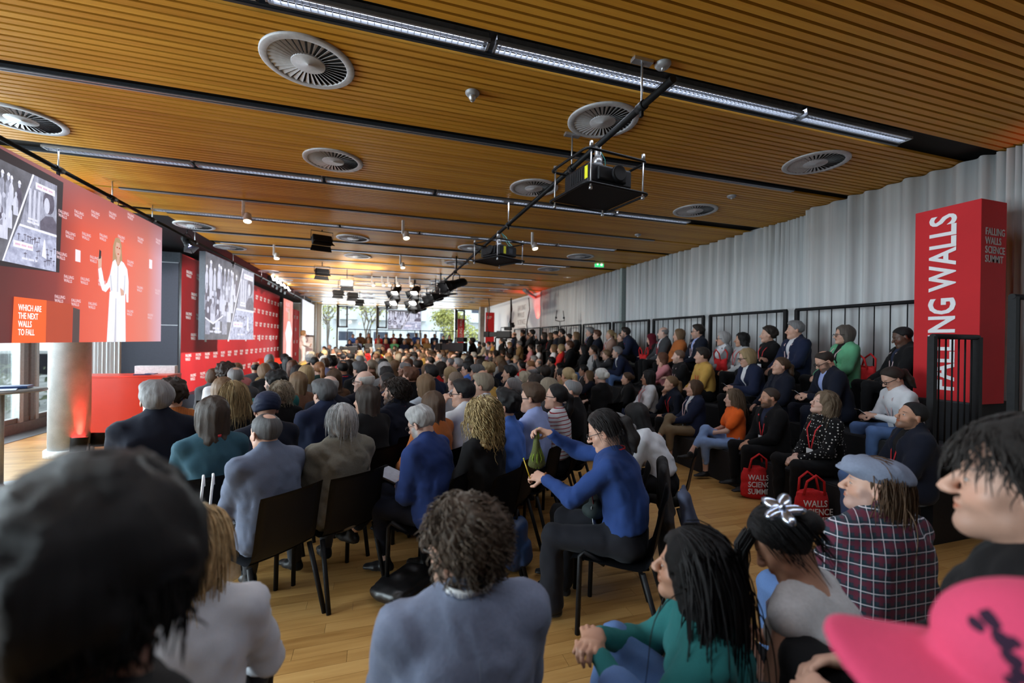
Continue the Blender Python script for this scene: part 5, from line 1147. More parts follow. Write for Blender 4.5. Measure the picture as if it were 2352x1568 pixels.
flat('speaker_face', [wo(.07, .815, .105, .082), wf([(.02, .68), (.14, .68), (.12, .76), (.04, .76)]), wf([(-.6, .6), (-.5, .62), (-.5, .7), (-.56, .74), (-.62, .68)]), wf([(.16, .48), (.3, .46), (.32, .42), (.2, .41)])], FCE, t, 9)
flat('speaker_hair', [wf([(-.1, .78), (-.06, .88), (.04, .915), (.14, .905), (.2, .85), (.17, .8), (.12, .87), (.0, .87), (-.05, .8)])], HB, t, 10); flat('speaker_remote', [wf([(-.6, .68), (-.53, .69), (-.52, .75), (-.58, .76)])], DK, t, 10)
flat('speaker_features', [wo(.03, .826, .026, .007, 10), wo(.11, .824, .026, .007, 10), wo(.07, .771, .03, .006, 10)], PS, t, 11)
# second screen: the slide alone, hung in front of the red backdrop
XA = -3.68; l0 = at_x(471, 700, XA); z0, z1 = at_x(470, 780, XA).z, at_x(475, 578, XA).z
dist = 202/152*math.hypot(1, 0); fwd0 = (l0.x*SY+l0.y*CY); fr_ = fwd0*202/152; r1 = at_d(582, 700, fr_)
t, w2, h2 = screen_frame('slide_screen', (l0.x, l0.y), (r1.x, r1.y), z0, z1, 'hung screen showing the black and white slide in front of the red backdrop', .12); slide(t, .0, w2, .0, h2, 0)
# portrait screen on the stage, far red panel, far hung screen, rear slide screen
XP = -4.3; ya, yb = at_x(651, 740, XP).y, at_x(672, 740, XP).y; t, w3, h3 = screen_frame('portrait_screen', (XP, ya), (XP, yb), .345, CH-.25, 'tall narrow screen showing a figure in white, far along the stage')
flat('picture', [[(0, 0), (w3, 0), (w3, h3), (0, h3)]], pic_mat('portrait_red', [(.3, (.5, .08, .05)), (.7, (.62, .2, .16))], 1.0, .8), t, 0)
flat('figure', [[(w3*.3, 0), (w3*.85, 0), (w3*.8, h3*.35), (w3*.95, h3*.5), (w3*.7, h3*.68), (w3*.45, h3*.68), (w3*.2, h3*.5), (w3*.35, h3*.35)]], WH, t, 1); flat('head', [oval(w3*.57, h3*.78, w3*.16, h3*.1)], HB, t, 2); flat('head', [oval(w3*.57, h3*.77, w3*.1, h3*.08)], FCE, t, 3)
m_ = text_me('FALLING\nWALLS', .3, .012, .8, 1, .9, .0005); ob('lettering', m_, LM2, t, (w3*.2, -.006, h3*.9), (PI/2, 0, 0))
yc, yd = at_x(672.5, 760, SX0).y, at_x(687, 760, SX0).y
logo_wall('backdrop', SX0, yc, min(yd, 28.2), .3, CH-.5, 'shorter red panel with logos beyond the tall narrow screen', .9, .7)
XS2 = -3.4; ye, yf = at_x(694, 740, XS2).y, at_x(721, 740, XS2).y; t, w4, h4 = screen_frame('video_screen', (XS2, ye), (XS2, min(yf, 27.5)), 1.9, CH-.3, 'far hung screen with a washed out picture, beyond the speaker')
b = nb(); b_tube(b, [(w4*.2, .03, h4), (w4*.2, .03, CH+.02-1.9)], .01, 6); b_tube(b, [(w4*.8, .03, h4), (w4*.8, .03, CH+.02-1.9)], .01, 6); ob('hanger', b, M['alu'], t)
flat('picture', [[(0, 0), (w4, 0), (w4, h4), (0, h4)]], pic_mat('washed_picture', [(.3, (.33, .33, .4)), (.7, (.42, .41, .46))], 1.0, .8), t, 0); flat('figure', [[(w4*.5, 0), (w4*.72, 0), (w4*.7, h4*.7), (w4*.55, h4*.7)]], WH, t, 1)
yr = 27.9; a_, c_ = at_y(891, 740, yr), at_y(967, 740, yr); zt_, zb_ = at_y(930, 712, yr).z, at_y(930, 757, yr).z
t, w5, h5 = screen_frame('slide_screen', (a_.x, yr), (c_.x, yr), zb_, min(zt_, CH-.15), 'small screen with the black and white slide in front of the far windows'); slide(t, 0, w5, 0, h5, 0, 4)
b = nb(); b_tube(b, [(w5*.15, .03, h5), (w5*.15, .03, CH+.02-zb_)], .012, 6); b_tube(b, [(w5*.85, .03, h5), (w5*.85, .03, CH+.02-zb_)], .012, 6); ob('hanger', b, M['alu'], t)
# ---- speaker's podium and flip board on the stage
p = at_d(636, 823, 17.5)
t = empty('podium', (p.x-.15, p.y, .34), 0, 'red podium box on the stage in front of the backdrop', 'podium'); b = nb(); b_box(b, (0, 0, (p.z-.34)/2), (.85, .7, p.z-.34), bev=.006); ob('body', b, M['redlac'], t); b = nb(); b_box(b, (0, 0, p.z-.33), (.87, .72, .02)); ob('top', b, M['redlac'], t)
p = at_d(709, 778, 20.2)
t = empty('presentation_monitor', (p.x, p.y, .34), math.radians(-20), 'pale upright panel standing behind the speaker on the stage', 'panel'); b = nb(); b_box(b, (0, 0, .95), (.42, .04, 1.0)); ob('panel', b, M['white'], t); b = nb(); b_box(b, (.19, .02, .4), (.05, .06, .8)); b_box(b, (0, 0, .02), (.5, .3, .04)); ob('stand', b, M['navy'], t)
# ================================================================== CEILING RIG
def pipe(p, q, r, label, name='rigging_pipe'):
    t = empty(name, p, 0, label, 'pipe'); b = nb(); d = Vector(q)-Vector(p); b_tube(b, [(0, 0, 0), d], r, 14); ob('tube', b, M['black'], t); return t
PZ = 3.5
rig = pipe((1.84, 2.39, PZ), (1.84, 26.2, PZ), .026, 'long black rigging pipe running down the room, carrying the projectors')
for i, y in enumerate([2.75, 3.95, 6.16, 8.56, 10.9, 13.8, 16.6, 19.4, 22.2, 25.0]):
    b = nb(); b_tube(b, [(0, y-2.39, 0), (0, y-2.39, CH-PZ+.01)], .008, 6); b_box(b, (0, y-2.39, CH-PZ-.01), (.16, .06, .03)); ob('hanger', b, M['alu'], rig)
    b = nb(); b_tube(b, [(0, y-2.39-.04, 0), (0, y-2.39+.04, 0)], .036, 10); b_box(b, (0, y-2.39, -.05), (.02, .03, .05)); ob('clamp', b, M['black'], rig)
LR = pipe((-3.47, 3.0, 3.62), (-3.62, 24.5, 3.65), .024, 'black rigging pipe along the left side above the hung screens')
for y in (4.6, 5.2, 6.16, 7.2, 8.3, 10, 12.4, 15.2, 18, 20.8, 23.6):
    x = -(y-3)*.007; b = nb(); b_tube(b, [(x, y-3.0, 0), (x, y-3.0, CH-3.62+.01)], .007, 6); ob('hanger', b, M['alu'], LR)
    b = nb(); b_tube(b, [(x, y-3.06, 0), (x, y-2.94, 0)], .036, 10); b_box(b, (x, y-3.0, -.05), (.02, .03, .06)); b_tube(b, [(x+.015*math.cos(k), y-3.0, -.095+.02*math.sin(k)) for k in [2*PI*i/10 for i in range(11)]], .006, 6, False); ob('clamp', b, M['black'], LR)
for s_, ys in ((scr1, (5.2, 7.2)), ):
    for y in ys:
        b = nb(); b_tube(b, [(y-s_.location.y, .03, sz1-s_.location.z-.01), (y-s_.location.y, .03, 3.6-s_.location.z)], .004, 5); ob('wire', b, M['cable'], s_)
def projector(c, phi, label, sc=1.0):
    t = empty('projector', c, math.radians(phi), label, 'projector'); t.scale = (sc,)*3
    b = nb(); b_box(b, (0, 0, 0), (.56, .46, .2), bev=.025); ob('body', b, M['plastic'], t)
    b = nb(); b_box(b, (0, -.245, -.0), (.36, .05, .15), bev=.02); b_lathe(b, [(.085, 0), (.085, .05), (.07, .055)], 24, Matrix.Translation((.06, -.25, .01)) @ Matrix.Rotation(PI/2, 4, 'X')); ob('front_bezel', b, M['black'], t)
    b = nb(); b_lathe(b, [(.0, .05), (.055, .05)], 20, Matrix.Translation((.06, -.252, .01)) @ Matrix.Rotation(PI/2, 4, 'X'), caps=False); ob('lens', b, M['lensblue'], t)
    b = nb()
    for k in range(6): b_box(b, (-.283, -.12+k*.04, 0), (.008, .012, .12))
    ob('air_grille', b, M['blackrub'], t)
    for z, a in ((-.17, 1.0), (.17, .96)):
        b = nb(); x, y, r = .40*a, .36*a, .06; pts = []
        for cx, cy2, a0 in ((x-r, y-r, 0), (-x+r, y-r, PI/2), (-x+r, -y+r, PI), (x-r, -y+r, 1.5*PI)):
            for i in range(5): pts.append((cx+r*math.cos(a0+PI/2*i/4), cy2+r*math.sin(a0+PI/2*i/4), z))
        b_tube(b, pts+[pts[0]], .014, 8, False); ob('cage_bar', b, M['black'], t)
    for sx_ in (-1, 1):
        for sy_ in (-1, 1):
            b = nb(); b_tube(b, [(sx_*.33, sy_*.34, -.21), (sx_*.33, sy_*.34, .2)], .009, 6); b_tube(b, [(sx_*.33, sy_*.34, .19), (sx_*.33, sy_*.34, .24)], .02, 8); b_tube(b, [(sx_*.33, sy_*.34, -.2), (sx_*.33, sy_*.34, -.23)], .018, 8); ob('cage_bolt', b, M['alu'], t)
    b = nb(); b_box(b, (0, 0, -.165), (.72, .64, .006)); ob('base_plate', b, M['black'], t)
    b = nb(); b_tube(b, [(0, 0, .1), (0, 0, .19)], .06, 16); b_tube(b, [(0, 0, .19), (0, 0, .27)], .05, 16); b_tube(b, [(0, 0, .27), (0, 0, .42)], .03, 10); b_box(b, (0, 0, .36), (.05, .05, .14)); ob('mount', b, M['alu'], t)
    for k, (m_, o_) in enumerate((('teal', .08), ('teal', .14), ('cable', .11))):
        b = nb(); b_tube(b, [(.03, .03, .4), (o_, .06, .3), (o_+.06, .12, .16), (o_+.14, .1, .11)], .006, 6); ob('cable', b, M[m_], t)
    b = nb(); b_box(b, (-.281, -.19, 0), (.004, .05, .13)); ob('warning_label', b, M['yellow'], t)
    b = nb(); b_box(b, (.281, -.1, 0), (.004, .06, .14)); ob('warning_label', b, M['yellow'], t)
    b = nb(); b_box(b, (.281, .06, .0), (.006, .1, .1)); ob('input_panel', b, M['greymetal_d'], t)
    return t
pj = at_x(1372, 425, 1.84); projector((1.84, pj.y, pj.z+.02), 8, 'big black ceiling projector in a cage, its lens glowing blue', .82)
pj = at_x(1145, 583, 1.84); projector((1.84, pj.y, pj.z+.02), -62, 'second black projector on the pipe, with yellow stickers', .82)
pj = at_x(1020, 664, 1.84); projector((1.84, pj.y, pj.z), -70, 'third caged projector down the pipe, behind the stage lights', .82)
pj = at_x(945, 713, 1.84); projector((1.84, pj.y, pj.z), -70, 'farthest caged projector at the end of the pipe', .82)
def stage_light(c, phi, tilt, label, lit=True, group=None, name='stage_spotlight'):
    t = empty(name, c, math.radians(phi), label, 'stage light', group); t.scale = (1.35, 1.35, 1) if name == 'stage_spotlight' else (1, 1, 1); R4 = Matrix.Rotation(tilt, 4, 'X')
    b = nb(); b_lathe(b, [(.0, -.2), (.085, -.2), (.1, -.15), (.1, .05), (.115, .06), (.115, .16)], 20, R4, caps=False); ob('housing', b, M['black'], t)
    b = nb(); b_lathe(b, [(.0, .1), (.1, .1)], 20, R4, caps=False); ob('lens', b, M['bright'] if lit else M['lensblue'], t)
    b = nb()
    for k in range(4):
        M2 = R4 @ Matrix.Rotation(k*PI/2, 4, 'Z') @ Matrix.Translation((0, .125, .2)) @ Matrix.Rotation(-.35, 4, 'X'); vs = [M2 @ Vector(v) for v in ((-.1, 0, -.06), (.1, 0, -.06), (.14, 0, .09), (-.14, 0, .09))]; b_poly(b, vs, .003)
    ob('barn_door', b, M['black'], t)
    b = nb(); b_tube(b, [(-.13, 0, 0), (-.13, 0, .2), (-.05, 0, .26), (.05, 0, .26), (.13, 0, .2), (.13, 0, 0)], .01, 6); b_tube(b, [(0, 0, .26), (0, 0, CH-c[2]+.085)], .014, 8); ob('yoke', b, M['black'], t)
    return t
for px, py, tl in ((1048, 640, 2.0), (1012, 672, 1.9), (1000, 683, 1.9), (980, 690, 1.9), (966, 700, 1.9)):
    q = at_x(px, py, 1.84); stage_light((1.84, q.y, min(q.z, PZ-.34)), -72, tl, 'large black stage spotlight hanging on the pipe nearest the cameras' if px == 1048 else 'black stage spotlight in the cluster on the far pipe, %s' % {1012: 'nearest of the cluster', 1000: 'second one', 980: 'third one', 966: 'farthest one'}.get(px), True)
def flood(c, phi, label, lit=False, group=None, w=.36):
    t = empty('floodlight', c, math.radians(phi), label, 'stage light', group); R4 = Matrix.Rotation(-.35, 4, 'X')
    b = nb(); r = b_box(b, (0, 0, 0), (w, .14, .17), R4.to_3x3(), .02); ob('housing', b, M['black'], t)
    b = nb(); b_box(b, R4 @ Vector((0, -.06, -.075)), (w*.9, .1, .012), R4.to_3x3())
    if lit: b_box(b, R4 @ Vector((0, -.076, .0)), (w*.92, .008, .15), R4.to_3x3())
    ob('lens', b, M['bright'] if lit else M['blackrub'], t)
    b = nb(); b_tube(b, [(-w/2-.02, 0, 0), (-w/2-.02, 0, .17), (w/2+.02, 0, .17), (w/2+.02, 0, 0)], .008, 6); b_tube(b, [(0, 0, .17), (0, 0, CH-c[2]+.085)], .012, 6); ob('yoke', b, M['black'], t)
    b = nb()
    for s in (-1, 1): b_poly(b, [R4 @ Vector(v) for v in ((-w*.48, s*.075, -.08), (w*.48, s*.075, -.08), (w*.55, s*.13, -.17), (-w*.55, s*.13, -.17))], .003)
    ob('barn_door', b, M['black'], t); return t
for px, py, d, lit, lab in ((740, 534, 8.3, 0, 'black floodlight hanging left of the lamp strip, nearest of the unlit ones'), (740, 625, 11.8, 0, 'unlit black floodlight above the middle of the room'), (797, 652, 13.0, 1, 'glaring lit floodlight above the audience'), (777, 672, 15.5, 0, 'unlit black floodlight just left below the glaring one'), (810, 678, 15.5, 0, 'unlit black floodlight just below the glaring one'), (826, 692, 19.0, 0, 'farthest unlit black floodlight above the far audience')):
    q = at_d(px, py, d); flood((q.x, q.y, min(q.z, CH-.2)), 20 if not lit else 0, lab, bool(lit))
for px, py in ((910, 668), (954, 668)):
    q = at_d(px, py, 15.0); stage_light((q.x, q.y, min(q.z, CH-.33)), -25, 2.3, 'black stage lantern with bright lit doors, hung before the far pipe, %s' % ('left of the two' if px == 910 else 'right of the two'), True)
    q = at_d(px-3, py+24, 15.0); stage_light((q.x, q.y, q.z), -25, 2.2, 'small glaring lamp hung under the %s stage lantern' % ('left' if px == 910 else 'right'), True)
for i in range(5):
    q = at_x(622+i*9, 640+i*6, -3.55); flood((q.x, q.y, q.z), 90, 'small lit floodlight above the far end of the backdrop, number %s of its row' % ('one', 'two', 'three', 'four', 'five')[i], True, None, .3)
q = at_d(430, 553, 8.2); stage_light((q.x, q.y, q.z-.03), 60, 2.5, 'black camera head hanging from the left pipe above the dark panel', False, None, 'ceiling_camera').scale = (.62,)*3
def track_spot(px, py, d, label, group=None):
    q = at_d(px, py, d); q.z = CH-.27; t = empty('track_spotlight', q, .3, label, 'spotlight', group)
    b = nb(); b_box(b, (-.055, 0, .13), (.04, .035, .24), bev=.004); ob('arm', b, M['white'], t); R4 = Matrix.Rotation(2.75, 4, 'X')
    b = nb(); b_lathe(b, [(.0, -.06), (.05, -.06), (.055, -.04), (.055, .07)], 20, R4, caps=False); ob('lamp_head', b, M['white'], t); b = nb(); b_lathe(b, [(.0, .055), (.052, .055)], 20, R4, caps=False); ob('lens', b, M['lampwarm'], t)
track_spot(569, 474, 6.55, 'white track spotlight on the left, nearest the hung screen'); track_spot(933, 505, 7.5, 'white track spotlight near the middle, left of the second projector'); track_spot(1228, 538, 8.2, 'white track spotlight right of the second projector')
track_spot(636, 563, 9.6, 'white track spotlight above the slide screen'); track_spot(925, 584, 10.6, 'white track spotlight in front of the far vents')
for px in (858, 881, 895, 914, 945): track_spot(px, 628, 14.2, 'small white track spotlight above the far audience, %s of the five' % {858: 'leftmost', 881: 'second', 895: 'middle', 914: 'fourth', 945: 'rightmost'}[px])
# smoke detectors
for px, py, y_, lab in ((1085, 217, None, 'grey domed smoke detector beside a ceiling hatch'), (1522, 152, None, 'flat round ceiling sensor behind the near end of the black pipe'), (1465, 540, None, 'small ceiling detector in front of the exit sign'), (1680, 452, None, 'flat oval ceiling speaker near the curtain')):
    q = at_z(px, py, CH-.02); t = empty('smoke_detector', (q.x, q.y, CH-.004), 0, lab, 'detector'); b = nb(); b_lathe(b, [(.06, 0), (.06, -.012), (.045, -.03), (.0, -.034)], 24, caps=False); ob('base', b, M['greymetal'], t); b = nb(); b_lathe(b, [(.03, -.03), (.032, -.05), (.016, -.075), (0, -.077)], 20, caps=False) if px == 1085 else b_lathe(b, [(.012, -.03), (.012, -.05), (0, -.05)], 12, caps=False); ob('dome', b, M['alu'], t)
# exit signs
for px, py, d, lab in ((1376, 606, 11.5, 'green exit sign hanging near the curtain corner'), (1303, 631, 14.0, 'second exit sign seen edge lit, farther down the room')):
    q = at_d(px, py, d); t = empty('exit_sign', (q.x, q.y, q.z), math.radians(-12), lab, 'sign'); b = nb(); b_box(b, (0, 0, 0), (.26, .03, .19), bev=.004); ob('casing', b, M['white'], t)
    b = nb(); b_box(b, (0, -.017, -.01), (.24, .004, .15)); ob('sign_face', b, M['green'] if d < 12 else M['exitwhite'], t); b = nb(); b_box(b, (0, 0, (CH-q.z+.075)/2), (.02, .02, CH-q.z-.06)); ob('hanger', b, M['alu'], t)
    if d < 12:
        b = nb(); b_box(b, (-.045, -.02, .01), (.014, .003, .045)); vs = [(-.075, -.02, -.005), (-.015, -.02, -.005), (-.045, -.02, -.04)]; b_poly(b, vs); b_box(b, (.06, -.02, -.01), (.05, .003, .075)); ob('pictogram', b, M['exitwhite'], t)
# far red banners
def banner(px0, px1, y, pz0, pz1, text, label, vertical):
    a, c = at_y(px0, 740, y), at_y(px1, 740, y); zt, zb = at_y(px0, pz0, y).z, at_y(px0, pz1, y).z; w = c.x-a.x; t = empty('banner', (a.x, y, 0), 0, label, 'banner'); b = nb(); b_box(b, (w/2, .05, (zt+zb)/2), (w, .1, zt-zb)); ob('panel', b, M['red'], t)
    b = nb(); b_box(b, (w/2, .05, zb/2), (w*.6, .08, zb)); ob('stand', b, M['black'], t)
    m_ = text_me(text, w*(.72 if vertical else .19), .01, .8, 1, .9)
    if vertical: ob('lettering', m_, M['letter'], t, (w*.74, -.004, zb+.1), Matrix(((0, -1, 0), (0, 0, -1), (1, 0, 0))).to_euler())
    else: ob('lettering', m_, M['letter'], t, (w*.1, -.004, zt-(zt-zb)*.16), (PI/2, 0, 0))
banner(1052, 1066, 23.2, 732, 788, 'FALLING WALLS', 'narrow red banner with upright white lettering in front of the far windows', True)
banner(1116, 1135.5, 22.5, 717, 788, 'FALLING\nWALLS', 'wide red banner with two small white lines, by the far right corner', False)
q = at_x(1198, 722, 6.49); b = nb(); m_ = text_me('FALLING\nWALLS\nSCIENCE\nSUMMIT', .36, .0, .85, 1, .95); ob('lettering', m_, M['letterdim'], None, (6.49, q.y+.6, q.z+.2), Matrix(((0, 0, -1), (-1, 0, 0), (0, 1, 0))).to_euler()); tag(COL.objects[-1], 'faint four line lettering on the white wall beyond the curtain', 'lettering')
# antenna stand, cable bundle, hanging cables and camera gear at the far right
q = at_d(1286, 738, 14.0); t = empty('antenna_stand', (q.x, q.y, 1.2), 0, 'slim stand with two upright antennas behind the far guard rail', 'stand'); b = nb(); hz = q.z-1.2
b_tube(b, [(0, 0, 0), (0, 0, hz)], .018, 8); b_tube(b, [(0, 0, .25), (.3, 0, 0)], .012, 6); b_tube(b, [(0, 0, .25), (-.18, .25, 0)], .012, 6); b_tube(b, [(0, 0, .25), (-.18, -.25, 0)], .012, 6); ob('stand_pole', b, M['greymetal'], t)
for s in (-1, 1):
    b = nb(); b_tube(b, [(0, 0, hz), (s*.16, 0, hz+.03), (s*.14, 0, hz+.14)], .014, 6); b_box(b, (s*.14, 0, hz+.12), (.05, .05, .06)); b_tube(b, [(s*.14, 0, hz+.15), (s*.11, 0, hz+.36)], .012, 6); ob('antenna', b, M['black'], t)
q = at_d(1160, 700, 19.0); t = empty('ceiling_truss', (q.x, q.y, CH-.2), 0, 'dark beam with dangling cables under the far ceiling corner', 'beam'); b = nb(); b_box(b, (1.0, -1.0, .0), (.12, 5, .1), rz(-.5)); ob('beam', b, M['greymetal'], t)
for k, (x_, y_) in enumerate(((-.6, .6), (.25, -.1), (.9, -.6))):
    b = nb(); b_tube(b, [(x_, y_, .0), (x_+.05, y_, -.5), (x_-.08, y_, -1.2), (x_+.03, y_, -1.7)], .02, 6); ob('cable', b, M['cable'], t)
b = nb(); b_tube(b, [(.25, -.1, -.05), (.25, -.1, -1.1)], .035, 8); b_box(b, (.25, -.15, -1.2), (.2, .25, .2)); b_lathe(b, [(.07, 0), (.08, .15)], 12, Matrix.Translation((.25, -.3, -1.25)) @ Matrix.Rotation(PI/2, 4, 'X')); ob('hanging_camera', b, M['black'], t)
CAMPOS = []
def tv_camera(c, phi, label, h, s=1.0):
    CAMPOS.append((c[0], c[1]))
    t = empty('video_camera', (c[0], c[1], c[2]-h), math.radians(phi), label, 'camera'); b = nb(); b_box(b, (0, 0, h), (.16*s, .42*s, .2*s), bev=.015); b_box(b, (0, .32*s, h+.0), (.13*s, .3*s, .14*s), bev=.01); ob('camera_body', b, M['plastic'], t)
    b = nb(); b_box(b, (0, .52*s, h), (.2*s, .16*s, .16*s), bev=.01); ob('lens_hood', b, M['black'], t); b = nb(); b_box(b, (-.02, -.12*s, h+.17*s), (.14*s, .2*s, .1*s), bev=.008); b_tube(b, [(0, .1*s, h+.1*s), (0, .1*s, h+.2*s), (0, -.1*s, h+.2*s)], .012*s, 6); ob('viewfinder', b, M['black'], t)
    b = nb(); b_box(b, (0, 0, h-.16*s), (.14, .2, .1), bev=.01); b_tube(b, [(.1, -.05, h-.15), (.16, -.5, h-.3)], .012, 6); ob('pan_head', b, M['black'], t)
    for k in range(3):
        a = k*2.094+.5; b = nb(); b_tube(b, [(0, 0, h-.2), (.42*math.cos(a), .42*math.sin(a), .0)], [.03, .02], 8); ob('leg', b, M['black'], t)
q = at_d(1052, 797, 14.4); tv_camera((q.x, q.y, q.z), 40, 'large black television camera on a tripod beside the standing operator', q.z, 1.5)
q = at_d(1158, 768, 16.0); tv_camera((q.x, q.y, q.z), 55, 'black video camera raised on the seating steps before the far railing', q.z-.42, 1.3)
rail((at_d(1138, 774, 15.3).x, at_d(1138, 774, 15.3).y, .42), (at_d(1186, 774, 15.3).x, at_d(1186, 774, 15.3).y, .42), 1.43, 'black railing in front of the far raised video camera', .3, (0, .72))
q = at_d(812, 800, 15.2); tv_camera((q.x, q.y, q.z), 70, 'small camera standing among the audience near the front of the stage', q.z, .8)
# far stepped seating and its railing
t = empty('bleacher', (0, 26, 0), 0, 'dark stepped seating under the far windows', 'seating platform'); fx0, fx1 = at_y(793, 770, 25.0).x, at_y(1060, 770, 25.0).x
for k in range(2):
    b = nb(); b_box(b, ((fx0+fx1)/2, -.6+k*.75+.4, .2+.2*k), (fx1-fx0, 1.5-.7*k, .4*(k+1))); ob('step', b, M['darkwall'], t)
rail((fx0, 26.7, .8), (fx1, 26.7, .8), at_y(900, 758, 26.7).z-.8, 'long thin black railing behind the far audience rows', .42, tuple((fx1-fx0)*i/5 for i in range(6)))
# ================================================================== THE AUDIENCE
def zc(px, py, z): return at_z(px, py, z)
def lod_of(v): 
    d = v.x*SY+v.y*CY; return 0 if d < 2.9 else 1 if d < 7.6 else 2
HN = dict(black='black', dark='dark', brown='brown', lbrown='light brown', blond='blond', ash='ash blond', ginger='ginger', auburn='auburn', grey='grey', silver='silver grey', white='white', salt='greying dark')
ALLP = list(CAMPOS); WHO = {}
def P(px, py, z, phi, label, **k):
    """place by the head's spot in the photograph; if someone already sits there, slide along the line of sight"""
    z += .09 if py < 925 and not k.pop('keep', 0) else .02
    v0 = zc(px, py, z); d0 = v0.x*SY+v0.y*CY; d0 = min(d0, 23.5) if d0 > 0 else 23.5; best = None
    for dd in (0, .12, -.12, .25, -.25, .4, -.4, .55, -.55, .75, -.75, 1.0, -1.0, 1.3, -1.3):
        d = d0+dd*(1 if d0 < 9 else 1.4); v = at_d(px, py, d)
        if not 1.15 < v.z < 1.5: continue
        c = min([9]+[math.hypot(v.x-a, v.y-b) for a, b in ALLP]); sc_ = min(c, .42)-abs(dd)*.16
        if best is None or sc_ > best[0]: best = (sc_, v)
    v = best[1]; d = v.x*SY+v.y*CY
    lod = k.pop('lod', lod_of(v)); k.setdefault('chair', 'full' if d < 6.5 else 'far'); k.setdefault('sc', max(.92, min(1.1, v.z/1.315)))
    o, J = person(v, phi, label, lod=lod, **k); ALLP.append((v.x, v.y)); WHO[label] = (o, J); return o, J
def PD(px, py, d, phi, label, **k):
    v = at_d(px, py, d); lod = k.pop('lod', lod_of(v)); o, J = person(v, phi, label, lod=lod, **k); ALLP.append((o.location.x, o.location.y)); WHO[label] = (o, J); return o, J
rgL = random.Random(11)
def mat_cap():
    t, base, co = cloth_nt('pink_cap_cloth', 300., .15); sp = t.n('ShaderNodeSeparateXYZ', {0: co}); y, z = sp.outputs[1], sp.outputs[2]; n = t.n('ShaderNodeTexNoise', {'Vector': co, 'Scale': 45.0}).outputs[0]
    def dist(cy_, cz, r): 
        a = t.math('SUBTRACT', y, cy_); c = t.math('SUBTRACT', z, cz); return t.math('SUBTRACT', t.math('SQRT', t.math('ADD', t.math('MULTIPLY', a, a), t.math('MULTIPLY', c, c))), r)
    side = t.math('LESS_THAN', sp.outputs[0], -.03); d = dist(.060, .108, .006)
    for q in ((.055, .095, .007), (.070, .098, .005), (.047, .098, .004), (.051, .083, .007), (.047, .071, .007), (.037, .066, .005), (.053, .062, .005), (.031, .06, .004)): d = t.math('MINIMUM', d, dist(*q))
    m = t.math('MULTIPLY', t.math('LESS_THAN', t.math('ADD', d, t.math('MULTIPLY', t.math('SUBTRACT', n, .5), .008)), 0.), side); base = t.mix(m, base, (.03, .012, .03))
    yl = t.math('MINIMUM', dist(.030, .105, .008), t.math('MINIMUM', dist(.02, .085, .007), dist(.022, .06, .009))); base = t.mix(t.math('MULTIPLY', t.math('LESS_THAN', yl, 0.), side), base, (.5, .42, .02))
    t.P(Base_Color=base); return t.m
M['cap'] = mat_cap()
# ---- people right in front of the camera -----------------------------------------------------------
def curls(style, n, L, r, wv, fq, seed, down=.8, out=.02, curl=.8, ymax=.05, zmin=-.06, lod=0, hl=.3, seg=14, lift=.12):
    return lambda: add_locks(hair_mesh(style, lod, seed, hl), n, L, r, wv, fq, random.Random(seed), down, ymax, zmin, out, curl, seg=seg, lift=lift)
PD(214, 1082, .475, -40, 'close dark haired head, out of focus in the bottom left corner', pose='lap', hair='short', hc=(.012, .012, .013), top='sweater', tc='black', skin='b', lod=1, head=(62, 12, 0), chair=None, hairfn=curls('mop', 700, .045, .0022, .002, .5, 3, 1.0, .027, .2, .0, -.06, 1, seg=6, lift=.1))
PD(440, 1162, 1.22, 8, 'blond person in a white shirt, half hidden behind the close dark head', pose='lap', hair='side', hc=(.62, .42, .19), top='shirt', tc='white', skin='a', fem=1, sc=.93, lod=0, head=(-8, 0, 0), topm='smoothcloth', hairfn=curls('bob', 420, .15, .002, .003, .6, 5, 1.1, .021, .1, .05, -.05, seg=10, lift=.05))
PD(1072, 1129, 1.2, 2, 'man with brown curly hair and grey blue blazer seen from behind, at the bottom centre', pose='lap', hair='curly', hc=(.10, .066, .042), top='jacket', tc=(.19, .225, .32), shirt='white', skin='a', lod=0, head=(40, 0, 0), glasses=1, beard=.5, legs='black', sc=1.0, topm='tweed', hairfn=curls('mop', 800, .05, .0028, .007, 1.3, 9, .25, .027, 1.0, .06, -.03, seg=7, lift=.55))
PD(1600, 1213, 1.36, 56, 'woman in a teal roll neck with long glossy black hair, hugging her knee', pose=dict(lh=(-.03, .43, .37), rh=(.05, .43, .37), lhd=(.9, .35, .3), rhd=(-.9, .35, .3), lfoot=(-.08, .46, .25), rfoot=(.08, .48, .24), lean=10, hs=.33, curl=1.1, head=(-14, 4, 0)), fem=1, hair='longwavy', hc='black', hlen=.5, top='turtle', tc=(.022, .15, .15), legs='jeans', shoes=(.4, .4, .4), skin='b', lod=0, sc=.95, cuff=.06, hairfn=curls('longwavy', 620, .62, .0024, .008, 1.0, 21, 1.4, .021, .3, .03, -.04, hl=.5, seg=14, lift=.03))
PD(1742, 1160, 1.5, 20, 'woman bending over her phone, dark hair held by a silver flower clip, grey knit vest', pose=dict(lean=18, lh=(-.03, .33, .27), rh=(.07, .31, .25), lhd=(.3, 1, .2), rhd=(-.3, .9, .3), head=(14, -38, 0), curl=.8, hs=.42), fem=1, hair='bun', hc='black', top='vest', tc=(.55, .56, .57), topm='tweed', legs='black', skin='b', lod=0, sc=.95, hairfn=curls('bun', 260, .12, .0016, .002, .5, 31, 1.0, .0125, .1, .05, -.02, seg=9, lift=.02))
PD(2025, 1047, 1.85, -4, 'man in a blue grey flat cap and plaid flannel shirt, long brown hair', pose='lap', hair='flatcap', hc=(.2, .235, .32), top='closed', fat=1.22, tc=(.03, .04, .06), topm='plaid', legs='jeans', skin='a', lod=0, head=(38, 6, 0), beard=.25, sc=.98, hairm='tweed')
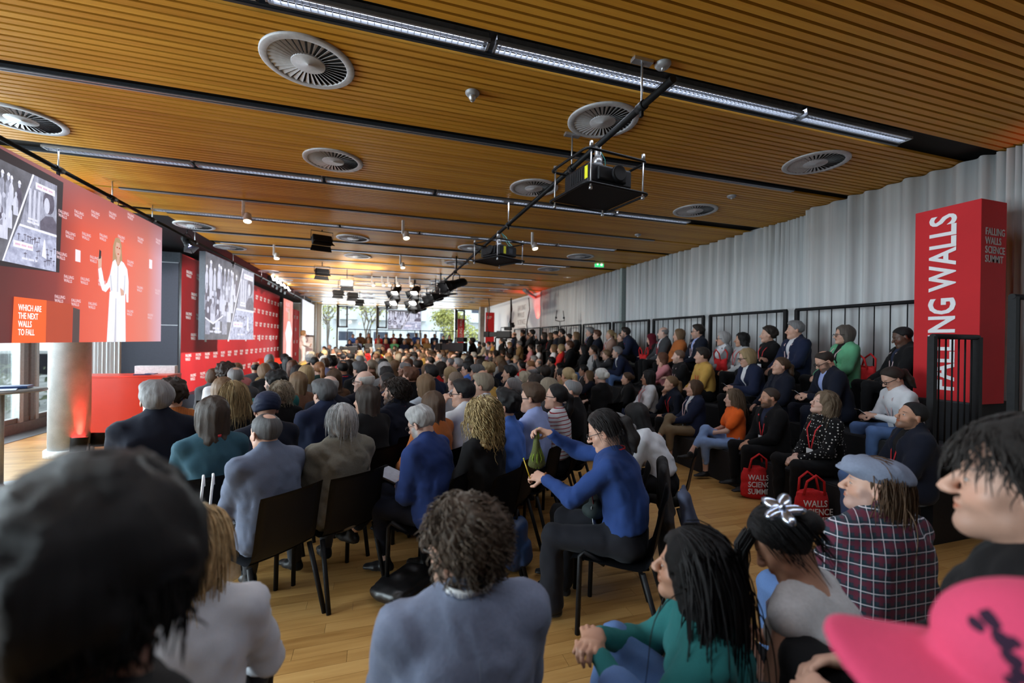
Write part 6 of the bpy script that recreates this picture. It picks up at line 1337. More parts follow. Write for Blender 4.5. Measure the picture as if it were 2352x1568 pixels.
PD(2392, 950, .84, 25, 'close man in profile at the right edge, out of focus, dark hair', pose='lap', hair='mop', hc=(.018, .014, .012), top='sweater', tc='black', skin='a', lod=0, head=(0, 3, 0), beard=.3, hairfn=curls('mop', 700, .06, .0024, .005, .7, 41, .5, .027, .4, .085, .02, seg=7, lift=.25))
capw, Jc = PD(2450, 1352, .46, 42, 'person in a bright pink baseball cap, out of focus in the bottom right corner', pose='lap', hair='cap', hc=(.7, .07, .16), hairm='cap', top='sweater', tc='black', skin='b', lod=0, sc=1.0)
fc = [o for o in COL.objects if o.get('label', '').startswith('man in a blue grey flat cap')][0]; capo = [c for c in fc.children if c.name.startswith('flat_cap')][0]
def cap_hair():
    F_ = Field(V3((-.15, -.2, -.34)), V3((.15, .15, .15)), .0065); skull(F_, .004, -.004, -.012); F_.ell((0, -.06, -.03), (0, -.075, -.27), (.085, .05), (.1, .045), (1, 0, 0), .03); F_.noise(.008, 40, (1, 1, .2), 3); F_.noise(.005, 80, (1, 1, .2), 4); face_cut(F_, .075, .09); cut_plane(F_, (0, 1, -.2), .012, .01); F_.seg((0, .03, -.13), (0, .06, -.5), .07, .1, .02, 'sub')
    me = F_.mesh('hair'); n = len(me.vertices); P_ = np.zeros(n*3, np.float32); me.vertices.foreach_get('co', P_); P_ = P_.reshape(-1, 3); az = np.arctan2(P_[:, 0], -(P_[:, 1]+.014))
    me.attributes.new('st', 'FLOAT_VECTOR', 'POINT').data.foreach_set('vector', np.stack([az*9.5, P_[:, 2]*4, P_[:, 1]*3], 1).astype(np.float32).ravel()); return me
bpy.context.view_layer.update()
h_ = recolour(ob('hair', add_locks(cap_hair(), 260, .3, .0022, .007, 1.0, random.Random(8), 1.4, .0, -.08, .01, .3, seg=12, lift=.05), None, fc), M['hair'], (.10, .052, .024)); h_.matrix_local = capo.matrix_local; capo.scale = (.92, .92, .95)
# ---- raised seats: first row (hips at X 4.45), second row (5.05), third row (5.65)
def T(row, px, py, label, **k):
    x = (4.42, 5.02, 5.63)[row]; fl = (.0, .4, .8)[row]; v = at_x(px, py, x); phi = k.pop('phi', 74); k.setdefault('head', (-16, 3, 0)); lod = k.pop('lod', lod_of(v))
    k.setdefault('hs', .41); v_sc = (v.z-fl)/1.285; k['sc'] = max(.92, min(1.06, v_sc)); k.setdefault('lan', 'lanyard' if rgL.random() < .45 else None); k.setdefault('legs', 'black'); k.setdefault('top', 'sweater')
    o, J = person(v, phi, label, lod=lod, **k); ALLP.append((o.location.x, o.location.y)); WHO[label] = (o, J); return o, J
T(0, 2108, 924, 'man with shaved head and dark jacket looking up, right end of the front row', phi=52, head=(8, 12, -6), hair='buzz', hc='black', skin='b', top='jacket', tc='dnavy', shirt='black', lan='lanyard', beard=.55, legs='jeans', fat=1.12, pose='lap')
T(0, 1905, 898, 'woman in a black and white polka dot blouse looking up, red lanyard', fem=1, hair='longwavy', hlen=.16, hc=(.2, .14, .085), hairfn=curls('longwavy', 420, .34, .0022, .008, 1.1, 101, 1.3, .021, .4, .03, -.04, 0, .16, 13, .04), top='sweater', tc='black', topm='dots', head=(-6, 20, 0), lan='lanyard', skin='e', pose='lap2', lod=0)
T(0, 1770, 890, 'bald bearded man in black with a white name badge, front row of the raised seats', hair='buzz', hc=(.06, .04, .03), skin='b', top='jacket', tc='black', shirt='navy', beard=.85, lan='lanyard', fat=1.08, pose='lap2', head=(-14, 2, 0), lod=1)
T(0, 1686, 892, 'woman in a bright orange t-shirt and rolled light jeans, legs crossed', fem=1, hair='long', hlen=.14, hc=(.15, .1, .06), hairfn=curls('long', 380, .34, .0018, .003, .6, 103, 1.4, .021, .2, .03, -.04, 0, .14, 12, .03), top='tee', tc='orange', legs='ljeans', pose='cross', cuff=.32, lan=None, skin='e', phi=66, head=(-6, 3, 0), lod=1)
T(0, 1598, 871, 'woman with a brown bob in a navy jacket and khaki trousers, front row', fem=1, hair='bob', hc='brown', top='jacket', tc='navy', shirt='white', legs='khaki', lan='lanyardw', pose='cross', cuff=.3, head=(-8, 8, 0))
T(0, 1542, 861, 'woman with tied back fair hair in a navy shirt, chin on her hand', fem=1, hair='pony', hc='lbrown', top='shirt', tc='dnavy', pose='chin', lan='lanyard', head=(-10, 2, 0))
T(0, 1490, 849, 'woman with long black hair and glasses in a white blouse, front row', fem=1, hair='long', hlen=.22, hc='black', top='blouse', tc='white', glasses=1, skin='b', lan='lanyard', legs='navy')
T(0, 1441, 853, 'woman with slicked back hair and long earrings, black jacket, front row', fem=1, hair='bun', hc='brown', top='jacket', tc='black', shirt='black', lan=None)
T(1, 2035, 843, 'man in a white shirt looking down at his phone, ponytail and glasses', hair='pony', hc='dark', top='shirt', tc='white', pose='phone', legs='jeans', glasses=1, lan='lanyardw', lod=1, head=(0, -30, 0), phi=62, topm='smoothcloth')
T(1, 1883, 808, 'balding man with blue glasses and dark suit looking down at his phone', hair='thin', hc='dark', top='jacket', tc='dnavy', shirt='lblue', pose='phone', beard=.8, glasses=1, legs='dnavy', lan=None, phi=64, head=(-4, -30, 0))
T(1, 1797, 818, 'woman with brown tied hair in a navy suit, second row, no glasses', fem=1, hair='pony', hc='brown', top='jacket', tc='dnavy', shirt='dnavy', lan=None, head=(-14, 6, 0))
T(1, 1712, 799, 'woman with a blond bob and glasses in navy, holding a phone', fem=1, hair='bob', hc='blond', top='jacket', tc='navy', shirt='white', pose='phone', glasses=1, head=(-10, -14, 0), lan=None)
T(1, 1614, 797, 'young man in a mustard yellow sweater over a navy polo, dark hair', hair='side', hc='dark', top='sweater', tc='mustard', lan='lanyard', pose='lap2')
T(1, 1560, 803, 'bald man in a black t-shirt with bare forearms and a white lanyard', hair='buzz', hc=(.2, .12, .08), skin='e', top='tee', tc='black', lan='lanyardw', beard=.4, pose='fold')
T(1, 1521, 808, 'woman with long auburn hair leaning her face on her hand', fem=1, hair='longwavy', hlen=.2, hc='auburn', top='sweater', tc='pink', pose='cheek', lan=None)
T(1, 1418, 795, 'grey haired man in a navy blazer and blue jeans leaning far forward', hair='side', hc='grey', top='jacket', tc='navy', shirt='white', legs='jeans', pose='forward', lan=None, beard=.3)
T(1, 1394, 803, 'person in a dark checked jacket filming with a raised phone', hair='short', hc='lbrown', top='jacket', tc='dgrey', pose='film', shirt='white', lan=None)
T(1, 1363, 791, 'woman with dark hair in a pale grey hooded top, jeans', fem=1, hair='pony', hc='dark', top='sweater', tc='pgrey', legs='jeans', skin='b')
T(1, 1341, 790, 'woman with long straight black hair in a black leather jacket', fem=1, hair='long', hc='black', top='jacket', tc='black', shirt='black')
T(1, 1309, 782, 'man with dark brown hair in a black leather sleeved jacket, badge on his chest', hair='side', hc='auburn', top='closed', tc='black', lan='lanyard')
T(1, 1289, 790, 'blond curly woman with a yellow scarf and red jacket', fem=1, hair='shortbob', hc='blond', top='jacket', tc='red', shirt='yellow', lan=None)
T(1, 1272, 790, 'woman with long light brown hair beside the yellow scarf', fem=1, hair='long', hc='lbrown', top='sweater', tc='white')
T(1, 1238, 792, 'woman with long dark hair in a white and navy top, second row, far part', fem=1, hair='long', hc='dark', top='sweater', tc='white')
T(1, 1219, 790, 'dark haired woman in a pink patterned top, second row, far part', fem=1, hair='pony', hc='dark', top='sweater', tc='pink')
T(1, 1193, 782, 'man with glasses in a tan jacket, second row of the raised seats', hair='short', hc='grey', top='closed', tc='tan', glasses=1)
T(1, 1169, 785, 'fair haired man with a bowed head, second row, far part', hair='short', hc='blond', top='jacket', tc='dgrey', shirt='white', head=(-10, -18, 0))
T(1, 1152, 776, 'man in a dark suit and white shirt, second row, far end', hair='thin', hc='brown', top='jacket', tc='black', shirt='white')
T(1, 1132, 784, 'person in an orange top by the far camera', hair='buzz', hc='dark', skin='c', top='sweater', tc='mustard')
T(1, 1123, 784, 'dark haired person in a lilac shirt by the far camera', hair='short', hc='black', top='shirt', tc='lilac', skin='b')
T(1, 1111, 786, 'woman with dark hair in a cream jacket, last in the second row', fem=1, hair='bob', hc='dark', top='jacket', tc='cream', shirt='white')
T(1, 1101, 784, 'man in a dark suit with a lanyard, far end behind the cream jacket', hair='short', hc='dark', top='jacket', tc='dgrey', shirt='white', lan='lanyard')
T(2, 2066, 751, 'man in a black jacket and blue shirt looking down, beside the red tower sign', hair='buzz', hc='black', skin='d', top='jacket', tc='black', shirt='navy', lan='lanyardw', head=(0, -20, 0), phi=52)
T(2, 1940, 745, 'woman with a grey brown bob and a mint green blazer', fem=1, hair='bob', hc=(.12, .1, .085), top='jacket', tc=(.13, .42, .23), shirt='black', glasses=1, lan='lanyardw', phi=68, head=(-8, 2, 0))
T(2, 1828, 736, 'silver haired man in a navy blazer and white shirt, top row', hair='short', hc='grey', top='jacket', tc='navy', shirt='white', lan='lanyardw', fat=1.05)
T(2, 1766, 747, 'woman with wavy dark hair in black, red lanyard, top row', fem=1, hair='mop', hc='dark', top='sweater', tc='black', lan='lanyard', pose='fold', hseed=3)
T(2, 1705, 762, 'woman with black hair and a pale grey top, top row, red bag on her lap', fem=1, hair='longwavy', hlen=.1, hc='black', top='sweater', tc='pgrey', skin='b', lan='lanyard')
T(2, 1662, 761, 'older woman with white hair, white scarf and grey sweater', fem=1, hair='shortbob', hc='silver', top='open', tc='grey', shirt='white', glasses=1, lan=None)
T(2, 1604, 744, 'man with dark swept hair and glasses in a navy suit, top row', hair='side', hc='dark', top='jacket', tc='dnavy', shirt='lblue', glasses=1, beard=.3, lan='lanyardw')
T(2, 1560, 754, 'woman with auburn hair in a burnt orange jacket and brown scarf', fem=1, hair='bob', hc='lbrown', top='closed', tc='rust', lan=None)
T(2, 1524, 751, 'older balding man in a dark suit and white shirt, top row', hair='balding', hc='grey', top='jacket', tc='dgrey', shirt='white', lan='lanyard', skin='e')
T(2, 1494, 765, 'woman in a dark red headscarf looking down', fem=1, hair='hijab', hc='wine', top='sweater', tc='black', head=(-8, -14, 0), lan='lanyard', pose='phone', hlen=.1)
T(2, 1437, 751, 'bearded man in a blue training jacket with a red lanyard, turned to his neighbour', hair='side', hc='dark', top='closed', tc='navy', beard=.7, lan='lanyard', pose='forward')
T(2, 1428, 762, 'woman partly hidden behind the blue training jacket', fem=1, hair='bun', hc='brown', top='sweater', tc='black', lan=None)
T(2, 1402, 756, 'woman with fair tied hair in a pinkish beige jacket, top row', fem=1, hair='pony', hc='blond', top='jacket', tc=(.4, .25, .2), shirt='white', lan='lanyard')
T(2, 1372, 757, 'young man with reddish brown hair in a navy jacket, top row', hair='side', hc='auburn', top='jacket', tc='dnavy', shirt='navy', lan=None)
T(2, 1356, 750, 'man with grey swept hair, black jacket and blue shirt, top row', hair='side', hc='grey', top='jacket', tc='black', shirt='lblue', lan='lanyard')
T(2, 1323, 761, 'woman with long fair brown hair in black, top row', fem=1, hair='long', hc='lbrown', top='sweater', tc='black', lan=None)
T(2, 1307, 765, 'woman with her hand at her face beside the fair brown hair, top row', fem=1, hair='bun', hc='dark', top='sweater', tc='lilac', pose='cheek')
T(2, 1291, 755, 'man with dark hair and full beard in black, top row', hair='short', hc='black', top='jacket', tc='black', shirt='black', beard=.9)
T(2, 1275, 760, 'young man with black hair looking down, navy top, top row', hair='short', hc='black', top='sweater', tc='dnavy', head=(-8, -16, 0), skin='b')
T(2, 1265, 763, 'woman with sunglasses and brown hair, top row', fem=1, hair='longwavy', hc='brown', top='sweater', tc='black', glasses=1)
T(2, 1250, 762, 'woman holding both hands up to her face, far top row', fem=1, hair='long', hc='dark', top='sweater', tc='black', pose='film')
T(2, 1222, 756, 'man with thick black hair in a black suit and pale tie, far top row', hair='mop', hc='black', top='jacket', tc='black', shirt='pink', beard=.7)
T(2, 1215, 764, 'man beside the black suit, white shirt, far top row', hair='short', hc='brown', top='jacket', tc='dgrey', shirt='white')
T(2, 1201, 757, 'man with headphones in black, standing by the far railing', hair='short', hc='black', top='sweater', tc='black', skin='c')
T(2, 1181, 763, 'man in navy looking down, behind the far camera', hair='balding', hc='brown', top='closed', tc='navy')
T(0, 1354, 850, 'woman with long brown hair resting her cheek on her hand, navy dress', fem=1, hair='long', hc='lbrown', hlen=.18, top='sweater', tc='dnavy', pose='cheek', head=(-10, 4, 6))
T(0, 1341, 838, 'dark haired man with glasses, grey scarf', hair='short', hc='black', top='jacket', tc='dgrey', shirt='pgrey', glasses=1, skin='b')
T(0, 1285, 833, 'woman with black hair and bare forearm, chin in hand, dark dress', fem=1, hair='mop', hc='black', top='tee', tc='dgrey', pose='chin')
T(0, 1267, 819, 'young man with short black hair and beard, dark jacket', hair='short', hc='black', top='jacket', tc='dgrey', shirt='wine', beard=.8, skin='b')
T(0, 1238, 824, 'balding man in a dark suit and blue shirt, front row, far part', hair='balding', hc='grey', top='jacket', tc='dgrey', shirt='lblue', skin='e')
T(0, 1227, 816, 'grey haired man in a suit and white shirt, front row, far part', hair='side', hc='grey', top='jacket', tc='dgrey', shirt='white')
T(0, 1196, 825, 'man with glasses and dark hair holding his chin, black suit', hair='side', hc='black', top='jacket', tc='black', shirt='lblue', pose='chin', glasses=1)
T(0, 1186, 816, 'fair grey haired man, front row, far part', hair='short', hc='ash', top='jacket', tc='dgrey', shirt='white')
T(0, 1167, 811, 'woman with dark hair tied in a bun and a blue dress, orange lanyard', fem=1, hair='bun', hc='dark', top='sweater', tc='bluegrey', lan='lanyard')
T(0, 1155, 804, 'man with dark glasses and black jacket, hand at his mouth', hair='short', hc='dark', top='jacket', tc='black', shirt='dgrey', pose='chin')
T(0, 1138, 803, 'woman with dark hair raising her hand to her face, front row, far end', fem=1, hair='bob', hc='dark', top='sweater', tc='dgrey', pose='cheek')
T(0, 1128, 805, 'man in a white shirt and dark jacket, front row, far end', hair='short', hc='brown', top='jacket', tc='dgrey', shirt='white')
T(0, 1120, 803, 'person in a purple top, last in the front row', fem=1, hair='bob', hc='dark', top='sweater', tc='purple')
# ---- main floor, near rows
P(362, 874, 1.33, 22, 'grey haired man in a navy jacket with brown elbow patches, on the left aisle', hair='side', hc='grey', top='coat', tc='dnavy', legs='navy', head=(14, 4, 0), pose='lap', lod=1)
P(397, 868, 1.28, 20, 'woman with curly dark hair in a ribbed orange brown sweater', fem=1, hair='curly', hc='dark', top='sweater', tc='rust', topm='ribs', hseed=2)
P(488, 909, 1.25, 26, 'woman with straight brown hair in a dark teal sweater, tote bag on her chair', fem=1, hair='long', hlen=.06, hc=(.05, .032, .022), top='sweater', tc='dteal', legs='jeans', head=(14, 2, 0), lan='lanyard', badge=False, lod=0)
P(612, 950, 1.25, 44, 'man with cropped dark hair in a grey blue blazer, thinning crown', hair='thin', hc='salt', top='jacket', tc='bluegrey', shirt='bluegrey', legs='dgrey', lod=0, head=(4, 0, 0), pose='lap2')
P(612, 903, 1.28, 28, 'person in a navy blue knitted hat and dark coat', hair='beanie', hc='navy', top='closed', tc='dnavy', hairm='smoothcloth')
P(536, 874, 1.25, 30, 'woman with long wavy blond hair in black', fem=1, hair='longwavy', hlen=.18, hc='blond', top='sweater', tc='black', head=(10, 2, 0), hairfn=curls('longwavy', 350, .36, .0024, .007, 1.0, 51, 1.4, .021, .3, .04, -.04, 1, .18, 12, lift=.04))
P(511, 865, 1.24, 25, 'woman with light brown hair just left of the long blond hair', fem=1, hair='long', hc='lbrown', hlen=.1, top='sweater', tc='denim')
P(519, 831, 1.32, 24, 'person with dark curly hair and a golden clip, white shirt, next to the red wall', hair='curly', hc='dark', top='shirt', tc='white', topm='smoothcloth')
P(541, 843, 1.28, 26, 'balding grey man in a dark grey suit near the red wall', hair='thin', hc='grey', top='closed', tc='dgrey')
P(604, 837, 1.24, 30, 'woman with short golden brown hair holding a paper', fem=1, hair='bob', hc='lbrown', top='sweater', tc='black', pose='phone')
P(630, 831, 1.27, 30, 'person with short black hair in front of the red podium', hair='buzz', hc='black', top='sweater', tc='black')
P(633, 848, 1.3, 32, 'dark haired man with a greying beard and teal sleeves', hair='mop', hc='black', top='sweater', tc='teal', beard=.8, head=(30, 0, 0))
P(646, 873, 1.22, 26, 'woman with short ash blond curls in black', fem=1, hair='mop', hc='ash', top='sweater', tc='black', hseed=5, lod=1, hairfn=curls('mop', 380, .09, .003, .007, 1.2, 61, .8, .03, .7, .05, -.06, 1, seg=7, lift=.25))
P(661, 818, 1.28, 25, 'woman with long black hair in navy, near the podium', fem=1, hair='long', hc='black', top='sweater', tc='navy')
P(672, 826, 1.25, 28, 'woman with long wavy reddish brown hair', fem=1, hair='longwavy', hc='auburn', top='sweater', tc='navy')
P(683, 837, 1.24, 28, 'woman with dark hair in front of the white headscarf', fem=1, hair='bob', hc='black', top='sweater', tc='black')
P(701, 841, 1.22, 28, 'person in a white headscarf', fem=1, hair='hijab', hc=(.6, .6, .62), top='sweater', tc='black', hlen=.1)
P(686, 853, 1.26, 34, 'woman with half tied light brown hair and a pink collar', fem=1, hair='half', hc='lbrown', hlen=.2, top='sweater', tc=(.16, .08, .05), head=(16, 4, 0))
P(734, 829, 1.26, 28, 'woman with a ginger ponytail in dark green', fem=1, hair='pony', hc='ginger', hlen=.25, top='sweater', tc='dgreen')
P(712, 812, 1.28, 24, 'person with curly grey hair in front of the speaker', hair='mop', hc='grey', top='jacket', tc='black', shirt='black')
P(723, 820, 1.24, 26, 'person with dark hair right of the curly grey head', hair='short', hc='black', top='sweater', tc='black', skin='b')
P(746, 870, 1.28, 34, 'grey haired man in a navy roll neck and jacket', hair='side', hc='salt', top='coat', tc='navy', head=(14, 0, 0))
P(757, 863, 1.26, 34, 'pink bald head just behind the grey haired man in navy', hair='balding', hc='silver', top='closed', tc='dnavy', skin='e')
P(762, 816, 1.3, 26, 'person with thick black curly hair', hair='curly', hc='black', top='sweater', tc='black', hseed=7)
P(787, 829, 1.28, 28, 'man with cropped dark hair and a pale lanyard over navy', hair='thin', hc='black', top='sweater', tc='navy', lan='lanyard', skin='b')
P(767, 847, 1.25, 30, 'woman with long straight brown hair, centre left', fem=1, hair='long', hc='brown', hlen=.2, top='sweater', tc='brown')
P(805, 811, 1.27, 24, 'dark haired man facing sideways near the white haired man', hair='short', hc='black', top='shirt', tc='pgrey', head=(40, 0, 0))
P(810, 823, 1.27, 30, 'woman with long fair hair in a royal blue top', fem=1, hair='long', hc='ash', hlen=.22, top='sweater', tc='royal')
P(827, 829, 1.3, 30, 'man with dark grey parted hair', hair='side', hc='salt', top='jacket', tc='black', shirt='black', head=(16, 0, 0))
P(827, 808, 1.27, 24, 'woman with a round golden blond bob', fem=1, hair='shortbob', hc='blond', top='sweater', tc='pink')
P(854, 824, 1.28, 34, 'woman with fair hair in a low ponytail, orange collar', fem=1, hair='pony', hc='ash', hlen=.3, top='sweater', tc='brown', head=(20, 0, 0))
P(864, 811, 1.28, 30, 'man with a shaved reddish brown head', hair='buzz', hc='auburn', top='sweater', tc='navy', skin='b')
P(880, 822, 1.27, 28, 'woman with long smooth black hair, green top', fem=1, hair='long', hc='black', top='sweater', tc='green')
P(892, 809, 1.26, 30, 'woman with bright ginger hair', fem=1, hair='bob', hc='ginger', top='sweater', tc='lblue')
P(888, 841, 1.27, 30, 'man with short black hair, centre', hair='short', hc='black', top='sweater', tc='black', skin='b')
P(840, 852, 1.3, 38, 'old man with white hair and glasses in a dark suit, head turned left', hair='balding', hc='white', top='jacket', tc='dnavy', shirt='white', glasses=1, head=(34, 8, 0), skin='e')
P(843, 883, 1.25, 36, 'woman with long dark brown hair in black, hands clasped at her chin', fem=1, hair='long', hc=(.045, .03, .022), hlen=.24, top='sweater', tc='black', pose=dict(lean=8, lh=(-.03, .3, .5), rh=(.05, .3, .5), lhd=(.3, -.1, 1), rhd=(-.3, -.1, 1), curl=1.2), head=(20, 2, 0), lod=1)
P(889, 855, 1.27, 38, 'dark skinned man with a shaved head, red lanyard', hair='buzz', hc='black', skin='d', top='tee', tc='navy', lan='lanyard', badge=False, head=(34, -4, 0), pose='chin')
P(907, 826, 1.26, 28, 'woman with long golden brown hair, centre', fem=1, hair='long', hc='lbrown', hlen=.2, top='sweater', tc='grey')
P(916, 812, 1.26, 26, 'woman with short blond layered hair', fem=1, hair='shortbob', hc='ash', top='sweater', tc='black')
P(930, 830, 1.29, 34, 'man with a grey cropped head and glasses', hair='thin', hc='grey', top='jacket', tc='brown', shirt='white', glasses=1, head=(24, 0, 0))
P(938, 823, 1.27, 30, 'woman with short reddish brown hair', fem=1, hair='shortbob', hc='auburn', top='sweater', tc='wine')
P(949, 817, 1.28, 26, 'round grey head beside the short reddish hair', hair='thin', hc='silver', top='jacket', tc='dgrey', shirt='white')
P(943, 843, 1.3, 34, 'man with reddish brown undercut hair', hair='quiff', hc='auburn', top='closed', tc='black', head=(26, 0, 0))
P(914, 863, 1.31, 44, 'bearded man with thick dark curls in navy, red lanyard round his neck', hair='curly', hc='dark', top='coat', tc='dnavy', lan='lanyard', badge=False, beard=.9, head=(22, 6, 0), hseed=4, lod=0, hairfn=curls('mop', 420, .06, .0032, .008, 1.3, 71, .35, .032, .9, .07, -.05, 1, seg=7, lift=.45))
P(977, 858, 1.27, 32, 'woman with long fair brown hair in a pale blue top', fem=1, hair='long', hc='lbrown', hlen=.2, top='sweater', tc=(.4, .45, .52), head=(-4, 0, 0))
PD(926, 884, 5.6, 36, 'person in a bright blue printed dress, mostly hidden behind the curly bearded man', fem=1, chair='far', sc=.9, hair='bob', hc='dark', top='sweater', tc='royal', topm='print')
P(981, 834, 1.26, 30, 'woman with golden brown hair behind the pale blue top', fem=1, hair='bob', hc='lbrown', top='sweater', tc='dgrey')
P(991, 837, 1.29, 34, 'dark haired man in a navy jacket, centre', hair='short', hc='black', top='jacket', tc='navy', shirt='navy', head=(20, 0, 0))
P(1013, 829, 1.27, 30, 'woman with long dark brown hair and a red top', fem=1, hair='long', hc='dark', hlen=.22, top='sweater', tc='red')
P(994, 897, 1.22, 40, 'woman with brown hair and a denim collar over a rust jacket', fem=1, hair='long', hlen=.08, hc='brown', top='jacket', tc='rust', shirt='ljeans', head=(-10, 0, 0), lod=1)
P(1034, 841, 1.26, 34, 'woman with a straight golden bob and glasses', fem=1, hair='bob', hc='blond', top='sweater', tc='dgrey', glasses=1, head=(22, 0, 0))
P(1047, 853, 1.27, 36, 'bald man behind the raised hand', hair='buzz', hc=(.2, .14, .1), top='shirt', tc='white', skin='e')
P(1065, 870, 1.31, 44, 'man with black hair and glasses in a white shirt, hand raised to his forehead', hair='short', hc='black', top='shirt', tc='white', topm='smoothcloth', glasses=1, pose=dict(lean=2, lh=(-.1, .22, .60), lhd=(.5, -.1, 1), curl=.9, rh=(.1, .3, .16)), head=(18, 0, 0), lod=1)
P(1075, 830, 1.29, 34, 'man with black hair and glasses in a blue shirt', hair='short', hc='black', top='shirt', tc='mblue', glasses=1, head=(26, 0, 0))
P(1097, 836, 1.28, 36, 'man with dark hair streaked with grey', hair='side', hc='salt', top='jacket', tc='dnavy', shirt='white', head=(24, 0, 0))
P(1110, 856, 1.3, 42, 'man with blond swept hair in a white shirt, red ribbon at his neck', hair='side', hc='ash', top='shirt', tc='white', topm='smoothcloth', lan='lanyard', badge=False, beard=.3, head=(22, 0, 0))
P(1122, 831, 1.29, 38, 'young man with tousled blond hair', hair='quiff', hc='blond', top='sweater', tc='black', head=(20, 0, 0))
P(1112, 914, 1.24, 40, 'woman with long blond corkscrew curls in black', fem=1, hair='longcurl', hc=(.43, .31, .13), hlen=.1, top='sweater', tc='black', head=(10, 0, 0), lod=0, hairfn=curls('frizz', 460, .27, .0036, .010, 2.8, 81, 1.1, .038, 1.0, .06, -.05, 1, .05, 20, lift=.12))
P(1170, 895, 1.29, 48, 'man with wavy black hair in a blue shirt, head lifted', hair='quiff', hc='black', top='shirt', tc='mblue', topm='smoothcloth', head=(16, 10, 0), lod=0)
P(1224, 878, 1.31, 48, 'man with short brown hair and glasses in a light blue shirt', hair='short', hc='brown', top='shirt', tc='lblue', topm='smoothcloth', glasses=1, head=(10, 0, 0), lod=1)
P(1181, 865, 1.26, 44, 'woman with grey tied back hair and glasses', fem=1, hair='pony', hc='grey', top='sweater', tc='black', glasses=1, head=(20, 4, 0))
P(1171, 838, 1.27, 44, 'man with black hair holding his hand near his mouth, black jacket', hair='short', hc='black', top='closed', tc='black', pose='chin', head=(20, 0, 0))
P(1232, 857, 1.27, 50, 'woman with long very dark hair and glasses behind the light blue shirt', fem=1, hair='long', hc='dark', top='sweater', tc='black', glasses=1, head=(10, 6, 0))
P(1260, 866, 1.24, 50, 'person with ash grey hair behind the striped shirt', fem=1, hair='bob', hc='ash', top='sweater', tc='dgrey')
P(1282, 879, 1.29, 52, 'woman with black tied hair and dark glasses in a striped shirt', fem=1, hair='pony', hc='black', hlen=.35, top='sweater', tc='white', topm='stripes', glasses=1, head=(8, 4, 0))
P(1314, 871, 1.28, 54, 'balding grey man with a short beard in a black suit', hair='thin', hc='grey', top='jacket', tc='black', shirt='black', beard=.6, head=(6, 0, 0))
P(784, 926, 1.27, 34, 'person with a smooth silver bob in a grey green tweed jacket', fem=0, hair='bob', hc='silver', top='coat', tc='tweed', topm='tweed', legs='dgrey', head=(0, 0, 0), lod=0, hseed=2, hairfn=curls('bob', 420, .15, .0017, .002, .5, 91, 1.3, .0205, .1, .04, -.05, 0, seg=10, lift=.02))
P(956, 932, 1.25, 52, 'man with cropped white hair and beard in a blue suit, tablet on his crossed leg', hair='short', hc='silver', top='jacket', shirt='white', tc=(.016, .036, .14), legs='dnavy', skin='e', fat=1.12, beard=.9, glasses=1, pose=dict(lean=10, lh=(-.02, .30, .22), rh=(.14, .30, .24), lhd=(.3, .9, 0), rhd=(-.4, .9, 0), lfoot=(-.03, .42, .09), rfoot=(-.12, .66, .30), kpr=(0, .4, 1), head=(0, -22, 0)), cuff=.2, lod=0)
PD(1372, 938, 2.72, 52, 'woman in a blue cardigan knitting, red lanyard, dark hair with a grey fringe', fem=1, hair='pony', hlen=.12, hc=(.02, .016, .016), hairfn=curls('pony', 300, .12, .0016, .002, .5, 105, 1.0, .0125, .1, .05, -.03, 0, .12, 8, .03), top='sweater', tc=(.02, .05, .18), legs=(.012, .013, .018), glasses=1, lan='lanyard', pose=dict(lean=8, lh=(-.05, .50, .37), rh=(.12, .52, .62), lhd=(.2, 1, .1), rhd=(-.1, 1, .25), head=(0, -22, 0), curl=1.2, fat=1.12, slouch=.04), lod=0, chair='full', flare=.03, sc=1.03)
P(1412, 944, 1.24, 56, 'person with a grey streaked ponytail in black, behind the knitting woman', fem=1, hair='pony', hc='grey', top='closed', tc='black', head=(10, 0, 0), hlen=.3)
P(1452, 925, 1.2, 48, 'woman with long black hair in a white blouse leaning forward behind the knitting woman', fem=1, hair='long', hc='black', hlen=.3, top='blouse', tc='white', pose='forward', head=(0, -20, 0))
for a in ((1037, 821, 'grey haired man in profile, middle rows', 'thin', 'grey'), (1055, 822, 'silver haired man in profile beside the other grey man', 'short', 'silver'), (1010, 811, 'round grey head in the middle rows', 'thin', 'silver'), (1022, 819, 'small grey head in the middle rows, low', 'thin', 'grey'), (1077, 807, 'white haired person beside the standing operator', 'short', 'white'), (1088, 808, 'white haired head nearest the standing operator', 'mop', 'white'), (1079, 815, 'black haired head in front of the white haired pair', 'short', 'black'), (1053, 803, 'bald man in a grey suit in front of the large camera', 'buzz', 'brown'), (1037, 806, 'woman in a yellow scarf in the middle rows', 'bob', 'ginger'), (1026, 801, 'fair haired man with lifted face in the middle rows', 'side', 'lbrown'), (1114, 824, 'reddish bald head with glasses, right of the middle', 'thin', 'auburn')):
    P(a[0], a[1], 1.27, 60 if a[0] > 1030 and a[1] < 812 else 40, a[2], hair=a[3], hc=a[4], top='jacket', tc=rgL.choice(['black', 'dgrey', 'navy', 'grey']), shirt='white', head=(25, 6, 0))
# ---- the speaker on the stage, the camera operator
PD(698, 758, 19.0, -75, 'speaker in a white blouse and white trousers standing on the stage', pose='present', fem=1, hair='bob', hc=(.3, .16, .06), top='blouse', tc=(.72, .68, .68), legs=(.72, .7, .7), skin='a', lod=1, sc=1.02, head=(0, -8, 0), legm='smoothcloth', flare=.04)
PD(1085, 775, 14.8, 66, 'bearded camera operator in a black jacket standing beside the large television camera', pose='stand', hair='short', hc='black', top='closed', tc='black', skin='b', beard=.8, lod=1)
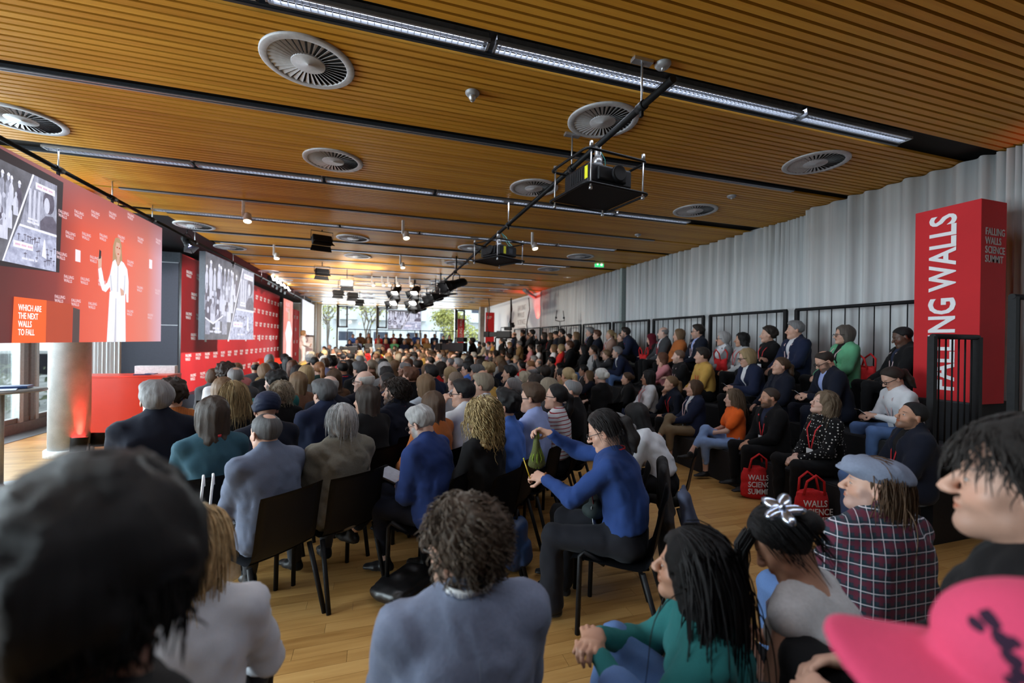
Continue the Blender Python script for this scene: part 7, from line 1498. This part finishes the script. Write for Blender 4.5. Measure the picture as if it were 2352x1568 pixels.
# ---- rows facing the camera at the far end of the floor
rf = random.Random(5)
FAR = [(745, 795, 'black', 'dark', 'short'), (757, 791, 'grey', 'grey', 'thin'), (771, 796, 'grey', 'dark', 'short'), (784, 794, 'black', 'dark', 'bob'), (794, 795, 'grey', 'white', 'short'), (803, 798, 'tan', 'dark', 'short'), (815, 799, 'cream', 'dark', 'long'), (824, 792, 'black', 'black', 'long'), (852, 797, 'black', 'white', 'side'), (870, 799, 'yellow', 'blond', 'bob'), (880, 793, 'brown', 'auburn', 'short'), (895, 800, 'white', 'silver', 'short'), (907, 793, 'navy', 'dark', 'long'), (921, 801, 'dgrey', 'silver', 'short'), (934, 801, 'wine', 'brown', 'mop'), (946, 801, 'pink', 'white', 'short'), (954, 794, 'dgrey', 'dark', 'long'), (963, 803, 'dgrey', 'salt', 'short'), (972, 799, 'white', 'lbrown', 'side'), (968, 793, 'dgrey', 'black', 'short'), (982, 801, 'white', 'brown', 'short'), (988, 800, 'cream', 'silver', 'short'), (996, 804, 'white', 'dark', 'bob'), (1002, 797, 'navy', 'brown', 'short'), (1012, 798, 'dgrey', 'black', 'short'), (1008, 804, 'dgrey', 'dark', 'short')]
lbl = {}
def uniq(s, places):
    lbl[s] = lbl.get(s, 0)+1; return s
def ctop(c): return {'dgrey': 'dark grey', 'lblue': 'light blue', 'mblue': 'blue', 'dnavy': 'dark navy', 'pgrey': 'pale grey', 'dteal': 'dark teal', 'dgreen': 'dark green', 'bluegrey': 'blue grey'}.get(c, c)
HS = dict(short='short', thin='cropped', bob='bobbed', long='long', side='parted', mop='thick', buzz='shaved', longwavy='long wavy', pony='tied back', curly='curly', bun='pinned up', shortbob='short layered', balding='receding')
for px, py, c, h, st in FAR:
    d = {791: 22.5, 792: 22.5, 793: 22, 794: 21.5, 795: 20.5}.get(py, 20-(py-795)*.5); v = max((at_d(px, py, d+e) for e in (0, .6, -.6, 1.2, -1.2, 1.8, -1.8, 2.4)), key=lambda q: min(.5, min(math.hypot(q.x-a, q.y-b) for a, b in ALLP))-abs((q.x*SY+q.y*CY)-d)*.02)
    o, J = person(v, 150+rf.uniform(-15, 15), 'small facing figure beyond the middle rows, %s %s hair, %s top' % (HS[st], HN[h], ctop(c)), group='facing %s %s hair %s' % (st, h, c), pose=rf.choice(['lap', 'lap2', 'fold']), hair=st, hc=h, top='jacket' if c in ('grey', 'black', 'dgrey', 'navy', 'tan') else 'sweater', tc=c, shirt='white', fem=1 if st in ('long', 'bob') else 0, lod=2, skin=rf.choice('aabe'), sc=max(.92, min(1.08, v.z/1.3)), chair='far'); ALLP.append((o.location.x, o.location.y))
LOW = [(803, 779, 'navy', 'dark', 'long'), (820, 778, 'lblue', 'black', 'short'), (847, 777, 'grey', 'lbrown', 'longwavy'), (869, 778, 'pgrey', 'lbrown', 'long'), (886, 778, 'wine', 'blond', 'long'), (906, 779, 'green', 'silver', 'short'), (929, 780, 'navy', 'grey', 'shortbob'), (946, 782, 'black', 'dark', 'bob'), (960, 779, 'tan', 'lbrown', 'long'), (981, 778, 'tan', 'lbrown', 'bob'), (998, 781, 'navy', 'black', 'bob'), (1013, 785, 'rust', 'brown', 'longwavy'), (1033, 783, 'grey', 'brown', 'long')]
UP = [(811, 767, 'mblue', 'black', 'short'), (828, 764, 'brown', 'black', 'buzz'), (847, 764, 'brown', 'dark', 'longwavy'), (870, 768, 'red', 'black', 'short'), (887, 766, 'navy', 'black', 'short'), (904, 766, 'wine', 'black', 'short'), (920, 766, 'black', 'black', 'short'), (938, 766, 'brown', 'black', 'curly'), (956, 765, 'blue', 'brown', 'short'), (977, 766, 'rust', 'brown', 'long'), (998, 766, 'navy', 'black', 'buzz'), (1018, 770, 'dnavy', 'dark', 'short'), (1032, 769, 'black', 'dark', 'long')]
for L_, yy, fl in ((LOW, 25.05, .4), (UP, 26.0, .8)):
    for px, py, c, h, st in L_:
        v = at_y(px, py, yy); person(v, 175+rf.uniform(-12, 12), 'far seated figure against the bright windows, %s row, %s %s hair, %s top' % ('upper' if L_ is UP else 'lower', HS[st], HN[h], ctop(c)), group='window row %s %s %s' % (st, h, c), pose=rf.choice(['lap', 'lap2', 'fold', 'forward']), hair=st, hc=h, top='sweater', tc=c, lod=2, skin=rf.choice('abcd') if L_ is UP else rf.choice('abe'), fem=1 if st in ('long', 'longwavy', 'bob') else 0, sc=max(.9, min(1.08, (v.z-fl)/1.27)), hs=.41)
# ---- the rest of the seats on the floor, filled row by row around the stage
ra = random.Random(23)
tops = ['black']*6+['navy']*4+['dgrey']*4+['grey', 'white', 'white', 'lblue', 'brown', 'wine', 'tan', 'cream', 'pgrey', 'dnavy', 'denim', 'pink', 'red', 'mustard']
hcs = ['black']*4+['dark']*5+['brown']*5+['lbrown']*4+['blond']*2+['ash', 'ash', 'grey', 'grey', 'silver', 'white', 'ginger', 'auburn', 'salt']
hsm = ['short', 'short', 'side', 'thin', 'balding', 'quiff', 'buzz']; hsf = ['long', 'bob', 'pony', 'longwavy', 'bun', 'shortbob']
HS['quiff'] = 'swept up'
nf = 0
yrow = 6.2
while yrow < 20.5:
    x = -2.4 if yrow < 12 else -1.9; x += ra.uniform(0, .3)
    while x < 3.45:
        xx, y = x+ra.uniform(-.05, .05), yrow+ra.uniform(-.08, .08)-.12*x
        if all((xx-a)**2+((y-b)*.8)**2 > .36**2 for a, b in ALLP) and ra.random() < .93 and not (xx > 2.7 and y > 13 and y < 16.8):
            d = xx*SY+y*CY; ang = math.degrees(math.atan2(xx+3.6, 18.5-y)); phi = min(155, max(20, ang+ra.uniform(-9, 9))); fem = ra.random() < .5; st = ra.choice(hsf if fem else hsm); h = ra.choice(hcs); c = ra.choice(tops); z = ra.uniform(1.27, 1.40)
            o, J = person(Vector((xx, y, z)), phi, 'seated listener in the middle rows, %s %s hair, %s top' % (HS[st], HN[h], ctop(c)), group='middle rows %s %s hair %s top' % (st, h, c), pose=ra.choice(['lap', 'lap2', 'lap', 'fold', 'chin']), hair=st, hc=h, top='sweater' if ra.random() < .5 else 'closed', tc=c, fem=1 if fem else 0, lod=2 if d > 7 else 1, skin=ra.choice('aabbeec'), sc=z/1.315, chair='far'); ALLP.append((o.location.x, o.location.y)); nf += 1
        x += .60
    yrow += .92
print('FILL', nf, 'people', len(ALLP))
# ---- a chair under everyone on the floor
cnt = {}
for r in SEATED: cnt[r[3]] = cnt.get(r[3], 0)+1
for i, (root, phi, sc, label, kind) in enumerate(SEATED):
    full = kind == 'full'; short = ' '.join(label.split(' ')[:13]).rstrip(','); lab = 'black chair under '+short
    a_ = math.radians(phi); chair(root.x-math.sin(a_)*.06, root.y+math.cos(a_)*.06, phi, lab, full, ('chairs of '+label) if cnt[label] > 1 else None)
# ================================================================== THINGS HELD, WORN AND LYING ABOUT
def who(start):
    for k, v in WHO.items():
        if k.startswith(start): return v
    raise KeyError(start)
bpy.context.view_layer.update()
def wpt(o, p): return o.matrix_world @ Vector([float(c) for c in p])
M['phone'] = plain('black_phone_glass', (.012, .012, .014), .15); M['phonescreen'] = emis('phone_screen', (.5, .55, .65), .6)
def phone(start, label, hand='l', off=(0, .1, .0), tilt=.9):
    o, J = who(start); s_ = 1 if hand == 'l' else -1
    p = (J['lW']+J['rW'])/2+V3((0, .09, .012)) if hand == 'b' else J[hand+'W']+J[hand+'D']*.1+V3(off)*.0+J[hand+'N']*.02
    w = wpt(o, p); t = empty('phone', w, o.rotation_euler.z, label, 'phone'); R4 = Matrix.Rotation(tilt, 3, 'X')
    b = nb(); b_box(b, (0, 0, 0), (.072, .008, .148), R4, .003); ob('phone_body', b, M['phone'], t); b = nb(); b_box(b, R4 @ Vector((0, -.0045, 0)), (.064, .0008, .136), R4); ob('phone_screen', b, M['phonescreen'], t)
phone('man in a white shirt looking down', 'black phone held by the man in the white shirt, second row of the raised seats', 'b', tilt=-.9)
phone('balding man with blue glasses', 'black phone held low by the balding man in the dark suit', 'b', tilt=-.9)
phone('woman with a blond bob and glasses', 'black phone with cable held by the blond woman in navy', 'b', tilt=-.9)
phone('woman bending over her phone', 'phone held low by the woman with the silver flower clip', 'b', tilt=-.9)
phone('person in a dark checked jacket filming', 'raised phone of the person filming in the raised seats', 'b', tilt=0)
phone('woman holding both hands up', 'phone held up to film in the far top row', 'b', tilt=0)
# silver flower clip
o, J = who('woman bending over her phone'); hd = [c for c in o.children if c.name.startswith('hair')][0]
M['silver'] = plain('silver_foil', (.45, .5, .62), .18, .9)
fl = ob('hair_clip', (lambda b: ([b_lathe(b, [(.0, .0), (.012, .004), (.015, .012), (.010, .02), (0, .022)], 14, Matrix.Rotation(a, 4, 'Z') @ Matrix.Translation((.021, 0, 0)) @ Matrix.Diagonal((1.75, 1, .7, 1)), caps=False) for a in [2*PI*i/5 for i in range(5)]], b_lathe(b, [(.0, .024), (.007, .02), (.009, .01), (.0, .0)], 12, caps=False), b)[-1])(nb()), M['silver'], o)
fl.matrix_local = hd.matrix_local @ Matrix.Translation((-.06, -.085, .105)) @ Matrix.Rotation(.75, 4, 'X') @ Matrix.Rotation(-.6, 4, 'Y') @ Matrix.Scale(1.5, 4); fl['label'] = 'silver foil flower clip'
P_, A_, N_, fr_, sd_ = J['P'], J['A'], J['N'], J['fr'], J['sd']
b = nb()
for s in (-1, 1):
    pts = [P_+A_*.34+sd_*s*.09+fr_*.125, P_+A_*.43+sd_*s*.095+fr_*.1, N_+sd_*s*.09+fr_*.03-A_*.0, N_+sd_*s*.08-fr_*.06-A_*.03, P_+A_*.36+sd_*s*.06-fr_*.12]; b_tube(b, pts, .008, 6)
ob('shoulder_strap', b, plain('lilac_strap', (.45, .42, .52), .7), o)
Rt_ = J['Rh'].T; dn = Vector([float(c) for c in Rt_ @ V3((0, 0, -1))]); b = nb(); rg6 = random.Random(4)
for i in range(60):
    p0 = Vector((rg6.uniform(-.066, -.02), rg6.uniform(.05, .085), rg6.uniform(.055, .1))); L6 = rg6.uniform(.1, .24); q = p0+Vector((-.012, .03, .0)); b_tube(b, [p0, q+dn*.03, q+dn*L6*.55+Vector((rg6.gauss(0, .006), rg6.gauss(0, .004), 0)), q+dn*L6+Vector((rg6.gauss(0, .01), rg6.gauss(0, .008), 0))], [.0024, .0028, .002, .0006], 4, False)
fg = recolour(ob('fringe', b, None, hd), M['hair'], HC['black'])
# knitting: yarn net, needle, drawstring pouch, necklace
o, J = who('woman in a blue cardigan knitting'); hl_, hr_ = wpt(o, J['lW']+J['lD']*.09), wpt(o, J['rW']+J['rD']*.09)
t = empty('knitting', hr_, 0, 'green net of knitting hanging from the raised hand of the woman in blue', 'knitting'); M['yarn'] = plain('olive_yarn', (.10, .115, .03), .9, scale=200, bump=.5, noise=.3); M['yarnl'] = plain('lime_yarn', (.22, .34, .03), .9)
dz = hl_.z-hr_.z; dv = Vector((hl_.x-hr_.x, hl_.y-hr_.y, 0)); F_ = Field(V3((-.12, -.12, -.34)), V3((.12, .12, .05)), .007)
F_.seg((0, 0, -.01), (0, 0, -.1), .011, .018, .01); F_.ell((0, 0, -.1), (-.0, .0, -.24), (.022, .018), (.062, .03), (1, 0, 0), .02); F_.noise(.012, 30, (1, 1, .25), 2); m_ = F_.mesh('net'); ob('net', m_, M['yarn'], t)
b = nb(); b_tube(b, [(0, 0, .01), (.004, 0, -.05), (-.004, 0, -.13)], [.010, .014, .008], 8); ob('wool_strand', b, M['yarnl'], t)
b = nb()
for i in range(9):
    a = i/9*2*PI; b_tube(b, [(.02*math.cos(a), .018*math.sin(a), -.12), (.052*math.cos(a+.25), .034*math.sin(a+.25), -.2), (.03*math.cos(a), .026*math.sin(a), -.27)], .0022, 4); b_tube(b, [(.022*math.cos(a), .018*math.sin(a), -.12), (.054*math.cos(a-.35), .034*math.sin(a-.35), -.2), (.03*math.cos(a), .026*math.sin(a), -.27)], .0022, 4)
ob('net_cords', b, M['yarnl'], t)
t = empty('knitting_needle', hl_, 0, 'short yellow knitting needle in the lower hand of the woman in blue', 'needle'); b = nb(); b_tube(b, [(-.02, -.01, -.03), (-.06, .02, .1)], .004, 6); ob('shaft', b, plain('yellow_needle', (.6, .4, .03), .4), t); b = nb(); b_lathe(b, [(0, .1), (.007, .104), (0, .112)], 8, Matrix.Translation((-.06, .02, 0)), caps=False); ob('tip', b, M['yellow'], t)
lap = wpt(o, V3((.02, .2, J['hs']+.21))); F_ = Field(V3((-.14, -.14, -.12)), V3((.14, .14, .14)), .009); F_.eld(MH0, (0, 0, -.02), (.085, .07, .05), .02); F_.eld(MH0, (0, 0, .04), (.04, .035, .03), .02); F_.noise(.012, 26, (1, 1, .4), 6); m_ = F_.mesh('pouch'); pc = ob('drawstring_pouch', m_, plain('dark_green_pouch', (.012, .022, .022), .8), None, lap); tag(pc, 'dark green drawstring pouch in the lap of the knitting woman', 'pouch')
b = nb(); P_, A_, N_, fr_, sd_ = J['P'], J['A'], J['N'], J['fr'], J['sd']
for i in range(22):
    a = -1.9+3.8*i/21; c = N_+sd_*.095*math.sin(a)+fr_*(.01+.11*math.cos(a))-A_*(.03+.06*max(0, math.cos(a))); bmesh.ops.create_icosphere(b, subdivisions=1, radius=.007, matrix=Matrix.Translation(Vector([float(q) for q in c])))
nk = ob('necklace', b, plain('pale_green_beads', (.45, .55, .45), .4), o)
b = nb(); wr = J['lW']; b_tube(b, [Vector([float(q) for q in wr+V3((.034*math.cos(a), 0, .034*math.sin(a)))]) for a in [2*PI*i/14 for i in range(15)]], .006, 6, False); ob('bracelet', b, plain('brown_bracelet', (.3, .12, .04), .4), o)
# tablet
o, J = who('man with cropped white hair'); p = wpt(o, (J['lW']+J['rW'])/2+V3((.0, .14, .03))); t = empty('tablet', p, o.rotation_euler.z, 'black tablet in a folio on the crossed leg of the man in the blue suit', 'tablet'); R4 = Matrix.Rotation(.25, 3, 'X')
b = nb(); b_box(b, (0, 0, 0), (.21, .27, .012), R4, .004); ob('folio', b, M['phone'], t); b = nb(); b_box(b, R4 @ Vector((.0, .0, .0068)), (.18, .2, .0012), R4); ob('display', b, plain('grey_display', (.4, .43, .5), .3), t)
# collar lettering of the man in front
o, J = who('man with brown curly hair'); N_, A_, fr_, sd_ = J['N'], J['A'], J['fr'], J['sd']; b = nb(); pr = None
for i in range(15):
    a = -1.15+2.3*i/14; r = .0745; c = N_+J['nd']*.052+sd_*r*math.sin(a)-fr_*r*math.cos(a); r2 = (b.verts.new(Vector([float(q) for q in c-J['nd']*.014])), b.verts.new(Vector([float(q) for q in c+J['nd']*.014])))
    if pr: b.faces.new((pr[0], r2[0], r2[1], pr[1])).smooth = True
    pr = r2
band = ob('lanyard_band', b, M['white'], o); band.modifiers.new('t', 'SOLIDIFY').thickness = .003; band['label'] = 'white lanyard band round the neck'
m_ = text_me('FALLING WALLS', .022, .004, .85, 1.1, 1, .0004); m_.transform(Matrix.Translation((-max(v.co.x for v in m_.vertices)/2, -.008, 0)))
for v in m_.vertices:
    a = v.co.x/.0775; q = N_+J['nd']*(.052+v.co.y)+sd_*.0775*math.sin(a)-fr_*(.0775*math.cos(a)); v.co = Vector([float(c) for c in q])
ob('lettering', m_, plain('grey_blue_lettering', (.2, .25, .4), .6), o)
b = nb(); z0 = N_-A_*.03-fr_*.13
b_tube(b, [Vector([float(c) for c in J['P']+A_*w-fr_*d]) for w, d in ((.05, .15), (.2, .137), (.32, .146), (.42, .135))], .0016, 4)
ob('back_seam', b, plain('seam_thread', (.06, .07, .1), .8), o)
# elbow patches
o, J = who('grey haired man in a navy jacket with brown elbow')
for s in 'lr':
    E = J[s+'E']; F_ = Field(E-.12, E+.12, .009); d = unit(E-(J[s+'S']+J[s+'W'])/2); F_.ell(E+d*.012-V3((0, 0, .012)), E+d*.012+V3((0, 0, .03)), (.05, .062), (.045, .06), J['sd'], 0); m_ = F_.mesh('elbow_patch'); recolour(ob('elbow_patch', m_, None, o), M['cloth'], (.09, .045, .02))
# earrings, watch, hair tie are too small to model apart; bags on the floor
def tote(x, y, rz_, label, text, w=.36, h=.38, d=.12, m='redcloth', z=0.):
    t = empty('tote_bag', (x, y, z), rz_, label, 'bag'); F_ = Field(V3((-.28, -.16, -.03)), V3((.28, .16, .5)), .012)
    F_.ell((0, 0, .05), (0, 0, h-.04), (w*.5, d*.5), (w*.44, d*.36), (1, 0, 0), .02); F_.noise(.014, 11, (1, 1, .6), int(x*7)); F_.ridge(.012, 8, (1, 1, 1), 2); F_.ell((0, 0, h-.02), (0, 0, h+.1), (w*.4, d*.25), (w*.5, d*.4), (1, 0, 0), .015, 'sub'); F_.seg((-.3, 0, -.03), (.3, 0, -.03), .03, .03, .01, 'sub')
    ob('bag_body', F_.mesh('bag_body'), M[m], t)
    for s in (-1, 1):
        b = nb(); b_tube(b, [(-.1, s*d*.32, h-.05), (-.08, s*d*.45, h+.08), (0, s*d*.5, h+.14), (.08, s*d*.45, h+.08), (.1, s*d*.32, h-.05)], .011, 6); ob('handle', b, M[m], t)
    if text:
        m_ = text_me(text, .085, .012, .85, 1, .92, .001)
        for v in m_.vertices: v.co = Vector((v.co.x-.12, -d*.5-.012-v.co.z-abs(v.co.x-.11)*-.06, v.co.y+h*.6))
        ob('lettering', m_, M['letter'], t)
    return t
p = at_z(1737, 1150, 0); tote(p.x+.06, p.y+.06, -.35, 'red tote bag with white letters standing on the floor before the bald man', 'WALLS\nSCIENCE\nSUMMIT')
p = at_z(1845, 1215, 0); tote(p.x+.1, p.y, -.3, 'red tote bag with white letters at the feet of the woman in polka dots', 'WALLS\nSCIENCE\nSUMMIT')
for px, py, x, z, lab in ((1985, 838, 5.75, 1.2, 'bright red bag beside the woman in the mint green blazer'), (1655, 835, 5.45, 1.2, 'red bag on the bench between the top row sitters'), (1478, 815, 5.4, 1.2, 'red bag beside the man in the blue training jacket')):
    q = at_x(px, py, x); tote(q.x, q.y, 1.3, lab, None, .34, .3, .16, 'redcloth', z+.012)
p = at_z(930, 1375, 0)
t = empty('shoulder_bag', (p.x, p.y+.05, 0), .75, 'black leather shoulder bag lying on the floor under the chairs', 'bag'); F_ = Field(V3((-.3, -.2, -.03)), V3((.3, .2, .24)), .011); F_.ell((-.16, 0, .075), (.16, 0, .075), (.15, .05), (.15, .05), (0, 1, 0), .02); F_.ell((-.15, 0, .115), (.15, 0, .115), (.13, .018), (.13, .018), (0, 1, 0), .015); F_.noise(.008, 14, (1, 1, 1), 3); F_.seg((-.3, 0, -.06), (.3, 0, -.06), .06, .06, .01, 'sub'); ob('bag_body', F_.mesh('bag_body'), plain('black_leather', (.012, .012, .013), .35, bump=.2), t)
b = nb(); b_tube(b, [(-.22, -.1, .1), (-.34, -.16, .02), (-.3, -.26, .012), (-.05, -.24, .012), (.1, -.16, .02), (.22, -.08, .09)], .012, 6); ob('strap', b, M['blackrub'], t); b = nb(); b_box(b, (-.3, -.2, .03), (.05, .07, .004), Euler((.3, .2, .5)).to_matrix()); b_tube(b, [(-.22, -.1, .1), (-.29, -.17, .04)], .002, 4); ob('luggage_tag', b, M['white'], t)
p = at_z(1190, 1330, 0)
t = empty('backpack', (p.x+.03, p.y+.12, 0), .9, 'dark blue backpack standing beside the knitting woman', 'bag'); F_ = Field(V3((-.22, -.16, -.03)), V3((.22, .16, .5)), .012); F_.ell((0, 0, .1), (0, 0, .33), (.14, .09), (.12, .07), (1, 0, 0), .02); F_.noise(.008, 13, (1, 1, 1), 8); F_.ell((0, -.08, .1), (0, -.07, .2), (.1, .035), (.09, .03), (1, 0, 0), .015); F_.seg((-.3, 0, -.05), (.3, 0, -.05), .05, .05, .01, 'sub'); ob('bag_body', F_.mesh('bag_body'), plain('dark_blue_nylon', (.02, .05, .13), .45, bump=.3), t)
b = nb(); b_tube(b, [(-.06, .07, .4), (-.09, .14, .25), (-.08, .08, .06)], .014, 6); b_tube(b, [(.06, .07, .4), (.09, .14, .25), (.08, .08, .06)], .014, 6); b_tube(b, [(-.03, 0, .4), (0, 0, .46), (.03, 0, .4)], .01, 6); ob('strap', b, M['blackrub'], t)
# garments hung on chairs
def drape(name, x, y, rz_, z1, z0, w, d, m, label, seed):
    F_ = Field(V3((-w-.1, -.16, z0-.08)), V3((w+.1, .16, z1+.08)), .013); F_.ell((0, .01, z1), (0, -.02, (z1+z0)/2), (w*.85, d*.8), (w, d), (1, 0, 0), .03); F_.ell((0, -.02, (z1+z0)/2), (.03, -.02, z0), (w, d), (w*.8, d*.9), (1, 0, 0), .03); F_.noise(.02, 12, (1, 1, .3), seed); F_.ridge(.02, 9, (1, 1, .35), seed); o = ob(name, F_.mesh(name), m, None, (x, y, 0), (0, 0, rz_)); return tag(o, label, 'coat')
o, J = who('woman in a blue cardigan knitting'); a = o.rotation_euler.z; bx = o.matrix_world @ Vector((.07, -.33, 0))
drape('hung_jacket', bx.x, bx.y, a, .84, .56, .17, .035, plain('slate_blue_jacket', (.04, .05, .09), .8), 'slate blue jacket hung over the chair of the knitting woman', 3)
o, J = who('person with a grey streaked ponytail'); a = o.rotation_euler.z; bx = o.matrix_world @ Vector((.05, -.36, 0))
drape('hung_coat', bx.x, bx.y, a, .86, .2, .21, .05, plain('long_black_coat', (.008, .008, .01), .85), 'long black coat hanging from a chair behind the knitting woman', 7)
o, J = who('woman with straight brown hair in a dark teal'); bx = o.matrix_world @ Vector((-.06, -.335, 0)); t = empty('tote_bag', bx, o.rotation_euler.z, 'white tote bag hung by its straps on the chair of the woman in dark teal', 'bag')
b = nb()
for k in (-.03, .02):
    b_tube(b, [(k-.03, -.01, .5), (k, .0, .86), (k+.005, .04, .87), (k+.01, .05, .8)], .008, 5)
ob('handle', b, M['paper'], t); F_ = Field(V3((-.24, -.1, .1)), V3((.24, .1, .56)), .013); F_.ell((0, 0, .2), (0, 0, .48), (.17, .03), (.15, .022), (1, 0, 0), .02); F_.noise(.014, 10, (1, 1, .5), 4); ob('bag_body', F_.mesh('bag_body'), M['paper'], t)
o, J = who('grey haired man in a navy jacket with brown elbow'); bx = o.matrix_world @ Vector((.13, -.36, .0)); b = nb(); b_box(b, (0, 0, .56), (.36, .012, .44), Euler((-.16, 0, 0)).to_matrix(), .004); bd = ob('white_board', b, M['paper'], None, bx, (0, 0, o.rotation_euler.z-.1)); tag(bd, 'pale board propped on the chair of the grey haired man on the aisle', 'board')
o, J = who('man with cropped dark hair in a grey blue'); p = wpt(o, V3((-.12, .3, J['hs']+.16))); b = nb(); b_box(b, (0, 0, 0), (.21, .297, .004), Euler((.1, .15, .3)).to_matrix()); tag(ob('paper_sheet', b, M['paper'], None, p, (0, 0, .5)), 'white sheets of paper in the lap of the man in the grey blue blazer', 'paper')
o, J = who('woman with short golden brown hair holding'); p = wpt(o, (J['lW']+J['rW'])/2+V3((0, .12, .04))); b = nb(); b_box(b, (0, 0, 0), (.22, .006, .3), Euler((-.6, 0, 0)).to_matrix()); tag(ob('paper_sheet', b, plain('blue_grey_sheet', (.2, .24, .36), .7), None, p, (0, 0, o.rotation_euler.z)), 'blue grey sheet held by the woman with short golden brown hair', 'paper')
# wrist watches of the front row
for st in ('man with shaved head and dark jacket', 'woman in a black and white polka', 'bald bearded man'):
    o, J = who(st); wr = J['lW']-J['lD']*.02; ax = Vector([float(c) for c in J['lD']]); e = ax.orthogonal().normalized(); q = ax.cross(e); b = nb(); b_tube(b, [Vector([float(c) for c in wr])+e*.031*math.cos(a)+q*.031*math.sin(a) for a in [2*PI*i/14 for i in range(15)]], .007, 6, False); ob('wrist_watch', b, M['steel'] if 'shaved' in st else M['black'], o)
# low bench under the people right at the camera
b = nb(); b_box(b, (.55, -.55, .13), (3.4, 2.3, .26)); tag(ob('camera_riser', b, M['darkwall']), 'low dark riser below the camera, under the closest heads', 'platform')
bpy.context.view_layer.update()
